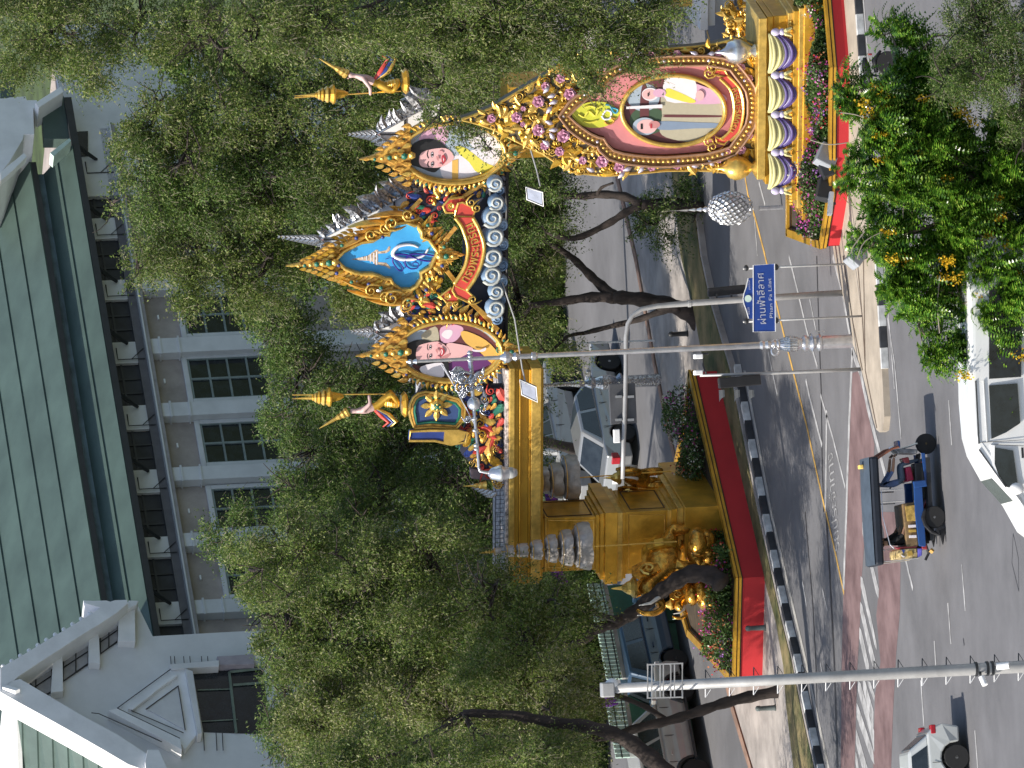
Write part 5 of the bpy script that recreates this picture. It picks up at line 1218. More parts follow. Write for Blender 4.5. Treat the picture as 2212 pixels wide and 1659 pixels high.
mb = MB(); mb.tube([A(2148, yp(2148), YP), A(2150, 1440, YP-.25)], .03, 6); mb.tube([A(2116, yp(2116), YP), A(2118, 1458, YP-.2)], .03, 6); part(mb, 'bracket', DARK, pole)
# ------------------------------------------------------------------ LED floodlights hung in front of the arch, on rods
def floodlight(px, rod, Y, label):
    c = sum((A(x, y, Y) for x, y in px), Vector())/4; root = thing('floodlight', label, 'floodlight', c, group='floodlights on rods before the arch')
    v = [A(x, y, Y + (.0 if i in (0, 3) else .25)) for i, (x, y) in enumerate(px)]
    n = (v[1]-v[0]).cross(v[3]-v[0]).normalized(); 
    if n.y > 0: n = -n
    mb = MB(); mb.add([p - n*.05 for p in v]+[p + n*.0 for p in v], [(0,1,2,3), (7,6,5,4)]+[(i, (i+1) % 4, 4+(i+1) % 4, 4+i) for i in range(4)]); part(mb, 'housing', DARK, root)
    c0 = sum(v, Vector())/4; mb = MB(); mb.add([c0+(p-c0)*.86+n*.004 for p in v], [(0,1,2,3)]); part(mb, 'lens', mat('lens_grey', (.30,.33,.42), .3), root)
    mb = MB(); mb.tube([p+n*.006 for p in v], .02, 4, closed=True); part(mb, 'rim', WHITEB, root)
    mb = MB(); mb.tube([A(x, y, Y+.1*i) for i, (x, y) in enumerate(rod)], .022, 6); part(mb, 'rod', STEEL, root)
Yf = PA.p(1140, 850).y - 1.6
floodlight([(1123,820),(1127,852),(1161,868),(1158,836)], [(1136,830),(1128,795),(1112,690),(1085,610)], Yf, 'square floodlight with white rim hanging before the right end of the golden beam')
floodlight([(1136,404),(1138,430),(1174,445),(1172,415)], [(1167,402),(1160,370),(1146,322)], PS.p(1150, 400).y+1.0, 'square floodlight with white rim on a rod beside the upper left edge of the shrine')
# floodlight housing on the planter end and black boxes among flowers
def ground_lamp(px, Y, size, tilt, m_, label):
    c = A(*px, Y); root = thing('ground_floodlight', label, 'floodlight', (c.x, c.y, c.z-size[2]*.7), group='floodlights among the planter flowers')
    q = (Matrix.Rotation(tilt, 3, 'Y') @ Matrix.Rotation(.35, 3, 'Z')); ax = tuple(q @ Vector(e) for e in ((1,0,0),(0,1,0),(0,0,1)))
    mb = MB(); mb.box(c, size, ax); part(mb, 'housing', m_, root, bevel=.03); mb = MB(); mb.box(c+ax[1]*(size[1]/2+.02), (size[0]*.8, .03, size[2]*.8), ax); part(mb, 'back_plate', DARK, root)
    mb = MB(); mb.tube([c, c-Vector((0,0,size[2]*1.1))], .04, 6); part(mb, 'stand', DARK, root)
Yq = PS.p(1790, 300).y - 1.3
ground_lamp((1786,338), Yq-.4, (.55,.35,.5), .5, mat('grey_housing', (.28,.3,.33), .5), 'large grey tilted floodlight box at the rim of the right planter')
ground_lamp((1783,366), Yq-.3, (.5,.4,.3), -.3, DARK, 'dark floodlight lying in the flowers left of the large grey one')
ground_lamp((1774,176), Yq, (.28,.3,.42), 0, BLACK, 'upright black box among the flowers right of the middle of the planter')
ground_lamp((1780,410), Yq-.3, (.55,.3,.35), .3, DARK, 'dark floodlight in the flowers at the left end of the right planter')
ground_lamp((1794,440), Yq-.6, (.62,.16,.12), .2, WHITE, 'white tube light lying on the left corner of the right planter rim')
ground_lamp((1852,552), G(1885, 552).y, (.6,.4,.36), .75, mat('grey_housing', (.28,.3,.33), .5), 'big grey floodlight on the traffic island beside the overhanging branch')
ground_lamp((1563,1385), PA.p(1563,1385).y-1.2, (.36,.3,.36), .2, BLACK, 'round black lamp among the flowers at the left end of the left planter')
for (px, lb_) in (((1658, 1355), 'short grey bollard lamp in front of the sunlit red wall of the left planter'), ((1680, 1528), 'short grey post standing on the grass strip left of the camera pole'), ((1490, 720), 'short dark bollard on the grass beside the leaning tree trunk')):
    c = G(px[0]+8, px[1]); mb = MB(); mb.lathe([(.09,0),(.07,.05),(.06,.4),(.075,.42),(.07,.5),(.03,.53)], c+Vector((0,0,.15)), 10); single(mb, 'bollard', DARK if px[1] < 800 else mat('bollard_green', (.10,.12,.12), .5), lb_, 'bollard', c, smooth=True)
b = G(1425, 735); mb = MB(); mb.tube([b, A(1250, 742, b.y)], .03, 6); single(mb, 'thin_post', WHITE, 'thin white post standing at the far edge of the median paving', 'post', b)
# silver bodhi tree ornament
sb_ = G(1700, 452); Yb = sb_.y; Yb = G(1690, 450).y
bt = thing('silver_tree_ornament', 'round silver tree ornament of metal leaves with a thin spire beside the shrine', 'ornament', (A(1640, 450, Yb).x, Yb, 0))
c = A(1578, 450, Yb); R = 36/84.0
mb = MB(); mb.tube([A(1640, 450, Yb), Vector((A(1640, 450, Yb).x, Yb, 0))], .06, 8); part(mb, 'stem', SILV, bt)
mb = MB(); mb.lathe([(.02,0),(.05,.06),(.1,.1),(.03,.2)], A(1625, 448, Yb), 10); part(mb, 'collar', SILV, bt)
mb = MB(); mb.ball(c, (R*.78, R*.78, R*1.1), 14, 9); part(mb, 'core', mat('dark_silver', (.34,.34,.34), .4, .6), bt, smooth=True)
lf = MB(); lf.add([(0,-.5,0),(.42,0,.12),(0,.55,.02),(-.42,0,.12),(0,0,-.1)], [(0,1,4),(1,2,4),(2,3,4),(3,0,4)]); meL = mesh_of(lf, 'metal_leaf', mat('polished_silver', (.85,.86,.88), .28, .7, var=.1))
rnd = random.Random(9)
for k in range(230):
    zc = 1-2*(k+.5)/230; t = k*2.39996; r = math.sqrt(1-zc*zc); n = Vector((r*math.cos(t), r*math.sin(t), zc)); 
    if n.y > .55: continue
    p = c + Vector((n.x*R*.98, n.y*R*.98, n.z*R*1.36)); up = Vector((0,0,1)); X = up.cross(n); X = X.normalized() if X.length > .1 else Vector((1,0,0)); Y_ = n.cross(X)
    piece(meL, 'metal_leaf', bt, frame_m(p, (X+Y_*rnd.uniform(-.4, .4)).normalized(), Y_, (n+Vector((rnd.uniform(-.35, .35), rnd.uniform(-.35, .35), rnd.uniform(-.2, .5)))).normalized(), .115))
t0 = A(1438, 456, Yb); b0 = A(1530, 452, Yb); L = t0.z-b0.z
mb = MB(); mb.lathe([(.12,-.1),(.05,.0),(.08,.08),(.03,.14),(.06,.2),(.025,.3),(.045,.36),(.018,.5),(.03,.55),(.01,.75),(.003,L)], b0, 10); part(mb, 'spire', SILV, bt)
# ------------------------------------------------------------------ canal railing: green base, white-green slats
f0 = Vector((A(1300, 1520, 362).x, 362, 0)); 
PF = Plane(A(1370, 1478, 354)*1.0, rad(34)); rail = thing('canal_railing', 'green based railing with pale green slats running behind the parked cars', 'fence', PF.p(1370, 1400))
GB = mat('green_base', (.03,.13,.09), .6, var=.15); SL = mat('pale_slats', (.38,.52,.46), .6, var=.1)
def seg(y0, y1, x0, x1, x2, x3, nb):
    """slat bay between px columns y0 (left) and y1; top x0->x1; base line x2->x3"""
    aL = PF.at(x0, y0)[0]; aR = PF.at(x1, y1)[0]; zL0 = PF.at(x0, y0)[1]; zL1 = PF.at(x2, y0)[1]
    zR0 = PF.at(x1, y1)[1]; zR1 = PF.at(x3, y1)[1]
    for i in range(nb):
        t = (i+.5)/nb; a = aL+(aR-aL)*t; z0 = zL0+(zR0-zL0)*t; z1_ = zL1+(zR1-zL1)*t
        mb = MB(); mb.pbox(PF, a-(aR-aL)/nb*.36, a+(aR-aL)/nb*.36, .0, .05, z1_, z0); part(mb, 'slat', SL, rail)
    for q in (.33, .75):
        mb = MB(); za = zL0+(zL1-zL0)*q; zb_ = zR0+(zR1-zR0)*q
        mb.tube([PF.w(aL, .06, za), PF.w(aR, .06, zb_)], .02, 4); part(mb, 'rail', DARK, rail)
    mb = MB(); mb.tube([PF.w(aL, .06, zL1), PF.w(aR, .06, zR1)], .07, 4); part(mb, 'coping', CONC, rail)
    mb = MB(); v = [PF.w(aL, -.1, zL1-.08), PF.w(aR, -.1, zR1-.08), PF.w(aR, -.1, 0), PF.w(aL, -.1, 0)]; mb.add(v + [p-PF.n*.3 for p in v], [(0,1,2,3),(4,5,6,7),(0,1,5,4),(1,2,6,5),(3,0,4,7)]); part(mb, 'base_wall', GB, rail)
seg(1470, 1350, 1310, 1288, 1348, 1325, 15); seg(1345, 1262, 1284, 1268, 1324, 1305, 11); seg(1640, 1500, 1330, 1305, 1372, 1350, 14)
# bunting / cloth drapes on the railing
for i, (x, y, m_, lb_) in enumerate(((1202,1236,P_PURP,'purple cloth bundle hanging by the end of the golden beam'), (1310,1500,P_PURP,'purple and white cloth drape on the railing left of the pole top'), (1190,1078,P_PURP,'small purple cloth just below the golden beam behind the grey parasol'))):
    Yk = 351; c = A(x, y, Yk); mb = MB()
    for k in range(6): mb.tube([c+Vector((-.3+.1*k, 0, .15)), c+Vector((-.28+.1*k, -.03*(k % 2), -.05)), c+Vector((-.25+.08*k, 0, -.3+.04*k))], [.05,.06,.03], 5)
    single(mb, 'cloth_drape', mat('purple_cloth', (.14,.03,.30), .6) if k else m_, lb_, 'drape', c, smooth=True)
# ------------------------------------------------------------------ the long building behind
pE = A(333, 1369, 383.0)
PB = Plane(pE, rad(41))
PB.o = Vector((pE.x, pE.y, 0)) - PB.n*1.1          # eave line stands 1.1 m before the facade
bld = thing('main_building', 'long pale building with green metal roof, white pilasters and dark upper gallery behind the trees', 'building', (PB.w(10, 0, 0)))
def bp(pts, off): return PB.path(pts, off)
def bprism(pts, o0, o1, name, m_, bev=0, at=None):
    mb = MB(); mb.prism(PB, bp(pts, o1 if at is None else at), o0, o1); return part(mb, name, m_, bld, bevel=bev)
zE = PB.at(333, 1369, 1.1)[1]          # eave height
aL_, aR_ = -1.0, PB.at(150, 290, 0)[0]+1.0
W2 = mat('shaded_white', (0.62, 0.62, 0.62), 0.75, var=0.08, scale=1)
# wall
mb = MB(); mb.pbox(PB, aL_, aR_+2.5, -8, 0, 0, zE-0.1); part(mb, 'wall', WALLG, bld)
# a coordinate function: column by pixel y along the eave
def Acol(y): return PB.at(300, y, 0)[0]
def Zat(x, y, off=0): return PB.at(x, y, off)[1]
zC = Zat(373, 1106)                    # ledge height
# gallery level: flat dark sheet paints the shade of the openings between white columns
mb = MB(); mb.pbox(PB, aL_, aR_, 0.02, 0.05, zC+0.05, zE); part(mb, 'gallery_shade_sheet', mat('gallery_shade', (0.022, 0.024, 0.03), 0.6, var=0.5, scale=1.2), bld)
cols = [(610,653),(745,791),(883,935),(1023,1073),(1169,1213),(1311,1359),(475,520),(345,385)]
for (y0, y1) in cols:
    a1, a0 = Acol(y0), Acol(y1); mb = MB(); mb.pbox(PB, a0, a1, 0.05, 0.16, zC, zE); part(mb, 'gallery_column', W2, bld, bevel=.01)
    am = a1-.1
    mb = MB(); mb.tube([PB.w(am, 1.0, zE-.05), PB.w(am, .55, zE-.42), PB.w(am, .2, zE-.78)], [.06,.07,.05], 5); part(mb, 'eave_bracket', DARK, bld)
    mb = MB(); mb.tube([PB.w(a0+.1, .22, zC+.1), PB.w(a0+.1, .22, zC+.9), PB.w(a0+.55, .22, zC+.9)], .02, 4); mb.tube([PB.w(a0+.1, .22, zC+.5), PB.w(a0+.5, .22, zC+.1)], .015, 4); part(mb, 'wire_bracket', DARK, bld)
for i in range(len(cols)):
    pass
# sashes in the openings
ys = sorted([c for c in cols], key=lambda c: c[0])
for c0, c1 in zip(ys, ys[1:]):
    a1, a0 = Acol(c0[1]), Acol(c1[0])
    for t in (.33, .66): mb = MB(); q = a0+(a1-a0)*t; mb.pbox(PB, q-.03, q+.03, .05, .08, zC+.3, zE-.2); part(mb, 'sash_bar', DARK, bld)
    mb = MB(); mb.pbox(PB, a0, a1, .05, .085, zC+.78, zC+.84); part(mb, 'sash_bar', DARK, bld)
# ledge
mb = MB(); mb.pbox(PB, aL_, aR_-1, 0.02, .42, zC-.12, zC); part(mb, 'ledge', mat('ledge_grey', (.30,.28,.28), .7), bld, bevel=.015)
mb = MB(); mb.pbox(PB, aL_, aR_-1, .2, .46, zC, zC+.05); part(mb, 'ledge_cap', W2, bld)
mb = MB(); mb.pbox(PB, aL_, aR_-1, 0.02, .2, zC+.05, zC+.30); part(mb, 'parapet', mat('parapet_dark', (.12,.115,.12), .7), bld)
# pilasters below
for (y0, y1) in [(730,776),(870,913),(1010,1053),(1153,1196),(1299,1343),(595,640)]:
    f_ = lambda y: PB.at(380, y, .3)[0]
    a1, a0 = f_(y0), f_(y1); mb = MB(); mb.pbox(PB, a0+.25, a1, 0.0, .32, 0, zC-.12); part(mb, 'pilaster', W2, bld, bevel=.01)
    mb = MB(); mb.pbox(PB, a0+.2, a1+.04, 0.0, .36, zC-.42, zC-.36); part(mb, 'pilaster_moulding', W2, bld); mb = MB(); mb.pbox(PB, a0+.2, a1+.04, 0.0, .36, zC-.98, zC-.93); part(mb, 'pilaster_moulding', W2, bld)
# windows between pilasters
WF = mat('green_grey_frame', (.20,.24,.23), .6)
for (yr, yl, xt) in [(775,862,402),(915,1000,430),(1056,1142,455),(1200,1285,480),(640,722,388)]:
    f_ = lambda y: PB.at(xt+40, y, .05)[0]
    a1, a0 = f_(yr), f_(yl); zt = Zat(xt+8, (yr+yl)/2, .05); zb = zt-2.3
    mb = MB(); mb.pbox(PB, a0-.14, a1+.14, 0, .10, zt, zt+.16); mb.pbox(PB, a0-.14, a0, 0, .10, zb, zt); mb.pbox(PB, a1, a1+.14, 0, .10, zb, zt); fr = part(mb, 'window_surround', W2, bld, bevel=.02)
    mb = MB(); mb.pbox(PB, a0, a1, .0, .02, zb, zt); part(mb, 'pane', GLASS, bld)
    w3 = (a1-a0); 
    win = MB()
    for t in (0, .5, 1): q = a0+w3*t; win.pbox(PB, q-.035, q+.035, .02, .07, zb, zt)
    for k in range(4): zq = zt-(zt-zb)*k/4*1.0; win.pbox(PB, a0, a1, .02, .066, zq-.06, zq)
    part(win, 'window_frame', WF, bld)
    mb = MB(); mb.box(PB.w((a0+a1)/2, .03, zt+.75), (.16, .05, .05), (PB.t, PB.n, Vector((0,0,1)))); part(mb, 'wall_lamp', WHITEB, bld)
# roofs: points given by px on horizontal lines at known offsets
def roofstrip(name, p_lo, p_hi, n, mat_, seam=True):
    """p_lo/p_hi: ((a0,off,z),(a1,off,z)) lower and upper edges; n courses as overlapping panels"""
    for i in range(n):
        t0, t1 = i/n, (i+1)/n; L = [Vector(PB.w(*p_lo[k])).lerp(Vector(PB.w(*p_hi[k])), t0) for k in (0,1)]; H = [Vector(PB.w(*p_lo[k])).lerp(Vector(PB.w(*p_hi[k])), t1) for k in (0,1)]
        up = (L[1]-L[0]).cross(H[0]-L[0]).normalized(); 
        if up.z < 0: up = -up
        v = [L[0]+up*.045, L[1]+up*.045, H[1]+up*.0, H[0]+up*.0]; w_ = [p-up*.05 for p in v]; mb = MB(); mb.add(v+w_, [(0,1,2,3),(7,6,5,4),(0,1,5,4),(1,2,6,5),(2,3,7,6),(3,0,4,7)])
        part(mb, 'roof_panel', mat_, bld)
aEL, aER = -0.6, PB.at(140, 318, 1.1)[0]
# lower roof
rl_z = 0.45; 
offU = -0.1; zU = zE+0.86
roofstrip('lower', ((aEL,1.15,zE+.02),(aER,1.15,zE+.02)), ((aEL,offU,zU),(aER,offU,zU)), 2, ROOFG)
mb = MB(); mb.pbox(PB, aEL, aER, 1.02, 1.2, zE-.16, zE+.02); part(mb, 'eave_board', DARK, bld)
mb = MB(); mb.pbox(PB, aEL, aER, -.45, -.05, zU-.1, zU+.5); part(mb, 'clerestory_wall', mat('eave_shade_band', (.09,.14,.17), .7, var=.3, scale=1.5), bld)  # the shadow under the upper eave is put into this dark colour
zV = zU+.55
# solve upper roof edge so that it projects on the measured line (V=188 at y=1106)
offV = .18
zV = PB.at(188, 1106, offV)[1]
aV = PB.at(60, 353, offV)[0]
mb = MB(); mb.pbox(PB, aEL-1, aV, offV-.1, offV+.05, zV-.16, zV); part(mb, 'eave_board', DARK, bld)
roofstrip('upper', ((aEL-1,offV+.05,zV),(aV,offV+.05,zV)), ((aEL-1,-12,zV+6.6),(aV,-12,zV+6.6)), 13, ROOFG)
# corner decoration of the upper roof right end: white gable with ledge
def flatb(pts, off0, off1, name, m_, bev=.01): return bprism(pts, off0, off1, name, m_, bev)
flatb([(-60,215),(14,212),(22,210),(55,208),(58,216),(80,216),(80,232),(72,234),(74,290),(52,290),(50,300),(20,350),(0,375),(-60,420)], -1.5, 1.2, 'end_gable', WHITE)
flatb([(76,222),(132,186),(137,198),(84,232)], .6, 1.5, 'hip_ridge', WHITEB)
flatb([(108,330),(150,298),(154,304),(116,338)], 1.0, 1.5, 'hip_ridge', mat('pale_green', (.5,.62,.56), .6))
flatb([(0,373),(20,356),(52,330),(58,338),(28,368),(0,392)], 1.2, 1.45, 'gable_edge', WHITEB)
# lower roof return beyond the corner and roof further right
flatb([(90,232),(134,200),(145,225),(150,300),(95,300)], .5, .9, 'roof_panel', ROOFG)
flatb([(0,150),(0,215),(24,214),(36,160)], -3, -2, 'roof_panel', ROOFG)
mb = MB(); q0 = PB.at(150, 217, 1.0)[0]; mb.pbox(PB, aER-.2, q0, .95, 1.15, zE-.16, zE+.06); part(mb, 'eave_board', DARK, bld)
# right end wall with small windows
mb = MB(); f0_ = PB.at(150, 218, .1)[0]; mb.pbox(PB, aER-1.2, f0_+3, .01, .2, 0, zE); part(mb, 'end_wall', W2, bld)
bprism([(150,285),(190,283),(190,336),(152,338)], .2, .24, 'pane', GLASS)
# ------------------------------------------------------------------ gable wing on the left
GO = 2.6
wing = thing('gabled_wing', 'white gabled wing with louvred windows under the rake and a pediment over a dark window', 'building', PB.w(-3, GO, 0))
def gp_(pts, o0, o1, name, m_, bev=.012):
    mb = MB(); mb.prism(PB, PB.path(pts, o1), o0, o1); return part(mb, name, m_, wing, bevel=bev)
WW = mat('gable_plaster', (0.66, 0.66, 0.66), 0.8, var=0.05, scale=1)
gp_([(10,1474),(55,1455),(298,1308),(330,1374),(545,1362),(900,1345),(900,1700),(560,1700),(330,1659),(300,1630)], -3, GO, 'gable_wall', WW)
Z3 = lambda q: [(a/3.0, 1106+b/3.0) for a, b in q]
# thick rake boards
def z2k(q): return [(a/3.0, 1106+b/3.0) for a, b in q]
gp_(z2k([(0,1010),(90,960),(210,888),(330,815),(450,745),(560,680),(650,620),(545,590),(540,572),(600,575),(690,572),(715,580),(745,570),(825,568),(830,590),(760,650),(640,730),(500,815),(380,895),(240,985),(120,1065),(80,1100),(0,1165)]), GO, GO+.75, 'rake_board', WHITE)
gp_(z2k([(835,572),(898,575),(885,600),(830,628),(560,790),(90,1095),(85,1085),(640,728),(830,590)]), GO, GO+.45, 'rake_moulding', WHITE)
gp_(z2k([(0,1165),(60,1100),(130,1080),(300,1180),(520,1310),(760,1440),(960,1570),(1000,1600),(985,1690),(830,1635),(660,1535),(440,1410),(260,1310),(100,1222)]), GO, GO+.75, 'rake_board', WHITE)
gp_(z2k([(955,1540),(1030,1540),(1085,1660),(1085,1800),(960,1800),(940,1620)]), GO, GO+.9, 'eave_block', WHITE)
# bright ridge tiles along the rakes
for k in range(12):
    t = k/11; x, y = (20+(640-20)*t, 1000+(625-1000)*t); a, z = PB.at(x/3, 1106+y/3, GO+.6); mb = MB(); mb.ball(PB.w(a, GO+.6, z), (.07,.07,.07), 8, 5); part(mb, 'ridge_stud', WHITEB, wing, smooth=True)
for k in range(10):
    t = (k+.1)/10; x, y = (60+(830-60)*t, 1185+(1635-1185)*t); x2, y2 = (60+(830-60)*(t+.075), 1185+(1635-1185)*(t+.075))
    a, z = PB.at(x/3, 1106+y/3, GO+.6); a2, z_2 = PB.at(x2/3, 1106+y2/3, GO+.6); mb = MB(); mb.tube([PB.w(a, GO+.55, z), PB.w(a2, GO+.55, z_2)], .055, 6); part(mb, 'ridge_tile', WHITEB, wing)
# louvre windows and posts under the right rake
for (q, qp) in (((165,1080,335,965,335,1165,295,1188,218,1140),None),((410,922,572,822,572,985,410,1098),None),((645,770,765,690,765,838,652,920),None)):
    pts = [(q[i], q[i+1]) for i in range(0, len(q), 2)]
    gp_(z2k(pts), GO, GO+.03, 'pane', mat('louvre_grey', (.34,.33,.33), .6), 0)
    pw = PB.path(z2k(pts), GO+.04); mb = MB(); mb.tube([PB.w(a, GO+.05, z) for a, z in pw], .03, 4, closed=True); part(mb, 'window_frame', BLACK, wing)
    n = len(pts); cx_ = sum(p[0] for p in pts)/n; cy_ = sum(p[1] for p in pts)/n
    tl, br = pts[0], pts[n//2]
    mb = MB(); 
    if n == 4:
        for A_, B_ in (((pts[0][0]+pts[1][0])/2, None), (None, None)): pass
        m1 = ((pts[0][0]+pts[1][0])/2, (pts[0][1]+pts[1][1])/2-4); m2 = (m1[0], (pts[2][1]+pts[3][1])/2)
        n1 = ((pts[0][0]+pts[3][0])/2, (pts[0][1]+pts[3][1])/2); n2 = ((pts[1][0]+pts[2][0])/2, (pts[1][1]+pts[2][1])/2)
    else: m1, m2, n1, n2 = (232,1040), (232,1150), (218,1140), (330,1065)
    for a_, b_ in ((m1, m2), (n1, n2)):
        u = PB.path(z2k([a_, b_]), GO+.04); mb.tube([PB.w(u[0][0], GO+.05, u[0][1]), PB.w(u[1][0], GO+.05, u[1][1])], .02, 4)
    part(mb, 'glazing_bar', BLACK, wing)
for q in ([(345,930),(405,905),(410,1160),(330,1170)], [(575,800),(640,765),(650,980),(575,975)], [(770,670),(875,628),(878,838),(765,835)]): gp_(z2k(q), GO, GO+.30, 'post', WHITE)
# pediment
def tri(q, o, r, m_=None): 
    u = PB.path(z2k(q), GO); mb = MB(); mb.tube([PB.w(a, GO+o, z) for a, z in u], r, 4, closed=True); part(mb, 'pediment_moulding', m_ or WHITE, wing)
gp_(z2k([(760,1270),(1100,1020),(1205,1015),(1290,1420),(1200,1540),(1150,1470)]), GO, GO+.22, 'pediment', WHITE)
gp_(z2k([(830,1275),(990,1160),(1000,1140),(1140,1045),(1150,1060),(1010,1160),(990,1180),(860,1280)]), GO+.22, GO+.34, 'pediment_moulding', WHITE)
gp_(z2k([(945,1275),(1150,1125),(1160,1130),(1200,1410),(1180,1400),(1000,1300)]), GO+.22, GO+.27, 'pediment_panel', W2)
for q in ([(760,1270),(1105,1018)], [(760,1270),(1165,1465)], [(945,1277),(1155,1125)], [(1155,1125),(1200,1410)], [(592,1300),(640,1305),(1050,1488)], [(850,1285),(1190,1430)]):
    u = PB.path(z2k(q), GO+.3); mb = MB(); mb.tube([PB.w(a, GO+.29, z) for a, z in u], .018, 4); part(mb, 'shadow_line', mat('shadow_line_dark', (.06,.055,.06), .8), wing)  # thin dark rods paint the shadow lines of the mouldings
gp_(z2k([(700,1285),(1090,1490),(1180,1540),(1170,1470),(760,1272)]), GO+.0, GO+.42, 'pediment_cornice', WHITE)
gp_(z2k([(1200,1015),(1250,1030),(1310,1430),(1280,1440)]), GO+.0, GO+.40, 'lintel', W2)
for k, x in enumerate((1105,1130,1190,1230,1305,1345)): 
    u = PB.path(z2k([(x, 935), (x+4, 990)]), GO+.1); mb = MB(); mb.tube([PB.w(a, GO+.1, z) for a, z in u], .014, 4); part(mb, 'shadow_line', MT['shadow_line_dark'], wing)
gp_(z2k([(1100,985),(1420,960),(1420,1000),(1200,1012),(1110,1020)]), GO, GO+.3, 'capital', W2)
gp_(z2k([(1405,935),(1650,920),(1650,985),(1420,990)]), GO, GO+.28, 'pilaster', mat('mauve_grey', (.36,.32,.35), .7))
for k, x in enumerate((1200,1318,1400,1440)):
    u = PB.path(z2k([(x, 1430), (x+6, 1545)]), GO+.1); mb = MB(); mb.tube([PB.w(a, GO+.1, z) for a, z in u], .016, 4); part(mb, 'shadow_line', MT['shadow_line_dark'], wing)
# big window
gp_(z2k([(1250,1035),(1700,1000),(1760,1440),(1318,1425)]), GO, GO+.02, 'pane', GLASS, 0)
for q, w_ in (([(1485,1040),(1530,1430)], .05), ([(1280,1155),(1495,1148)], .025), ([(1310,1358),(1540,1345)], .02), ([(1490,1038),(1700,1015)], .05), ([(1510,1122),(1700,1108)], .05)):
    u = PB.path(z2k(q), GO+.04); mb = MB(); mb.tube([PB.w(a, GO+.05, z) for a, z in u], w_, 4); part(mb, 'window_frame', mat('olive_frame', (.15,.19,.15), .6), wing)
# left roof slope of the wing with ridge cap
rv = [PB.p(x, y, GO+.5) for x, y in ((40/3+2, 1106+1200/3), (830/3, 1106+1640/3))]
e1 = A(40, 1800, rv[0].y+1.0); e2 = A(330, 1800, rv[1].y+.5)
R0_, R1_ = rv[0], rv[1]; e0_ = A(22, 1800, R0_.y+4.5); e1_ = A(290, 1800, R1_.y+.8)
nseg = 8
for i in range(nseg):
    t0, t1 = i/nseg, (i+1)/nseg; a_ = R0_.lerp(R1_, t0); b_ = R0_.lerp(R1_, t1); c_ = e0_.lerp(e1_, t1+.0); d_ = e0_.lerp(e1_, t0)
    up = Vector((0,-.45,.9)).normalized(); v = [a_-up*.02, b_+up*.04, c_+up*.04, d_-up*.02]; w_ = [p-up*.08 for p in v]; mb = MB(); mb.add(v+w_, [(0,1,2,3),(7,6,5,4),(0,1,5,4),(1,2,6,5),(2,3,7,6),(3,0,4,7)]); part(mb, 'roof_panel', ROOFG, wing)
q = [A(7, 1490, R0_.y+.5), A(25, 1700, R0_.y+3)]
mb = MB(); v = [A(5,1484,R0_.y-.2), A(33,1492,R0_.y-.4), A(44,1800,R0_.y+3.2), A(16,1800,R0_.y+3.6)]; up = Vector((-.3,-.2,.9)).normalized(); mb.add(v+[p-up*.15 for p in v], [(0,1,2,3),(7,6,5,4),(0,1,5,4),(1,2,6,5),(2,3,7,6),(3,0,4,7)]); part(mb, 'ridge_cap', WHITEB, wing)
# ------------------------------------------------------------------ vehicles
PAINTS = {}
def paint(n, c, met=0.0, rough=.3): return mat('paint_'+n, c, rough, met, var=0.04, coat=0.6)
def wheel(root, c, r, w_, side, rimm=STEEL, spokes=7):
    X = Vector((1,0,0)); Z = Vector((0,0,1)); Y = Vector((0,side,0)); ax = (X, Z, Y)
    mb = MB(); mb.lathe([(r*.62,-w_/2),(r*.94,-w_/2),(r,-w_*.3),(r,w_*.3),(r*.94,w_/2),(r*.62,w_/2)], c, 24, ax); tyre = part(mb, 'wheel', RUBBER, root, smooth=False)
    mb = MB(); mb.lathe([(r*.64,w_*.1),(r*.66,w_*.46),(r*.58,w_*.48),(r*.56,w_*.2)], c, 20, ax)
    for k in range(spokes):
        a = 2*math.pi*k/spokes; d = X*math.cos(a)+Z*math.sin(a); mb.box(Vector(c)+d*r*.32+Y*w_*.4, (r*.6, r*.12, w_*.12), (d, d.cross(Y), Y))
    mb.lathe([(r*.14,w_*.2),(r*.12,w_*.5)], c, 8, ax); rim = part(mb, 'rim', rimm, tyre); return tyre
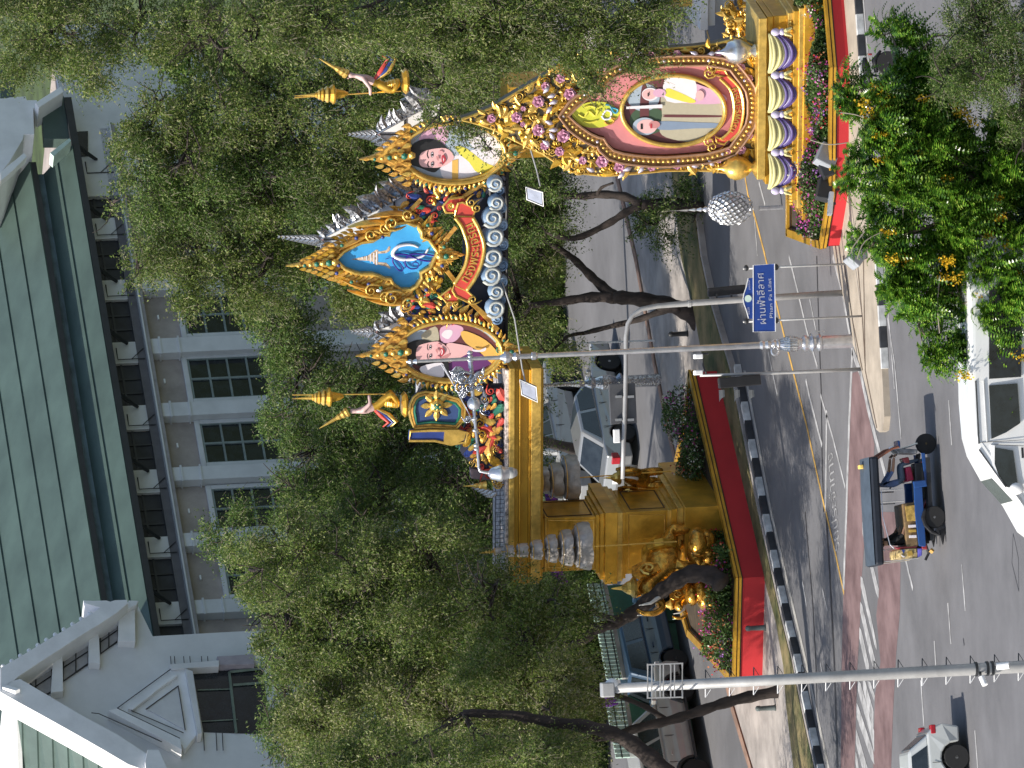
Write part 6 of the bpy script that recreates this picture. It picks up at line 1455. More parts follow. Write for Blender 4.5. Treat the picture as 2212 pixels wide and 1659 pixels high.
def car(name, label, cat, pos, rz, L, W, belt, H, cols, cabin, wheels, wr, body_prof, group=None, glass=True, tail=None, plate=True, extra=None, cladding=None):
    """x forward. body_prof: upper outline [(x,z)] front..rear of the lower body; cabin: [(x_base_front),(x_top_front),(x_top_rear),(x_base_rear)]"""
    root = thing(name, label, cat, pos, rz, group); P_ = cols
    arch_r = wr*1.22; gz = 0.22 if H < 1.6 else .32
    low = []; xs = sorted(wheels, reverse=True)
    fx, rx = L/2, -L/2
    pts = list(body_prof); 
    bottom = [(rx+.05, gz)]
    for wx in sorted(wheels):
        bottom += [(wx-arch_r, gz)] + [(wx-arch_r*math.cos(math.pi*k/8), max(gz, wr+arch_r*math.sin(math.pi*k/8)*.98)) for k in range(1, 8)] + [(wx+arch_r, gz)]
    bottom += [(fx-.08, gz)]
    outline = pts + bottom       # pts go front -> rear on top, bottom rear -> front
    n = len(outline); hw = W/2
    mb = MB(); v = []
    for y, k in ((-hw, 1), (-hw+.0, 1), (hw, 1)): pass
    def yy(z, s): 
        t = max(0, (z-gz)/(belt-gz)); return s*(hw - .05*max(0, t-.45)/.55*1.2 - (.03 if z <= gz+.01 else 0))
    v = [(x, yy(z, -1), z) for x, z in outline] + [(x, yy(z, 1), z) for x, z in outline]
    mb.add(v, [tuple(range(n)), tuple(range(2*n-1, n-1, -1))] + [(i, n+i, n+(i+1) % n, (i+1) % n) for i in range(n)])
    part(mb, 'body', P_, root, bevel=.045)
    mb = MB()
    mb.box((0, 0, gz+.12), (L*.9, W*.82, .3)); part(mb, 'underbody', BLACK, root)
    xf, tf, tr, xr = cabin; ti = .17; zb = belt-.03
    def cv(x, z, s, ins): return (x, s*(hw-.06-ins), z)
    base = [cv(xf, zb, -1, .02), cv(xf, zb, 1, .02), cv(xr, zb, 1, .02), cv(xr, zb, -1, .02)]; topv = [cv(tf, H, -1, ti), cv(tf, H, 1, ti), cv(tr, H, 1, ti), cv(tr, H, -1, ti)]
    mb = MB(); mb.add(base+topv, [(0,1,2,3),(7,6,5,4),(0,1,5,4),(1,2,6,5),(2,3,7,6),(3,0,4,7)]); part(mb, 'cabin', P_, root, bevel=.07)
    B = [Vector(p) for p in base]; T = [Vector(p) for p in topv]
    def win(b0, b1, t0, t1, u0, u1, v0=.12, v1=.86, name='window', out=.012):
        e = lambda u, v_: (b0.lerp(b1, u)).lerp(t0.lerp(t1, u), v_)
        q = [e(u0, v0), e(u1, v0), e(u1*.97+u0*.03, v1), e(u0*.97+u1*.03, v1)]; nn = (q[1]-q[0]).cross(q[3]-q[0]).normalized(); c = sum(q, Vector())/4
        if nn.dot(c-Vector((0,0,(belt+H)/2))) < 0: nn = -nn
        mb = MB(); mb.add([p+nn*out for p in q]+[p-nn*.01 for p in q], [(0,1,2,3),(7,6,5,4)]+[(i,(i+1)%4,4+(i+1)%4,4+i) for i in range(4)]); part(mb, name, GLASS, root)
    if glass:
        win(B[0], B[1], T[0], T[1], .06, .94, .06, .9, 'windscreen'); win(B[3], B[2], T[3], T[2], .08, .92, .1, .88, 'rear_window')
        for b0, b1, t0, t1 in ((B[0], B[3], T[0], T[3]), (B[1], B[2], T[1], T[2])):
            k = 2 if L < 4.9 and H < 1.9 else 3
            for i in range(k): win(b0, b1, t0, t1, .07+(.88/k)*i, .07+(.88/k)*(i+.9))
    for wx in wheels:
        for s_ in (-1, 1): wheel(root, Vector((wx, s_*(hw-.12), wr)), wr, .22, s_)
    zt = tail or (gz+.35, belt-.12)
    for s_ in (-1, 1):
        mb = MB(); mb.box((rx+.10, s_*(hw-.16), (zt[0]+zt[1])/2), (.22, .26, zt[1]-zt[0])); part(mb, 'tail_lamp', mat('lamp_red', (.35,.01,.02), .2, coat=.5), root, bevel=.02)
        mb = MB(); mb.box((fx-.16, s_*(hw-.2), belt-.25), (.26, .32, .14)); part(mb, 'headlight', mat('lamp_clear', (.5,.52,.55), .15, coat=.5), root, bevel=.03)
        mb = MB(); mb.box((xf-.12, s_*(hw+.04), belt+.06), (.12, .18, .13)); part(mb, 'mirror', P_, root, bevel=.03)
    if plate: mb = MB(); mb.box((rx-.012, 0, gz+.42), (.02, .34, .15)); part(mb, 'plate', WHITE, root)
    for s_ in (-1, 1):
        for fx_ in (.25, -.75): mb = MB(); mb.box((fx_, s_*(hw-.01), belt-.18), (.16, .03, .035)); part(mb, 'door_handle', P_, root)
        for fx_ in (.8, -.15, -1.05): mb = MB(); mb.box((fx_, s_*(hw-.018), (gz+belt)/2+.08), (.012, .012, belt-gz-.3)); part(mb, 'door_gap', BLACK, root)
    if cladding:
        for wx in wheels:
            for s_ in (-1, 1): mb = MB(); mb.tube([Vector((wx+arch_r*math.cos(t), s_*(hw-.01), wr+arch_r*math.sin(t))) for t in [math.pi*k/10 for k in range(11)]], .055, 5); part(mb, 'arch_cladding', BLACK, root)
        for s_ in (-1, 1): mb = MB(); mb.box((0, s_*(hw+.03), gz+.04), (L*.42, .16, .05)); part(mb, 'side_step', DARK, root)
    return root
def ground_mid(px1, px2): return (G(*px1)+G(*px2))/2
# silver sedan, seen from behind right, heading right and away
h1 = rad(44)
p = G(1352, 905)
car('parked_car', 'silver sedan with red tail lamps on the far road behind the horizontal signal arm', 'car', p+Vector((0,0,0)), h1, 4.5, 1.75, .92, 1.45, paint('silver', (.27,.28,.29), .4, .32), (1.05,.35,-1.0,-1.75), (1.4,-1.3), .32,  # silver darkened to stand for the tree shade over the car
    [(2.2,.55),(2.1,.72),(1.1,.88),(0,.92),(-1.7,.95),(-2.15,.93),(-2.24,.6)])
car('parked_car', 'white pickup half hidden under the golden beam beyond the silver sedan', 'car', G(1268, 955), h1, 5.1, 1.85, 1.05, 1.75, paint('offwhite', (.30,.31,.32), .1, .35), (.9,.3,-.9,-1.15), (1.6,-1.5), .38,  # white darkened likewise, tree shade put into the paint
    [(2.5,.6),(2.4,.95),(1.0,1.05),(-1.2,1.05),(-2.45,1.05),(-2.54,.6)])
car('parked_suv', 'dark blue hatchback suv parked facing right in front of the green railing', 'car', G(1464, 1395), rad(46), 4.3, 1.75, 1.05, 1.62, paint('blue', (.025,.055,.10), .3, .3), (1.05,.5,-1.55,-2.0), (1.35,-1.3), .34,
    [(2.1,.6),(2.0,.85),(1.1,1.0),(0,1.05),(-2.05,1.06),(-2.12,.6)])
car('parked_suv', 'pale silver off road suv with black wheel arches at the left edge behind the pole', 'car', G(1512, 1622), rad(40), 4.9, 1.9, 1.15, 1.85, paint('champagne', (.36,.36,.35), .3, .35), (1.1,.5,-2.2,-2.4), (1.45,-1.4), .40,
    [(2.4,.65),(2.3,1.0),(1.1,1.12),(0,1.15),(-2.4,1.15),(-2.44,.6)], cladding=True)
# white hatchback, lower left, rear end to the right
hb = G(2098, 1648)
car('moving_car', 'white hatchback cut by the left edge of the picture on the near road', 'car', hb+Vector((-1.05, .9, 0)), rad(180+4), 3.9, 1.68, .98, 1.45, paint('white', (.44,.46,.46), .1, .35), (.95,.25,-1.35,-1.75), (1.2,-1.15), .31,
    [(1.9,.55),(1.8,.78),(.95,.93),(0,.97),(-1.75,1.0),(-1.9,.85),(-1.98,.62)], tail=(.78,.90))
# white van at the bottom, heading left
vp = G(2322, 905); Yv = vp.y
van = thing('moving_van', 'big white van driving left at the bottom edge, its roof edge brightly sunlit', 'van', vp, rad(180+3))
VW = paint('van_white', (.70,.71,.71), 0, .3)
PV = Plane(Vector((vp.x, Yv, 0)), rad(3))
def vt(q): return [(-PV.at(x, y)[0], PV.at(x, y)[1]) for x, y in q]
W_ = 1.75
def vin(z): return -0.02-.14*max(0, z-1.35)
topo = vt([(2262,1168),(2228,1142),(2195,1084),(2146,1030),(2116,978),(2105,940),(2098,860),(2095,700),(2093,560)])
xr_ = topo[-1][0]-.5; xf_ = topo[0][0]
out = [(xf_+.05, .35)] + topo + [(xr_, topo[-1][1]-.1), (xr_-.08, .9), (xr_-.05, .35)]
n = len(out); v = [(x, vin(z), z) for x, z in out] + [(x, -W_-vin(z), z) for x, z in out]
mb = MB(); mb.add(v, [tuple(range(n)), tuple(range(2*n-1, n-1, -1))] + [(i, n+i, n+(i+1) % n, (i+1) % n) for i in range(n)]); part(mb, 'body', VW, van, bevel=.09)
def vwin(px, name, m_=GLASS, o=.012):
    q = vt(px); n = len(q); mb = MB(); mb.add([(x, vin(z)+o, z) for x, z in q]+[(x, vin(z)-.02, z) for x, z in q], [tuple(range(n)), tuple(range(2*n-1, n-1, -1))]+[(i, n+i, n+(i+1) % n, (i+1) % n) for i in range(n)]); return part(mb, name, m_, van)
z8 = lambda q: [(2046+a/5.0, 802+b/5.0) for a, b in q]
vwin(z8([(520,820),(715,855),(760,1190),(780,1260),(650,1250),(560,1150),(515,1020),(510,900)]), 'window')
vwin(z8([(478,790),(522,800),(520,1000),(560,1120),(640,1240),(625,1250),(540,1130),(495,1010)]), 'window_trim', WHITEB, .02)
vwin(z8([(460,150),(760,130),(790,560),(640,660),(488,728)]), 'window')
vwin(z8([(460,-900),(800,-900),(800,60),(462,80)]), 'window')
for px in ([(320,100),(355,780)], [(355,840),(640,1250)], [(400,100),(440,760)]):
    q = vt(z8(px)); mb = MB(); mb.tube([(x, vin(z)+.015, z) for x, z in q], .018, 5); part(mb, 'body_line', DARK if px[0][0] < 400 else VW, van)
for px in ([(370,765),(830,740)], [(520,790),(830,805)]): 
    q = vt(z8(px)); mb = MB(); mb.tube([(x, vin(z)+.003, z) for x, z in q], .008, 4); part(mb, 'door_gap', BLACK, van)
q = vt([(2148,1031),(2193,1080)]); mb = MB()
(a0, z0), (a1, z1) = q; ny, fy = vin(z0)-.16, -W_-vin(z0)+.12
dn = Vector((z1-z0, 0, -(a1-a0))).normalized(); dn = dn if dn.z > 0 else -dn
vv = [Vector((a0, ny, z0)), Vector((a1, ny+.05, z1)), Vector((a1, fy-.05, z1)), Vector((a0, fy, z0))]
mb.add([p+dn*.02 for p in vv]+[p-dn*.02 for p in vv], [(0,1,2,3),(7,6,5,4)]+[(i,(i+1)%4,4+(i+1)%4,4+i) for i in range(4)]); part(mb, 'windscreen', GLASS, van)
q = vt(z8([(740,1270)]))[0]; mb = MB(); mb.ball((q[0], .14, q[1]), (.14,.10,.17), 12, 7); part(mb, 'mirror', WHITEB, van, smooth=True)
q = vt(z8([(815,880)]))[0]; mb = MB(); mb.box((q[0], vin(q[1])+.02, q[1]), (.24,.04,.05)); part(mb, 'door_handle', DARK, van)
for wx in (xf_-1.0, xr_+.9):
    for yy_ in (-.12, -W_+.12): wheel(van, Vector((wx, yy_, .34)), .34, .24, 1 if yy_ > -1 else -1)
mb = MB(); mb.box(((xf_+xr_)/2, -W_/2, .4), (abs(xf_-xr_)*.9, W_*.85, .3)); part(mb, 'underbody', BLACK, van)
# ------------------------------------------------------------------ tuk tuk
tb = G(2031, 1118.5)
tuk = thing('tuk_tuk', 'blue three wheeled tuk tuk with long dark canopy driving right on the near road', 'tuk tuk', tb, rad(3))
TB = paint('tuk_blue', (.01,.06,.22), 0, .3); TR = paint('tuk_red', (.25,.02,.03), 0, .4); TN = mat('canopy_navy', (.010,.015,.026), .55, var=.2)
TBL = mat('canopy_top', (.055,.075,.10), .6, var=.15)
def tz(q): return [((1030-b)/440.0, max(0.02, (1168-a-(0 if b > 700 else 0))/440.0)) for a, b in q]
def tprism(q, y0, y1, name, m_, bev=.01, parent=None):
    q = tz(q); n = len(q); mb = MB(); mb.add([(x, y0, z) for x, z in q]+[(x, y1, z) for x, z in q], [tuple(range(n)), tuple(range(2*n-1, n-1, -1))]+[(i, n+i, n+(i+1) % n, (i+1) % n) for i in range(n)]); return part(mb, name, m_, parent or tuk, bevel=bev)
def ttube(q, y, r, name, m_, n=6): mb = MB(); mb.tube([(x, y, z) for x, z in tz(q)], r, n); return part(mb, name, m_, tuk)
for s_ in (-1, 1): wheel(tuk, Vector((0, s_*.58, .27)), .27, .16, s_, SILV)
# local -y faces the camera
wheel(tuk, Vector((1.80, 0, .25)), .25, .13, -1, mat('brass_rim', (.3,.22,.1), .4, .5), 9)
mb = MB(); mb.box((.22, 0, 1.66), (2.62, 1.25, .22)); part(mb, 'canopy_rim', TN, tuk, bevel=.06)
mb = MB(); v = []; 
for i in range(9):
    x = -1.08+2.6*i/8
    for j in range(5): y = -.6+1.2*j/4; v.append((x, y, 1.78+.10*(1-(y/.62)**2)*(1-((x-.22)/1.4)**4)))
mb.add(v, [(i*5+j, i*5+j+1, (i+1)*5+j+1, (i+1)*5+j) for i in range(8) for j in range(4)]); part(mb, 'canopy', TBL, tuk, smooth=True)
mb = MB(); mb.box((1.32, 0, 1.88), (.10, .24, .10)); part(mb, 'roof_sign', mat('amber_lamp', (.9,.6,.15), .4), tuk, bevel=.02)
for s_ in (-.58, .58):
    ttube([(470,385),(560,330),(650,280),(720,265)], s_*.9, .035, 'front_pillar', mat('brown_pillar', (.20,.07,.04), .5))
    ttube([(495,845),(740,845)], s_, .014, 'post', STEEL); ttube([(475,1475),(640,1470),(860,1455)], s_, .014, 'post', STEEL); ttube([(500,725),(500,1000),(560,1300),(600,1340)], s_, .012, 'side_rail', SILV)
    ttube([(500,720),(730,720)], s_, .02, 'post', SILV)
    tprism([(850,700),(940,705),(945,1330),(930,1340),(870,1330),(845,1000)], s_-.04, s_+.04, 'side_panel', TB, .015)
    tprism([(845,640),(985,630),(995,700),(850,715)], s_-.05, s_+.05, 'side_panel', TB, .02)
    tprism([(960,340),(1000,345),(1010,700),(985,705)], s_*.85-.02, s_*.85+.02, 'floor_rail', TB, .01)
    tprism([(960,930),(930,960),(905,1030),(930,1120),(1000,1200),(1100,1235),(1095,1215),(1010,1165),(960,1095),(945,1030),(960,980)], s_-.12, s_+.12, 'mudguard', BLACK, .02)
    tprism([(1100,1170),(1165,1150),(1175,1200),(1130,1330),(1110,1250)], s_-.05, s_+.05, 'mud_flap', BLACK, .01)
mb = MB(); mb.box((.45, 0, .33), (2.0, 1.1, .10)); part(mb, 'floor', DARK, tuk)
tprism([(720,870),(860,860),(870,1330),(740,1340)], -.55, .55, 'seat_box', mat('tan_seat', (.20,.13,.06), .6, var=.3, scale=6), .03)
tprism([(745,900),(760,1060),(860,1060),(850,890)], -.60, -.565, 'side_art', mat('gold_side_art', (.45,.30,.08), .4, .2, var=.4, scale=9), .005)
for k, b in enumerate((1100, 1150, 1210)): tprism([(770,b),(770,b+28),(850,b+28),(850,b)], -.60, -.565, 'side_stripe', (P_WHITE, GOLDB, P_WHITE)[k], .005)
tprism([(600,1325),(640,1352),(850,1345),(860,1325)], -.55, .55, 'seat_back', TR, .03)
tprism([(655,1352),(645,1400),(650,1445),(850,1455),(860,1352)], -.58, .58, 'rear_panel', mat('rear_panel_art', (.75,.33,.04), .3, var=.8, scale=9, col2=(.85,.65,.3)), .02)
tprism([(850,1352),(850,1450),(900,1430),(905,1352)], -.58, .58, 'rear_panel', mat('rear_violet', (.13,.12,.5), .35, var=.4, scale=8), .02)
for q, m_ in (([(680,1360),(720,1360),(700,1400)], NAVY), ([(740,1380),(790,1370),(800,1420),(750,1430)], GOLDB), ([(670,1410),(690,1440),(720,1440)], P_WHITE)): tprism(q, -.6, -.585, 'side_art', m_, 0)
tprism([(900,1300),(900,1360),(960,1370),(955,1310)], -.6, .6, 'bumper', TR, .02)
tprism([(960,1180),(1020,1230),(1020,1300),(990,1300),(960,1240)], -.2, .2, 'exhaust_box', BLACK, .02)
ttube([(1000,1290),(1030,1400),(990,1470)], .1, .035, 'exhaust_pipe', DARK)
ttube([(1010,1370),(1040,1395)], -.35, .06, 'lamp', mat('amber_small', (.6,.35,.08), .4))
tprism([(690,280),(700,300),(730,330),(930,345),(945,300),(880,290),(800,280)], -.30, .30, 'front_cowl', mat('cowl_grey', (.20,.21,.23), .4, .3, var=.3, scale=8), .04)
tprism([(660,250),(700,240),(710,275),(665,290)], -.12, .12, 'headlight', WHITEB, .03)
tprism([(735,190),(760,200),(760,270),(735,270)], -.28, .28, 'front_trim', TB, .02)
ttube([(790,275),(880,255),(960,230)], -.09, .025, 'fork', SILV); ttube([(790,275),(880,255),(960,230)], .09, .025, 'fork', SILV)
ttube([(740,340),(690,355),(670,360)], 0, .02, 'steering_column', BLACK)
mb = MB(); mb.tube([(1.53, -.28, 1.08), (1.58, 0, 1.1), (1.53, .28, 1.08)], .015, 5); part(mb, 'handlebar', DARK, tuk)
tprism([(800,480),(860,470),(885,620),(810,640)], -.28, .28, 'driver_seat', mat('crimson_seat', (.30,.01,.05), .5), .03)
tprism([(770,380),(850,370),(860,440),(800,440)], -.2, .2, 'fuel_tank', TR, .03)
ttube([(985,430),(1000,700),(1010,850),(960,940)], -.2, .035, 'frame_tube', TR); ttube([(1005,450),(1010,700),(960,880)], .2, .035, 'frame_tube', TR)
tprism([(900,440),(1000,440),(1010,830),(900,830)], -.25, .25, 'engine', DARK, .03)
ttube([(800,640),(680,640),(640,700)], 0, .02, 'backrest_post', SILV)
# people: in world coordinates through the tuk-tuk frame
def person(label, frame_o, rz, Jl, mats_, bones, hair_r=.115, group=None, face=1):
    M_ = Matrix.Translation(frame_o) @ Matrix.Rotation(rz, 4, 'Z'); w_ = lambda p: M_ @ Vector(p)
    root = thing('person', label, 'person', w_(Jl['hip'][0]), None, group)
    J = {k: (w_(p), r) for k, (p, r) in Jl.items()}
    figure(root, J, bones, None, 'body', mats_)
    X = (M_.to_3x3() @ Vector((face, 0, 0))); hd = J['head'][0]
    mb = MB(); mb.ball(hd - X*.025 + Vector((0,0,.03)), (.098,.088,.105), 12, 8); part(mb, 'hair', HAIRM, root, smooth=True)
    mb = MB(); mb.ball(hd + X*.102 - Vector((0,0,.015)), (.022,.016,.026), 6, 5); part(mb, 'nose', SKIN, root, smooth=True)
    Yv_ = X.cross(Vector((0,0,1)))
    for s_ in (-1, 1):
        mb = MB(); mb.ball(hd + Yv_*s_*.088, (.018,.018,.032), 6, 5); part(mb, 'ear', SKIN, root, smooth=True)
        mb = MB(); mb.ball(hd + X*.088 + Yv_*s_*.034 + Vector((0,0,.012)), .012, 6, 4); part(mb, 'eye', BLACK, root)
        hn = J.get('ha'+('L' if s_ > 0 else 'R'))
        if hn:
            el = J['el'+('L' if s_ > 0 else 'R')][0]; d = (hn[0]-el).normalized(); u = d.orthogonal().normalized()
            for k in range(4): o_ = u*(.018*(k-1.5)); mb = MB(); L = (.07,.08,.075,.06)[k]; mb.tube([hn[0]+o_, hn[0]+o_+d*L*.6, hn[0]+o_+d*L-Vector((0,0,.025))], [.011,.010,.007], 5); part(mb, 'finger', SKIN, root)
            mb = MB(); mb.tube([hn[0]-u*.03, hn[0]-u*.05+d*.045], [.012,.009], 5); part(mb, 'thumb', SKIN, root)
    mb = MB(); mb.box(hd+X*.094-Vector((0,0,.048)), (.012,.05,.01)); part(mb, 'mouth', mat('lips', (.25,.07,.06), .5), root)
    return root
BN = [('hip','waist',0),('waist','chest',0),('chest','neck',0),('neck','head',2),('chest','shL',0),('shL','elL',0),('elL','haL',2),('chest','shR',0),('shR','elR',0),('elR','haR',2),('hip','thL',1),('thL','knL',1),('knL','anL',1),('anL','toL',3),('hip','thR',1),('thR','knR',1),('knR','anR',1),('anR','toR',3)]
SHB = mat('shirt_blue', (.10,.15,.30), .8, var=.15); JEAN = mat('jeans_grey_blue', (.07,.10,.14), .85, var=.15); SHK = mat('black_cloth', (.012,.012,.013), .8)
def seated(hx, hz, lean, knee_x, knee_z, foot_x, foot_z, hand, y0=0):
    d = {'hip': ((hx, y0, hz), .14), 'waist': ((hx+lean*.3, y0, hz+.18), .125), 'chest': ((hx+lean*.8, y0, hz+.40), .15), 'neck': ((hx+lean*1.02, y0, hz+.56), .052), 'head': ((hx+lean*1.15+.02, y0, hz+.70), .092)}
    for s_, k in ((1, 'L'), (-1, 'R')):
        d['sh'+k] = ((hx+lean*.85, y0+s_*.17, hz+.46), .06); d['el'+k] = (((hx+lean*.85+hand[0])/2-.02, y0+s_*.25, (hz+.46+hand[1])/2-.08), .045); d['ha'+k] = ((hand[0], y0+s_*(.2 if len(hand) < 3 else hand[2]), hand[1]), .035)
        d['th'+k] = ((hx+.10, y0+s_*.09, hz-.01), .095); d['kn'+k] = ((knee_x, y0+s_*.14, knee_z), .065); d['an'+k] = ((foot_x, y0+s_*.13, foot_z+.06), .042); d['to'+k] = ((foot_x+.16, y0+s_*.13, foot_z+.02), .035)
    return d
person('tuk tuk driver in a blue shirt and grey blue trousers gripping the handlebar', tb, rad(3), seated(.86, .90, .0, 1.32, .92, 1.42, .42, (1.50, 1.10, .24)), [SHB, JEAN, SKIN, BLACK], BN)
person('passenger in black leaning back at the rear of the tuk tuk, nearer the camera', tb, rad(3), seated(-.55, .82, -.02, -.08, .86, .05, .42, (-.15, .95), -.25), [SHK, SHK, SKIN, BLACK], BN, group='tuk tuk passengers')
person('second passenger in black beyond the first at the rear of the tuk tuk', tb, rad(3), seated(-.50, .82, .04, -.05, .84, .08, .42, (-.12, .95), .26), [SHK, mat('dark_red_cloth', (.2,.02,.04), .8), SKIN, BLACK], BN, group='tuk tuk passengers')
# ------------------------------------------------------------------ motorcycle by the right kerb
mp = G(1945, 190); moto = thing('motorcycle', 'black motorcycle with silver tank and mirrors standing by the island kerb behind the leafy branch', 'motorcycle', mp, rad(178))
for x in (-.62, .62): wheel(moto, Vector((x, 0, .29)), .29, .1, 1, SILV, 9)
def mt(pts, r, name, m_, n=7): mb = MB(); mb.tube(pts, r, n); return part(mb, name, m_, moto, smooth=True)
mt([(.62,.06,.29),(.45,.06,.75),(.40,.05,.95)], .022, 'fork', SILV); mt([(.62,-.06,.29),(.45,-.06,.75),(.40,-.05,.95)], .022, 'fork', SILV)
mt([(.36,-.34,1.0),(.42,0,.97),(.36,.34,1.0)], .015, 'handlebar', BLACK); 
for s_ in (-1, 1): mt([(.38,s_*.26,1.0),(.42,s_*.32,1.16)], .008, 'mirror_stem', DARK); mb = MB(); mb.ball((.42,s_*.33,1.2), (.02,.06,.05), 8, 5); part(mb, 'mirror', BLACK, moto, smooth=True)
mt([(.42,0,.72),(.25,0,.84),(.0,0,.82),(-.1,0,.74)], [.06,.13,.14,.08], 'tank', SILV); mt([(-.08,0,.76),(-.3,0,.78),(-.6,0,.84),(-.78,0,.86)], [.09,.11,.10,.04], 'seat', BLACK)
mt([(.35,0,.6),(.1,0,.3),(-.25,0,.3),(-.35,0,.7)], .03, 'frame', DARK); mb = MB(); mb.box((0,0,.42), (.34,.26,.3)); part(mb, 'engine', DARK, moto, bevel=.03)
mt([(.1,-.14,.35),(-.3,-.16,.3),(-.75,-.16,.38)], [.025,.04,.05], 'exhaust', SILV); mb = MB(); mb.ball((.5,0,.88), (.08,.09,.09), 10, 6); part(mb, 'headlight', WHITE, moto, smooth=True)
mt([(.86,0,.5),(.62,0,.62),(.36,0,.5)], [.03,.06,.04], 'front_mudguard', SILV); mt([(-.4,0,.58),(-.7,0,.62),(-.93,0,.45)], [.05,.07,.03], 'rear_mudguard', BLACK); mb = MB(); mb.box((-.85,0,.72), (.05,.16,.08)); part(mb, 'tail_lamp', TR, moto, bevel=.01)
# ------------------------------------------------------------------ trees
OLIVE = leafmat('leaf_tamarind', [(0, (.045,.080,.018)), (.3, (.085,.145,.026)), (.6, (.150,.215,.042)), (.86, (.24,.28,.08)), (1, (.34,.33,.18))], .5, .40)
OLIVE2 = leafmat('leaf_tamarind_dark', [(0, (.035,.070,.016)), (.5, (.080,.150,.026)), (.85, (.16,.23,.05)), (1, (.25,.28,.12))], .5, .36)
OLIVE3 = leafmat('leaf_tamarind_dry', [(0, (.060,.095,.020)), (.4, (.125,.185,.030)), (.7, (.22,.25,.065)), (1, (.38,.36,.22))], .55, .36)
BRIGHT = leafmat('leaf_pinnate', [(0, (.025,.075,.010)), (.5, (.080,.20,.018)), (.85, (.18,.33,.030)), (1, (.34,.46,.08))], .25, .36)
rs_ = np.random.RandomState(11)
def unit(v): return v/np.maximum(np.linalg.norm(v, axis=1, keepdims=True), 1e-9)
def strands(blobs, n, L0, droop, K=11, clump=26, leaf=(.085,.04), hang=0.0):
    """blobs: (center, (rx,ry,rz)); returns leaf quads (N,4,3), twig quads"""
    vol = np.array([b[1][0]*b[1][2]+b[1][1]*b[1][2]*.5 for b in blobs]); cnt = np.maximum(40, (vol/vol.sum()*n)).astype(int)
    leaves = []; twigs = []
    for (c, r), m_ in zip(blobs, cnt):
        c = np.array(c); r = np.array(r)
        nc = max(5, int(clump*(r[0]*r[2])**.5/1.6))
        d = unit(rs_.normal(size=(nc, 3))); cc = d*r*(rs_.uniform(.45, .92, (nc, 1))); ci = rs_.randint(0, nc, m_)
        p0 = c + cc[ci] + rs_.normal(size=(m_, 3))*r*.15
        dirn = unit(unit(cc[ci]/r)*.75 + rs_.normal(size=(m_, 3))*.62 + np.array([0, 0, .12-hang]))
        L = L0*rs_.uniform(.5, 1.25, (m_, 1)); side = unit(np.cross(dirn, rs_.normal(size=(m_, 3))))
        pts = []
        for k in range(K):
            t = k/(K-1); p = p0 + dirn*L*t + np.array([0, 0, -1])*droop*L*t*t + side*L*.12*math.sin(t*5); pts.append(p)
        for k in range(0, K-2, 2):
            if rs_.rand() < 2:
                sel = rs_.rand(m_) < .2
                a, b = pts[k][sel], pts[k+2][sel]; w_ = unit(np.cross(b-a, rs_.normal(size=a.shape)))*(.008-.005*k/K); twigs.append(np.stack([a-w_, b-w_*.8, b+w_*.8, a+w_], 1))
        for k in range(1, K):
            t = k/(K-1); q = pts[k] + rs_.normal(size=(m_, 3))*.035
            keep = rs_.rand(m_) < .9; q = q[keep]; mm = len(q)
            u = unit((pts[k]-pts[k-1])[keep]*.5+unit(rs_.normal(size=(mm, 3)))*np.linalg.norm((pts[k]-pts[k-1])[keep], axis=1, keepdims=True)*1.0); v = unit(np.cross(u, rs_.normal(size=(mm, 3))))
            s = rs_.uniform(.6, 1.3, (mm, 1)); u = u*leaf[0]*s/2; v = v*leaf[1]*s/2
            leaves.append(np.stack([q-u-v*.9, q-u+v*.9, q+u], 1))
    return np.concatenate(leaves), np.concatenate(twigs)
def bl(specs, shrink=22):
    """(x, y, rx_px, ry_px, Y, depth) in photo pixels -> blob in world"""
    out = []
    for (x, y, rx, ry, Y, dp) in specs:
        c = A(x, y, Y); s = FPX/(c-CAM).dot(FWD); k = shrink if min(rx, ry) > 50 else 0; out.append(((c.x, c.y, c.z), ((ry-k)/s, dp, (rx-k)/s)))
    return out
def limb(mb, p, q, r0, r1, wob=.25, n=7):
    p, q = Vector(p), Vector(q); L = (q-p).length; rnd = random; pts = []; rr = []
    o = Vector((rnd.uniform(-1, 1), rnd.uniform(-1, 1), rnd.uniform(-.5, .5)))*L*wob*.5
    for i in range(n):
        t = i/(n-1); pts.append(p.lerp(q, t)+o*math.sin(math.pi*t)+Vector((rnd.uniform(-1, 1), rnd.uniform(-1, 1), rnd.uniform(-1, 1)))*L*.02*(0 < t < 1)); rr.append(r0+(r1-r0)*t)
    mb.tube(pts, rr, 6); return pts
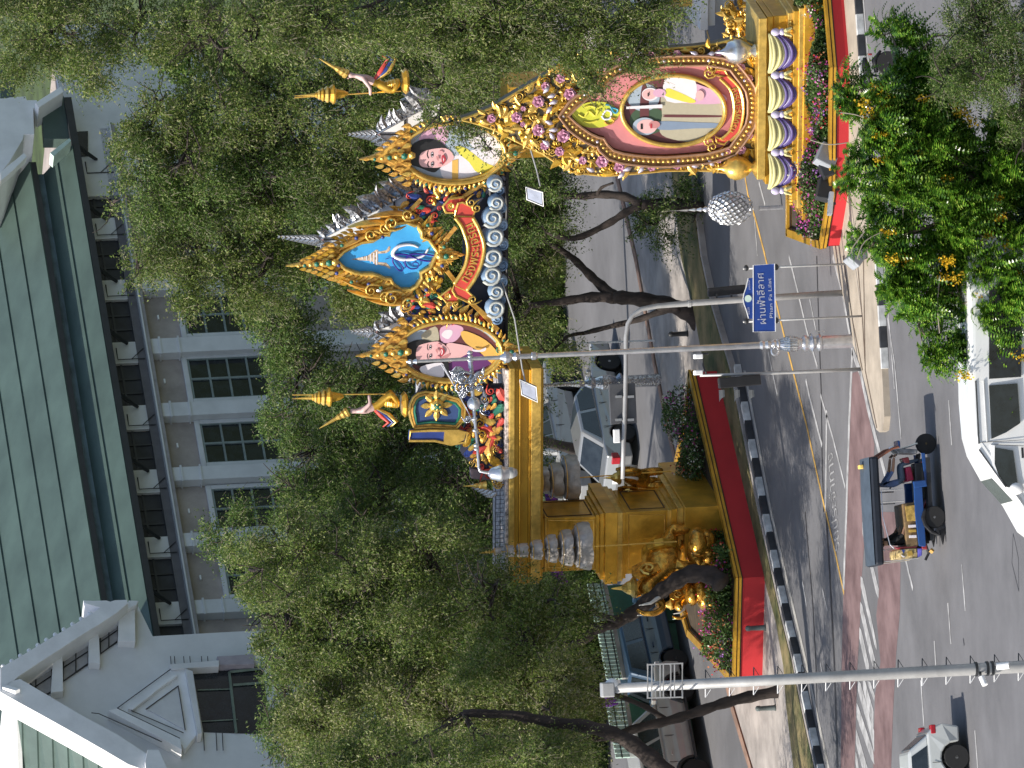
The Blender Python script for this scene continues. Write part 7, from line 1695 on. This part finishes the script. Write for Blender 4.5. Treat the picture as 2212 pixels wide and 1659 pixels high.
def tree(label, base, trunks, blobs, nstr, lm, L0=.62, droop=.4, group='tamarind trees round the arch', leaf=(.078,.043), hang=.0, clump=34, name='tamarind_tree'):
    root = thing(name, label, 'tree', base, None, group)
    mb = MB(); ends = []
    for pts, r0, r1 in trunks:
        P_ = smooth_path([tuple(p) for p in pts], 4, False); n = len(P_); mb.tube(P_, [(r0+(r1-r0)*i/(n-1))*(1+.12*math.sin(i*1.9)) for i in range(n)], 10); ends.append(Vector(P_[-1]))
    part(mb, 'trunk', BARK, root, smooth=True)
    mb = MB()
    for (c, r) in blobs:
        c = Vector(c); e = min(ends, key=lambda q: (q-c).length) if ends else c-Vector((0,0,r[2]))
        if ends and (e-c).length < 3.2: limb(mb, e, c, .06, .04, .3)
        for k in range(7 if min(r[0], r[2]) > .7 else 1):
            d = Vector((random.uniform(-1, 1), random.uniform(-1, .6), random.uniform(-.5, 1))).normalized(); q = c+Vector((d.x*r[0], d.y*r[1], d.z*r[2]))*.85
            pts = limb(mb, c, q, .055, .016, .35)
            for j in range(3): s_ = pts[random.randint(2, 5)]; limb(mb, s_, s_+Vector((random.uniform(-.8, .8), random.uniform(-.7, .3), random.uniform(-.3, .8))), .022, .008, .4, 5)
    part(mb, 'branches', BARK, root, smooth=True, kind='stuff')
    lv, tw = strands(blobs, nstr, L0, droop, leaf=leaf, hang=hang, clump=clump)
    bulk('crown', lv, 3, lm, root); bulk('twigs', tw, 4, TWIG, root)
    return root
def trunkpx(pts, Y0, Y1):
    n = len(pts); return [A(x, y, Y0+(Y1-Y0)*i/(n-1)) for i, (x, y) in enumerate(pts)]
# T3 leaning trunk in the middle
b = G(1512, 700); Y = b.y
tree('tamarind with a leaning forked trunk on the grass between the signal mast and the road', b,
     [(trunkpx([(1514,702),(1480,672),(1430,655),(1370,645),(1325,642)], Y, Y+.6), .24, .17), (trunkpx([(1330,643),(1300,618),(1270,590),(1235,556),(1180,520)], Y+.6, Y+2), .16, .07), (trunkpx([(1330,643),(1280,642),(1220,650),(1150,660)], Y+.6, Y+1.5), .17, .08),
      (trunkpx([(1470,665),(1430,672),(1380,690),(1320,705),(1260,720)], Y, Y+1.5), .11, .06)],
     bl([(1120,640,90,110,Y+3,2),(1160,520,80,90,Y+3,2),(1190,760,55,60,Y+.8,1.2),(980,600,120,130,Y+4.2,2.2),(820,640,120,110,Y+4.2,2.2),(720,560,110,110,Y+4.5,2),(560,600,120,110,Y+4.6,2),(430,540,110,110,Y+4.6,2),(325,540,60,80,Y+4.4,1.5),(410,640,40,40,Y+4.4,1),(340,440,60,60,Y+4.4,1.2),(540,480,110,100,Y+4.6,2),(1060,720,60,60,Y+3,1.5),(1130,420,70,60,Y+3.2,1.6)]), 15500, OLIVE)
b = G(1520, 448); Y = b.y
tree('tamarind with a low forked trunk standing behind the silver tree ornament', b,
     [(trunkpx([(1520,448),(1440,446),(1385,442)], Y, Y), .15, .14), (trunkpx([(1385,442),(1350,425),(1300,420),(1250,424),(1200,420)], Y, Y+1), .13, .08), (trunkpx([(1385,442),(1350,460),(1310,485),(1240,515),(1180,500)], Y, Y+1), .12, .07), (trunkpx([(1290,420),(1300,405),(1325,395)], Y, Y-.3), .05, .03)],
     bl([(1130,470,90,90,Y+2,1.6),(1180,420,70,60,Y+1.6,1.4),(560,380,120,110,Y+4,2),(420,420,110,100,Y+4.2,2),(680,420,120,100,Y+4,2),(330,420,70,90,Y+4,1.6),(900,440,120,80,Y+4,2),(300,340,60,80,Y+4,1.6),(1180,480,60,60,Y+1.5,1.2),(1420,480,50,50,Y+.2,.6),(1500,440,40,40,Y+.3,.5),(1100,350,80,80,Y+3,1.5)]), 12500, OLIVE2)
# trees behind, mass between arch and building
b = G(1335, 950)
tree('tall tamarind behind the left oval portrait reaching the building windows', Vector((b.x, 360, 0)), [([Vector((A(1200,980,368).x, 368, 0))]+trunkpx([(1160,950),(1100,930),(900,940),(750,960)], 360, 357), .17, .08)],
     bl([(650,800,100,110,356,2.2),(760,860,110,110,354,2),(900,960,120,110,354,2),(700,980,120,100,356,2),(612,900,60,90,357,1.8),(820,1060,120,110,354,2),(1000,1060,110,110,352,2),(650,1080,100,90,356,2),(605,720,90,80,357,2),(1120,960,70,90,352,1.5),(880,780,110,100,356,2),(1090,840,80,80,354,1.6),(1060,1120,80,80,351,1.6)]), 15000, OLIVE2)
b = G(1538, 1243); Y = b.y
tree('tamarind whose dark trunk leans left out of the planter flowers before the gilded elephant', Vector((b.x, b.y, 0)),
     [(trunkpx([(1560,1262),(1536,1243),(1490,1240),(1450,1262),(1410,1290),(1370,1322),(1330,1345),(1290,1358),(1255,1385),(1200,1400)], PA.p(1530,1243).y-2.9, PA.p(1200,1400).y-1.6), .26, .11), (trunkpx([(1340,1340),(1300,1330),(1260,1310),(1180,1290)], PA.p(1530,1243).y-2.2, PA.p(1200,1400).y-1.6), .1, .05)],
     bl([(640,1180,90,90,346,2),(780,1230,120,110,344,2),(930,1200,120,110,343,2),(900,1360,120,110,342,2),(1060,1290,100,90,340,1.6),(1150,1380,90,90,339,1.5),(1180,1300,60,60,339,1.2),(740,1380,120,100,344,2),(620,1320,90,90,345,2),(540,1230,70,80,346,1.6),(1060,1430,100,80,339,1.6),(610,1420,70,70,345,1.8),(1230,1330,35,60,338.5,.9)]), 15500, OLIVE)
b = G(1692, 1492); Y = b.y
tree('tamarind with a slanting trunk on the grass strip behind the camera pole', b,
     [(trunkpx([(1693,1492),(1620,1505),(1560,1520),(1500,1540),(1440,1558),(1380,1572),(1320,1590),(1240,1600)], Y, Y-.5), .16, .10), (trunkpx([(1440,1558),(1400,1530),(1340,1505),(1260,1480)], Y, Y), .09, .05)],
     bl([(1180,1560,90,90,Y-2,2.2),(1210,1470,70,70,Y-1.6,2),(1000,1560,110,100,Y+1,1.8),(860,1500,110,100,Y+3,2),(720,1540,110,100,Y+4,2),(650,1570,80,90,Y+5,2),(1100,1480,90,80,Y+1.4,1.4),(1230,1620,60,60,Y,1.2),(1250,1530,35,70,Y,.9)]), 11000, OLIVE3)
Y = 334.5
tree('tamarind whose thick limb enters from the left edge above the off road suv', A(1900, 1800, Y)*1.0,
     [([Vector((A(1500,1760,Y).x, Y, 0))]+trunkpx([(1500,1740),(1440,1670),(1390,1625),(1340,1592),(1270,1570),(1190,1560),(1110,1545),(1000,1540)], Y, Y+1), .30, .10)],
     bl([(960,1640,110,80,Y-2,2.2),(1100,1640,90,60,Y-2.5,2),(800,1640,110,80,Y+2,1.8),(690,1650,80,70,Y+3,1.8),(1180,1650,70,50,Y,1.2),(1060,1700,120,60,Y,1.5),(820,1720,140,60,Y,2)]), 6500, OLIVE)
# trees behind at the far left and right
tree('bushy tamarind filling the gap before the gabled wing', Vector((A(1200,1450,352).x, 352, 0)), [([Vector((A(1200,1450,368).x, 368, 0))]+trunkpx([(1180,1440),(1100,1440),(800,1450)], 366, 353), .16, .08)],
     bl([(640,1240,110,100,352,2),(585,1340,60,80,352,1.6),(620,1450,80,90,352,2),(620,1600,80,90,352,2),(760,1150,120,110,352,2),(900,1280,150,140,351,2),(900,1500,160,140,351,2),(1100,1400,130,140,350,2),(1130,1600,110,120,350,2),(760,1640,140,100,352,2),(1120,1200,90,80,350,2),(500,1150,50,60,353,1.5)]), 15000, OLIVE2)
tree('broad tamarind behind the right oval portrait and right attendant', Vector((A(1200,250,354).x, 354, 0)), [([Vector((A(1200,250,354).x, 354, 0))]+trunkpx([(1300,180),(1100,200),(800,190),(600,200)], 354, 352), .18, .08)],
     bl([(340,250,90,90,352,2),(480,230,120,110,351,2),(620,280,120,110,351,2),(620,130,120,110,351,2),(780,220,120,110,350,2),(780,80,120,110,350,2),(940,130,120,110,349,2),(940,280,120,110,350,2),(300,60,120,100,352,2),(120,60,120,90,353,2),(50,130,60,50,353,1.5),(200,150,90,70,352,1.8),(460,80,120,100,351,2),(290,330,40,70,352,1.4),(1100,180,90,120,348,2),(1150,280,90,90,348,1.8),(400,330,80,80,351,1.6),(740,380,90,90,351,2),(-20,40,90,60,353,1.6),(130,-20,120,60,353,2),(250,430,20,20,352,.6),(300,580,30,40,352,.8),(985,262,34,30,331,.5),(1030,292,34,26,331,.5),(945,240,30,26,331.5,.5),(1060,320,20,16,331,.3)]), 21000, OLIVE)
tree('dark leafy tree closing the gaps behind the arch, right half', Vector((A(1200,300,374).x, 374, 0)), [([Vector((A(1200,300,374).x, 374, 0))]+trunkpx([(1150,300),(900,300)], 374, 374), .2, .1)],
     bl([(420,300,90,110,374,1.5),(560,150,120,130,374,1.5),(600,400,120,120,374,1.5),(780,250,120,140,374,1.5),(780,450,120,120,374,1.5),(960,150,120,130,374,1.5),(980,400,120,130,374,1.5),(620,560,100,90,374,1.5),(800,600,110,90,374,1.5),(960,620,110,90,374,1.5),(420,80,110,120,374,1.5),(1120,120,80,100,374,1.5),(1130,500,60,120,374,1)]), 7500, OLIVE2, leaf=(.15,.09), group='dark trees before the building')
tree('dark leafy tree closing the gaps behind the arch, left half', Vector((A(1200,1150,370).x, 370, 0)), [([Vector((A(1200,1150,370).x, 370, 0))]+trunkpx([(1150,1150),(900,1150)], 370, 370), .2, .1)],
     bl([(740,860,90,110,371,1.3),(760,1050,100,110,371,1.3),(740,1260,100,110,371,1.3),(740,1450,100,110,371,1.3),(760,1620,100,90,371,1.3),(950,900,110,120,371,1.3),(950,1120,110,120,371,1.3),(950,1350,110,120,371,1.3),(950,1560,110,120,371,1.3),(1110,1000,70,110,371,1),(1120,1250,70,120,371,1),(1120,1500,70,120,371,1)]), 6500, OLIVE2, leaf=(.15,.09), group='dark trees before the building')
for (lb_, sp) in (('dark clipped hedge behind the green railing and the parked cars', [(1240,1120+70*k,46,60,367,1.0) for k in range(9)]), ('added dark leaf mass standing for shade and cars behind the leaning tamarinds', [(1185,350+70*k,44,60,371,1.0) for k in range(10)])):
    bb = bl(sp); root = thing('hedge', lb_, 'hedge', (bb[4][0][0], bb[4][0][1], 0), None, 'hedges beyond the far road')  # the second mass is added to stand for dark shade and cars
    lv, tw = strands(bb, 6500, .3, .1, K=9, leaf=(.09,.06)); bulk('foliage', lv, 3, OLIVE2, root, kind='stuff')
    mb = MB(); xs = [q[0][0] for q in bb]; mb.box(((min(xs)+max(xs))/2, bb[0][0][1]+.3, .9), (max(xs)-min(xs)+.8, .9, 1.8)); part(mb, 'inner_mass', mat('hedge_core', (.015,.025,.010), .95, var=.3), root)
Y = PS.p(1300, 60).y - 3.0
tree('drooping tamarind hanging in front of the upper right side of the jewelled shrine', Vector((A(1500, -120, Y).x, Y, 0)), [(trunkpx([(1900,-150),(1500,-130),(1200,-90),(900,-40)], Y, Y), .25, .1)],
     bl([(560,60,110,90,Y+1,2),(700,30,110,90,Y+1,2),(860,60,110,90,Y+1,1.8),(1000,70,90,80,Y+.6,1.5),(1060,120,60,50,Y+.4,.9),(1140,75,75,65,Y+.4,1.2),(1240,100,80,70,Y+.4,1.2),(1340,70,70,65,Y+.4,1.1),(1400,30,50,50,Y+.4,1),(1285,160,40,40,Y+.2,.6),(1370,115,40,35,Y+.2,.5),(1060,-20,150,90,Y,1.6),(1260,-20,130,80,Y,1.4),(1120,60,90,80,Y,1.2),(960,170,50,40,Y+.6,.7)]), 14500, OLIVE, hang=.25, droop=.6)
# tree left out of frame whose shade falls on the road
tree('tamarind just left of the view shading the far carriageway', Vector((A(1650,2050,335).x, 335, 0)), [([Vector((A(1650,2050,335).x, 335, 0)), Vector((A(1650,2050,335).x+.3, 335, 4)), Vector((A(1650,2050,335).x, 335, 6))], .25, .14)],
     [((A(1650,2050,335).x+dx, 335+dy, z), (1.5, 1.3, .9)) for dx, dy, z in ((0,0,7.5),(2.4,1,8.6),(-1.5,-2,7),(1.2,-3.8,7.8),(2.2,-2,9.2),(1,2.4,8.5),(2.6,-5.5,8.6),(-.5,-5,7),(2.8,3,9.6),(-2.5,1,8),(.3,-7,8),(2.4,-.6,10.6),(1.6,-6.6,10))], 7020, OLIVE)
# pinnate leaved tree, lower right, close to the viewer
def fronds(blobs, n, L0=.46, pairs=8):
    vol = np.array([b[1][0]*b[1][2] for b in blobs]); cnt = (vol/vol.sum()*n).astype(int); out = []; mids = []
    for (c, r), m_ in zip(blobs, cnt):
        c = np.array(c); r = np.array(r); nc = max(4, int(14*(r[0]*r[2])**.5)); d = unit(rs_.normal(size=(nc, 3))); cc = d*r*rs_.uniform(.5, .95, (nc, 1)); ci = rs_.randint(0, nc, m_)
        p0 = c+cc[ci]+rs_.normal(size=(m_, 3))*.12; dr = unit(unit(cc[ci]/r)*.6+rs_.normal(size=(m_, 3))*.6+np.array([0, -.1, .1])); L = L0*rs_.uniform(.7, 1.25, (m_, 1))
        sd = unit(np.cross(dr, np.array([0, 0, 1.0])+rs_.normal(size=(m_, 3))*.3)); nrm = np.cross(sd, dr)
        prev = p0
        for k in range(pairs):
            t = (k+.7)/pairs; p = p0+dr*L*t+np.array([0, 0, -1])*.45*L*t*t; tan = unit(p-prev); w_ = (.11 if pairs > 6 else .2)*math.sin(math.pi*(.18+.75*t))*L/L0; h = .026
            if k % 2: mids.append(np.stack([prev-nrm*.004, p-nrm*.004, p+nrm*.004, prev+nrm*.004], 1))
            for s in (-1, 1):
                o = unit(sd*s+tan*.45+nrm*(.25 if s > 0 else .15)); tip = p+o*w_; mid = p+o*w_*.5
                out.append(np.stack([p+tan*h, p-tan*h, tip], 1))
            prev = p
    return np.concatenate(out), np.concatenate(mids)
Y = 303
spec = [(1990,300,110,120,Y,1.5),(1930,420,80,90,Y-.5,1),(2060,450,130,120,Y,1.5),(1960,250,70,70,Y-.4,.8),(2150,350,110,120,Y,1.5),(1880,240,40,60,Y-.8,.6),(1840,200,30,26,Y-.8,.35),(2000,160,90,50,Y,.8),(1925,70,26,26,Y-.3,.35),(1980,110,50,40,Y-.2,.6),(2150,560,110,100,Y,1.4),(2010,580,80,70,Y-.4,1),(1950,620,40,50,Y-.6,.5),(1985,700,26,60,Y-.7,.35),(2020,770,20,36,Y-.7,.25),(2120,700,80,80,Y-.2,1),(2160,800,50,60,Y-.4,.7),(2190,900,28,50,Y-.6,.35),(1850,380,26,30,Y-.8,.3),(1890,520,40,40,Y-.7,.5),(2200,680,60,90,Y,1),(2190,480,80,120,Y+.5,1.5),(1945,520,60,60,Y-.7,.7),(2140,870,30,30,Y-.5,.3),(1915,330,50,60,Y-.7,.6),(2270,400,120,300,Y+.5,2),(2120,620,70,70,Y-.3,1),(2190,770,50,60,Y-.3,.7),(2205,600,60,90,Y,1),(2100,770,30,45,Y-.5,.4),(2145,540,60,60,Y-.6,.8),(2060,520,70,70,Y-.5,.8),(2170,860,34,40,Y-.5,.4),(1990,420,60,70,Y-.9,.7),(2075,640,60,60,Y-.4,.7),(2110,560,55,60,Y-.9,.7),(2165,640,50,70,Y-.9,.7),(2200,720,40,60,Y-.8,.6),(2125,720,40,50,Y-.8,.6),(2090,480,50,60,Y-1,.7),(2190,560,50,60,Y-1,.7),(2150,300,80,80,Y-.8,.8),(2040,330,70,80,Y-1,.8)]
bs = bl(spec)
rt = thing('flowering_tree', 'bright green feathery leaved tree with yellow flower spikes hanging over the near road', 'tree', Vector((A(2200, 420, Y).x, Y, 0)))
mb = MB(); tp = A(2150, 420, Y); bs0 = Vector((tp.x+.5, Y, 0)); mb.tube([bs0, bs0+Vector((-.1,0,1.5)), tp], [.22,.18,.12], 10); part(mb, 'trunk', BARK, rt, smooth=True)
mb = MB()
for (c, r) in bs:
    limb(mb, tp, c, .07, .025, .25)
    for k in range(4): d = Vector((random.uniform(-1, 1), random.uniform(-1, .5), random.uniform(-1, 1))).normalized(); limb(mb, c, Vector(c)+Vector((d.x*r[0], d.y*r[1], d.z*r[2])), .02, .008, .3, 5)
for pts in ([(1932,392),(1975,380),(1950,420)], [(2195,470),(1975,350),(1985,330)]): pass
part(mb, 'branches', mat('pale_bark', (.16,.12,.09), .9, var=.3, scale=4), rt, smooth=True)
fv, fm = fronds(bs, 28000); bulk('fronds', fv, 3, BRIGHT, rt); bulk('frond_stalks', fm, 4, BRIGHT, rt)
mb = MB()
for pts in ([(2012,385),(1978,395),(1955,430),(1950,470)], [(1930,490),(1870,520),(1852,560)], [(1750,302),(1790,312),(1830,308)], [(1815,243),(1850,248),(1885,262)], [(2030,600),(2025,660),(2030,720)], [(1868,500),(1845,530),(1838,548)]):
    mb.tube(smooth_path([tuple(A(x, y, Y-1.1)) for x, y in pts], 4, False), .013, 5)
part(mb, 'bare_twigs', mat('grey_twig', (.34,.29,.24), .9), rt)
YF = leafmat('yellow_petals', [(0, (.60,.34,.01)), (1, (.85,.62,.04))], .6, .3)
fl_px = [(1862,222),(1872,240),(1885,258),(1900,290),(1930,285),(1945,320),(1965,300),(1905,345),(2000,215),(2080,245),(2070,230),(1900,190),(1912,205),(1915,232),(2040,600),(2048,570),(2070,600),(2120,590),(2185,530),(2195,590),(2135,510),(2150,430),(2160,470),(2045,385),(1920,500),(2115,640),(2150,680),(2170,760),(2200,770),(2190,750),(2080,810),(1960,560),(1925,560),(1996,330),(2060,420),(2045,560),(2100,260)]
cs = []
for (x, y) in fl_px:
    c = np.array(A(x, y, Y-1.1-random.uniform(0, .3))); n = 50; t = rs_.rand(n, 1); p = c+np.array([0, 0, 1])*(t-.5)*.34+rs_.normal(size=(n, 3))*np.array([.06,.06,.03])
    u = unit(rs_.normal(size=(n, 3)))*.032; v = unit(np.cross(u, rs_.normal(size=(n, 3))))*.030; cs.append(np.stack([p-u, p-v, p+u, p+v], 1))
bulk('flower_spikes', np.concatenate(cs), 4, YF, rt)
# fine leaved grey-green tree at the lower right corner
tree('fine leaved grey green tree in the lower right corner', Vector((A(2200, 40, 300).x, 300, 0)), [([Vector((A(2230,60,300).x, 300, 0)), A(2260,60,300), A(2180,60,300)], .2, .08)],
     bl([(2140,60,90,90,300,1.4),(2100,160,90,80,300.4,1.2),(2190,180,80,90,300,1.4),(2140,-20,90,60,300,1.2),(2050,150,50,60,300.4,.8),(2210,280,60,80,301,1),(2080,60,40,50,300,.7)]), 5200, OLIVE2, L0=.5, droop=.4, group='fine leaved trees', leaf=(.06,.03))
# ------------------------------------------------------------------ flowers in the planters
GRN = leafmat('planter_leaf', [(0, (.02,.05,.012)), (.6, (.06,.12,.03)), (1, (.16,.24,.07))], .5, .25)
def flower_bed(label, quad, z, h_, n, cols, loc):
    """quad: four ground corners; foliage with petals"""
    root = thing('flower_bed', label, 'flowers', loc); q = [np.array(p) for p in quad]
    uv = rs_.rand(n, 2); base = (q[0]*(1-uv[:, :1])+q[1]*uv[:, :1])*(1-uv[:, 1:])+(q[3]*(1-uv[:, :1])+q[2]*uv[:, :1])*uv[:, 1:]
    hh = h_*(.72+.28*np.sin(base[:, :1]*3.1+base[:, 1:2]*2.3))*(.85+.15*np.cos(base[:, :1]*1.3))
    p = base.copy(); p[:, 2:] = z+rs_.rand(n, 1)**.7*np.abs(hh)+.0; u = unit(rs_.normal(size=(n, 3)))*.05; v = unit(np.cross(u, rs_.normal(size=(n, 3))))*.022
    bulk('foliage', np.stack([p-u, p+v, p+u, p-v], 1), 4, GRN, root, kind='stuff')
    for (m_, k) in cols:
        nc = max(3, k//14); cc = p[rs_.randint(0, n, nc)]; pp = cc[rs_.randint(0, nc, k)]+rs_.normal(size=(k, 3))*.10; pp[:, 2] += .03; u = unit(rs_.normal(size=(k, 3)))*.030; v = unit(np.cross(u, rs_.normal(size=(k, 3))))*.030
        bulk('petals', np.stack([pp-u, pp-v, pp+u, pp+v], 1), 4, m_, root, kind='stuff')
    return root
MAG = leafmat('petal_magenta', [(0, (.35,.03,.22)), (1, (.60,.10,.42))], .6, .3); RDP = leafmat('petal_red', [(0, (.45,.02,.03)), (1, (.65,.06,.08))], .6, .3); WHP = leafmat('petal_white', [(0, (.6,.6,.45)), (1, (.75,.75,.65))], .6, .3); LIL = leafmat('petal_lilac', [(0, (.22,.08,.35)), (1, (.45,.22,.55))], .6, .3); ORP = leafmat('petal_orange', [(0, (.5,.14,.05)), (1, (.65,.3,.15))], .6, .3)
up_ = Vector((0, 0, 0))
a0 = C1.lerp(C2, .0)+Vector((.1,.5,0)); a1 = C2+Vector((.3,.3,0))
flower_bed('bougainvillea and mixed flowers along the sunlit left end of the left planter', [a1, a0+Vector((.6,0,0)), a0+Vector((1.2,1.8,0)), a1+Vector((.5,2.0,0))], .85, .8, 9000, [(MAG, 800), (RDP, 200), (ORP, 300), (WHP, 80), (LIL, 260)], (C1+C2)/2+Vector((0,1,.8)))
b0 = C1.lerp(C0, .05)+Vector((-.3,.5,0)); b1 = C1.lerp(C0, .28)+Vector((-.3,.4,0))
flower_bed('dark low leaves before the foot of the golden pier', [b0+Vector((-.9,.2,0)), b1, b1+Vector((-.3,.9,0)), b0+Vector((-.9,1.2,0))], .8, .45, 2200, [(MAG, 40), (RDP, 60)], b0+Vector((0,.5,.8)))
c0_ = C1.lerp(C0, .62)+Vector((-.25,.25,0)); c1_ = C1.lerp(C0, .99)+Vector((-.25,.1,0))
flower_bed('magenta and white flowers at the far right end of the left planter', [c0_, c1_, c1_+Vector((-1.0,.7,0)), c0_+Vector((-1.1,.9,0))], .85, .95, 3800, [(MAG, 420), (WHP, 380), (RDP, 60), (ORP, 40)], (c0_+c1_)/2+Vector((0,.5,.8)))
c = A(1480, 877, c0_.y-.2)
d0 = D0+Vector((0,.35,0)); d2 = D2+Vector((.0,.35,0))
d1 = D1+Vector((0,.3,0))
flower_bed('dense pink, magenta and white flowers in front of the shrine base', [d2, d1, d1+Vector((.2,1.2,0)), d2+Vector((.3,1.3,0))], .55, .72, 12000, [(MAG, 1100), (RDP, 300), (ORP, 200), (WHP, 300), (LIL, 450)], (D1+D2)/2+Vector((0,1,.5)))
flower_bed('green leaves and red and white flowers at the right end of the right planter', [d1, d0, d0+Vector((0,1.3,0)), d1+Vector((0,1.3,0))], .55, .72, 11000, [(MAG, 500), (RDP, 300), (ORP, 200), (WHP, 300)], (D1+D0)/2+Vector((0,1,.5)))

flower_bed('magenta flowers spilling over the left corner of the right planter', [D3+Vector((.2,.2,0)), D2+Vector((.1,.3,0)), D2+Vector((.3,1.5,0)), D3+Vector((.5,1.8,0))], .55, .6, 4000, [(MAG, 500), (LIL, 150), (WHP, 60)], (D2+D3)/2+Vector((0,1,.5)))
tt = sum((len(o.data.polygons)*(2 if len(o.data.polygons) and len(o.data.polygons[0].vertices) == 4 else 1)) for o in bpy.data.objects if o.type == 'MESH'); print('TRIS', tt)
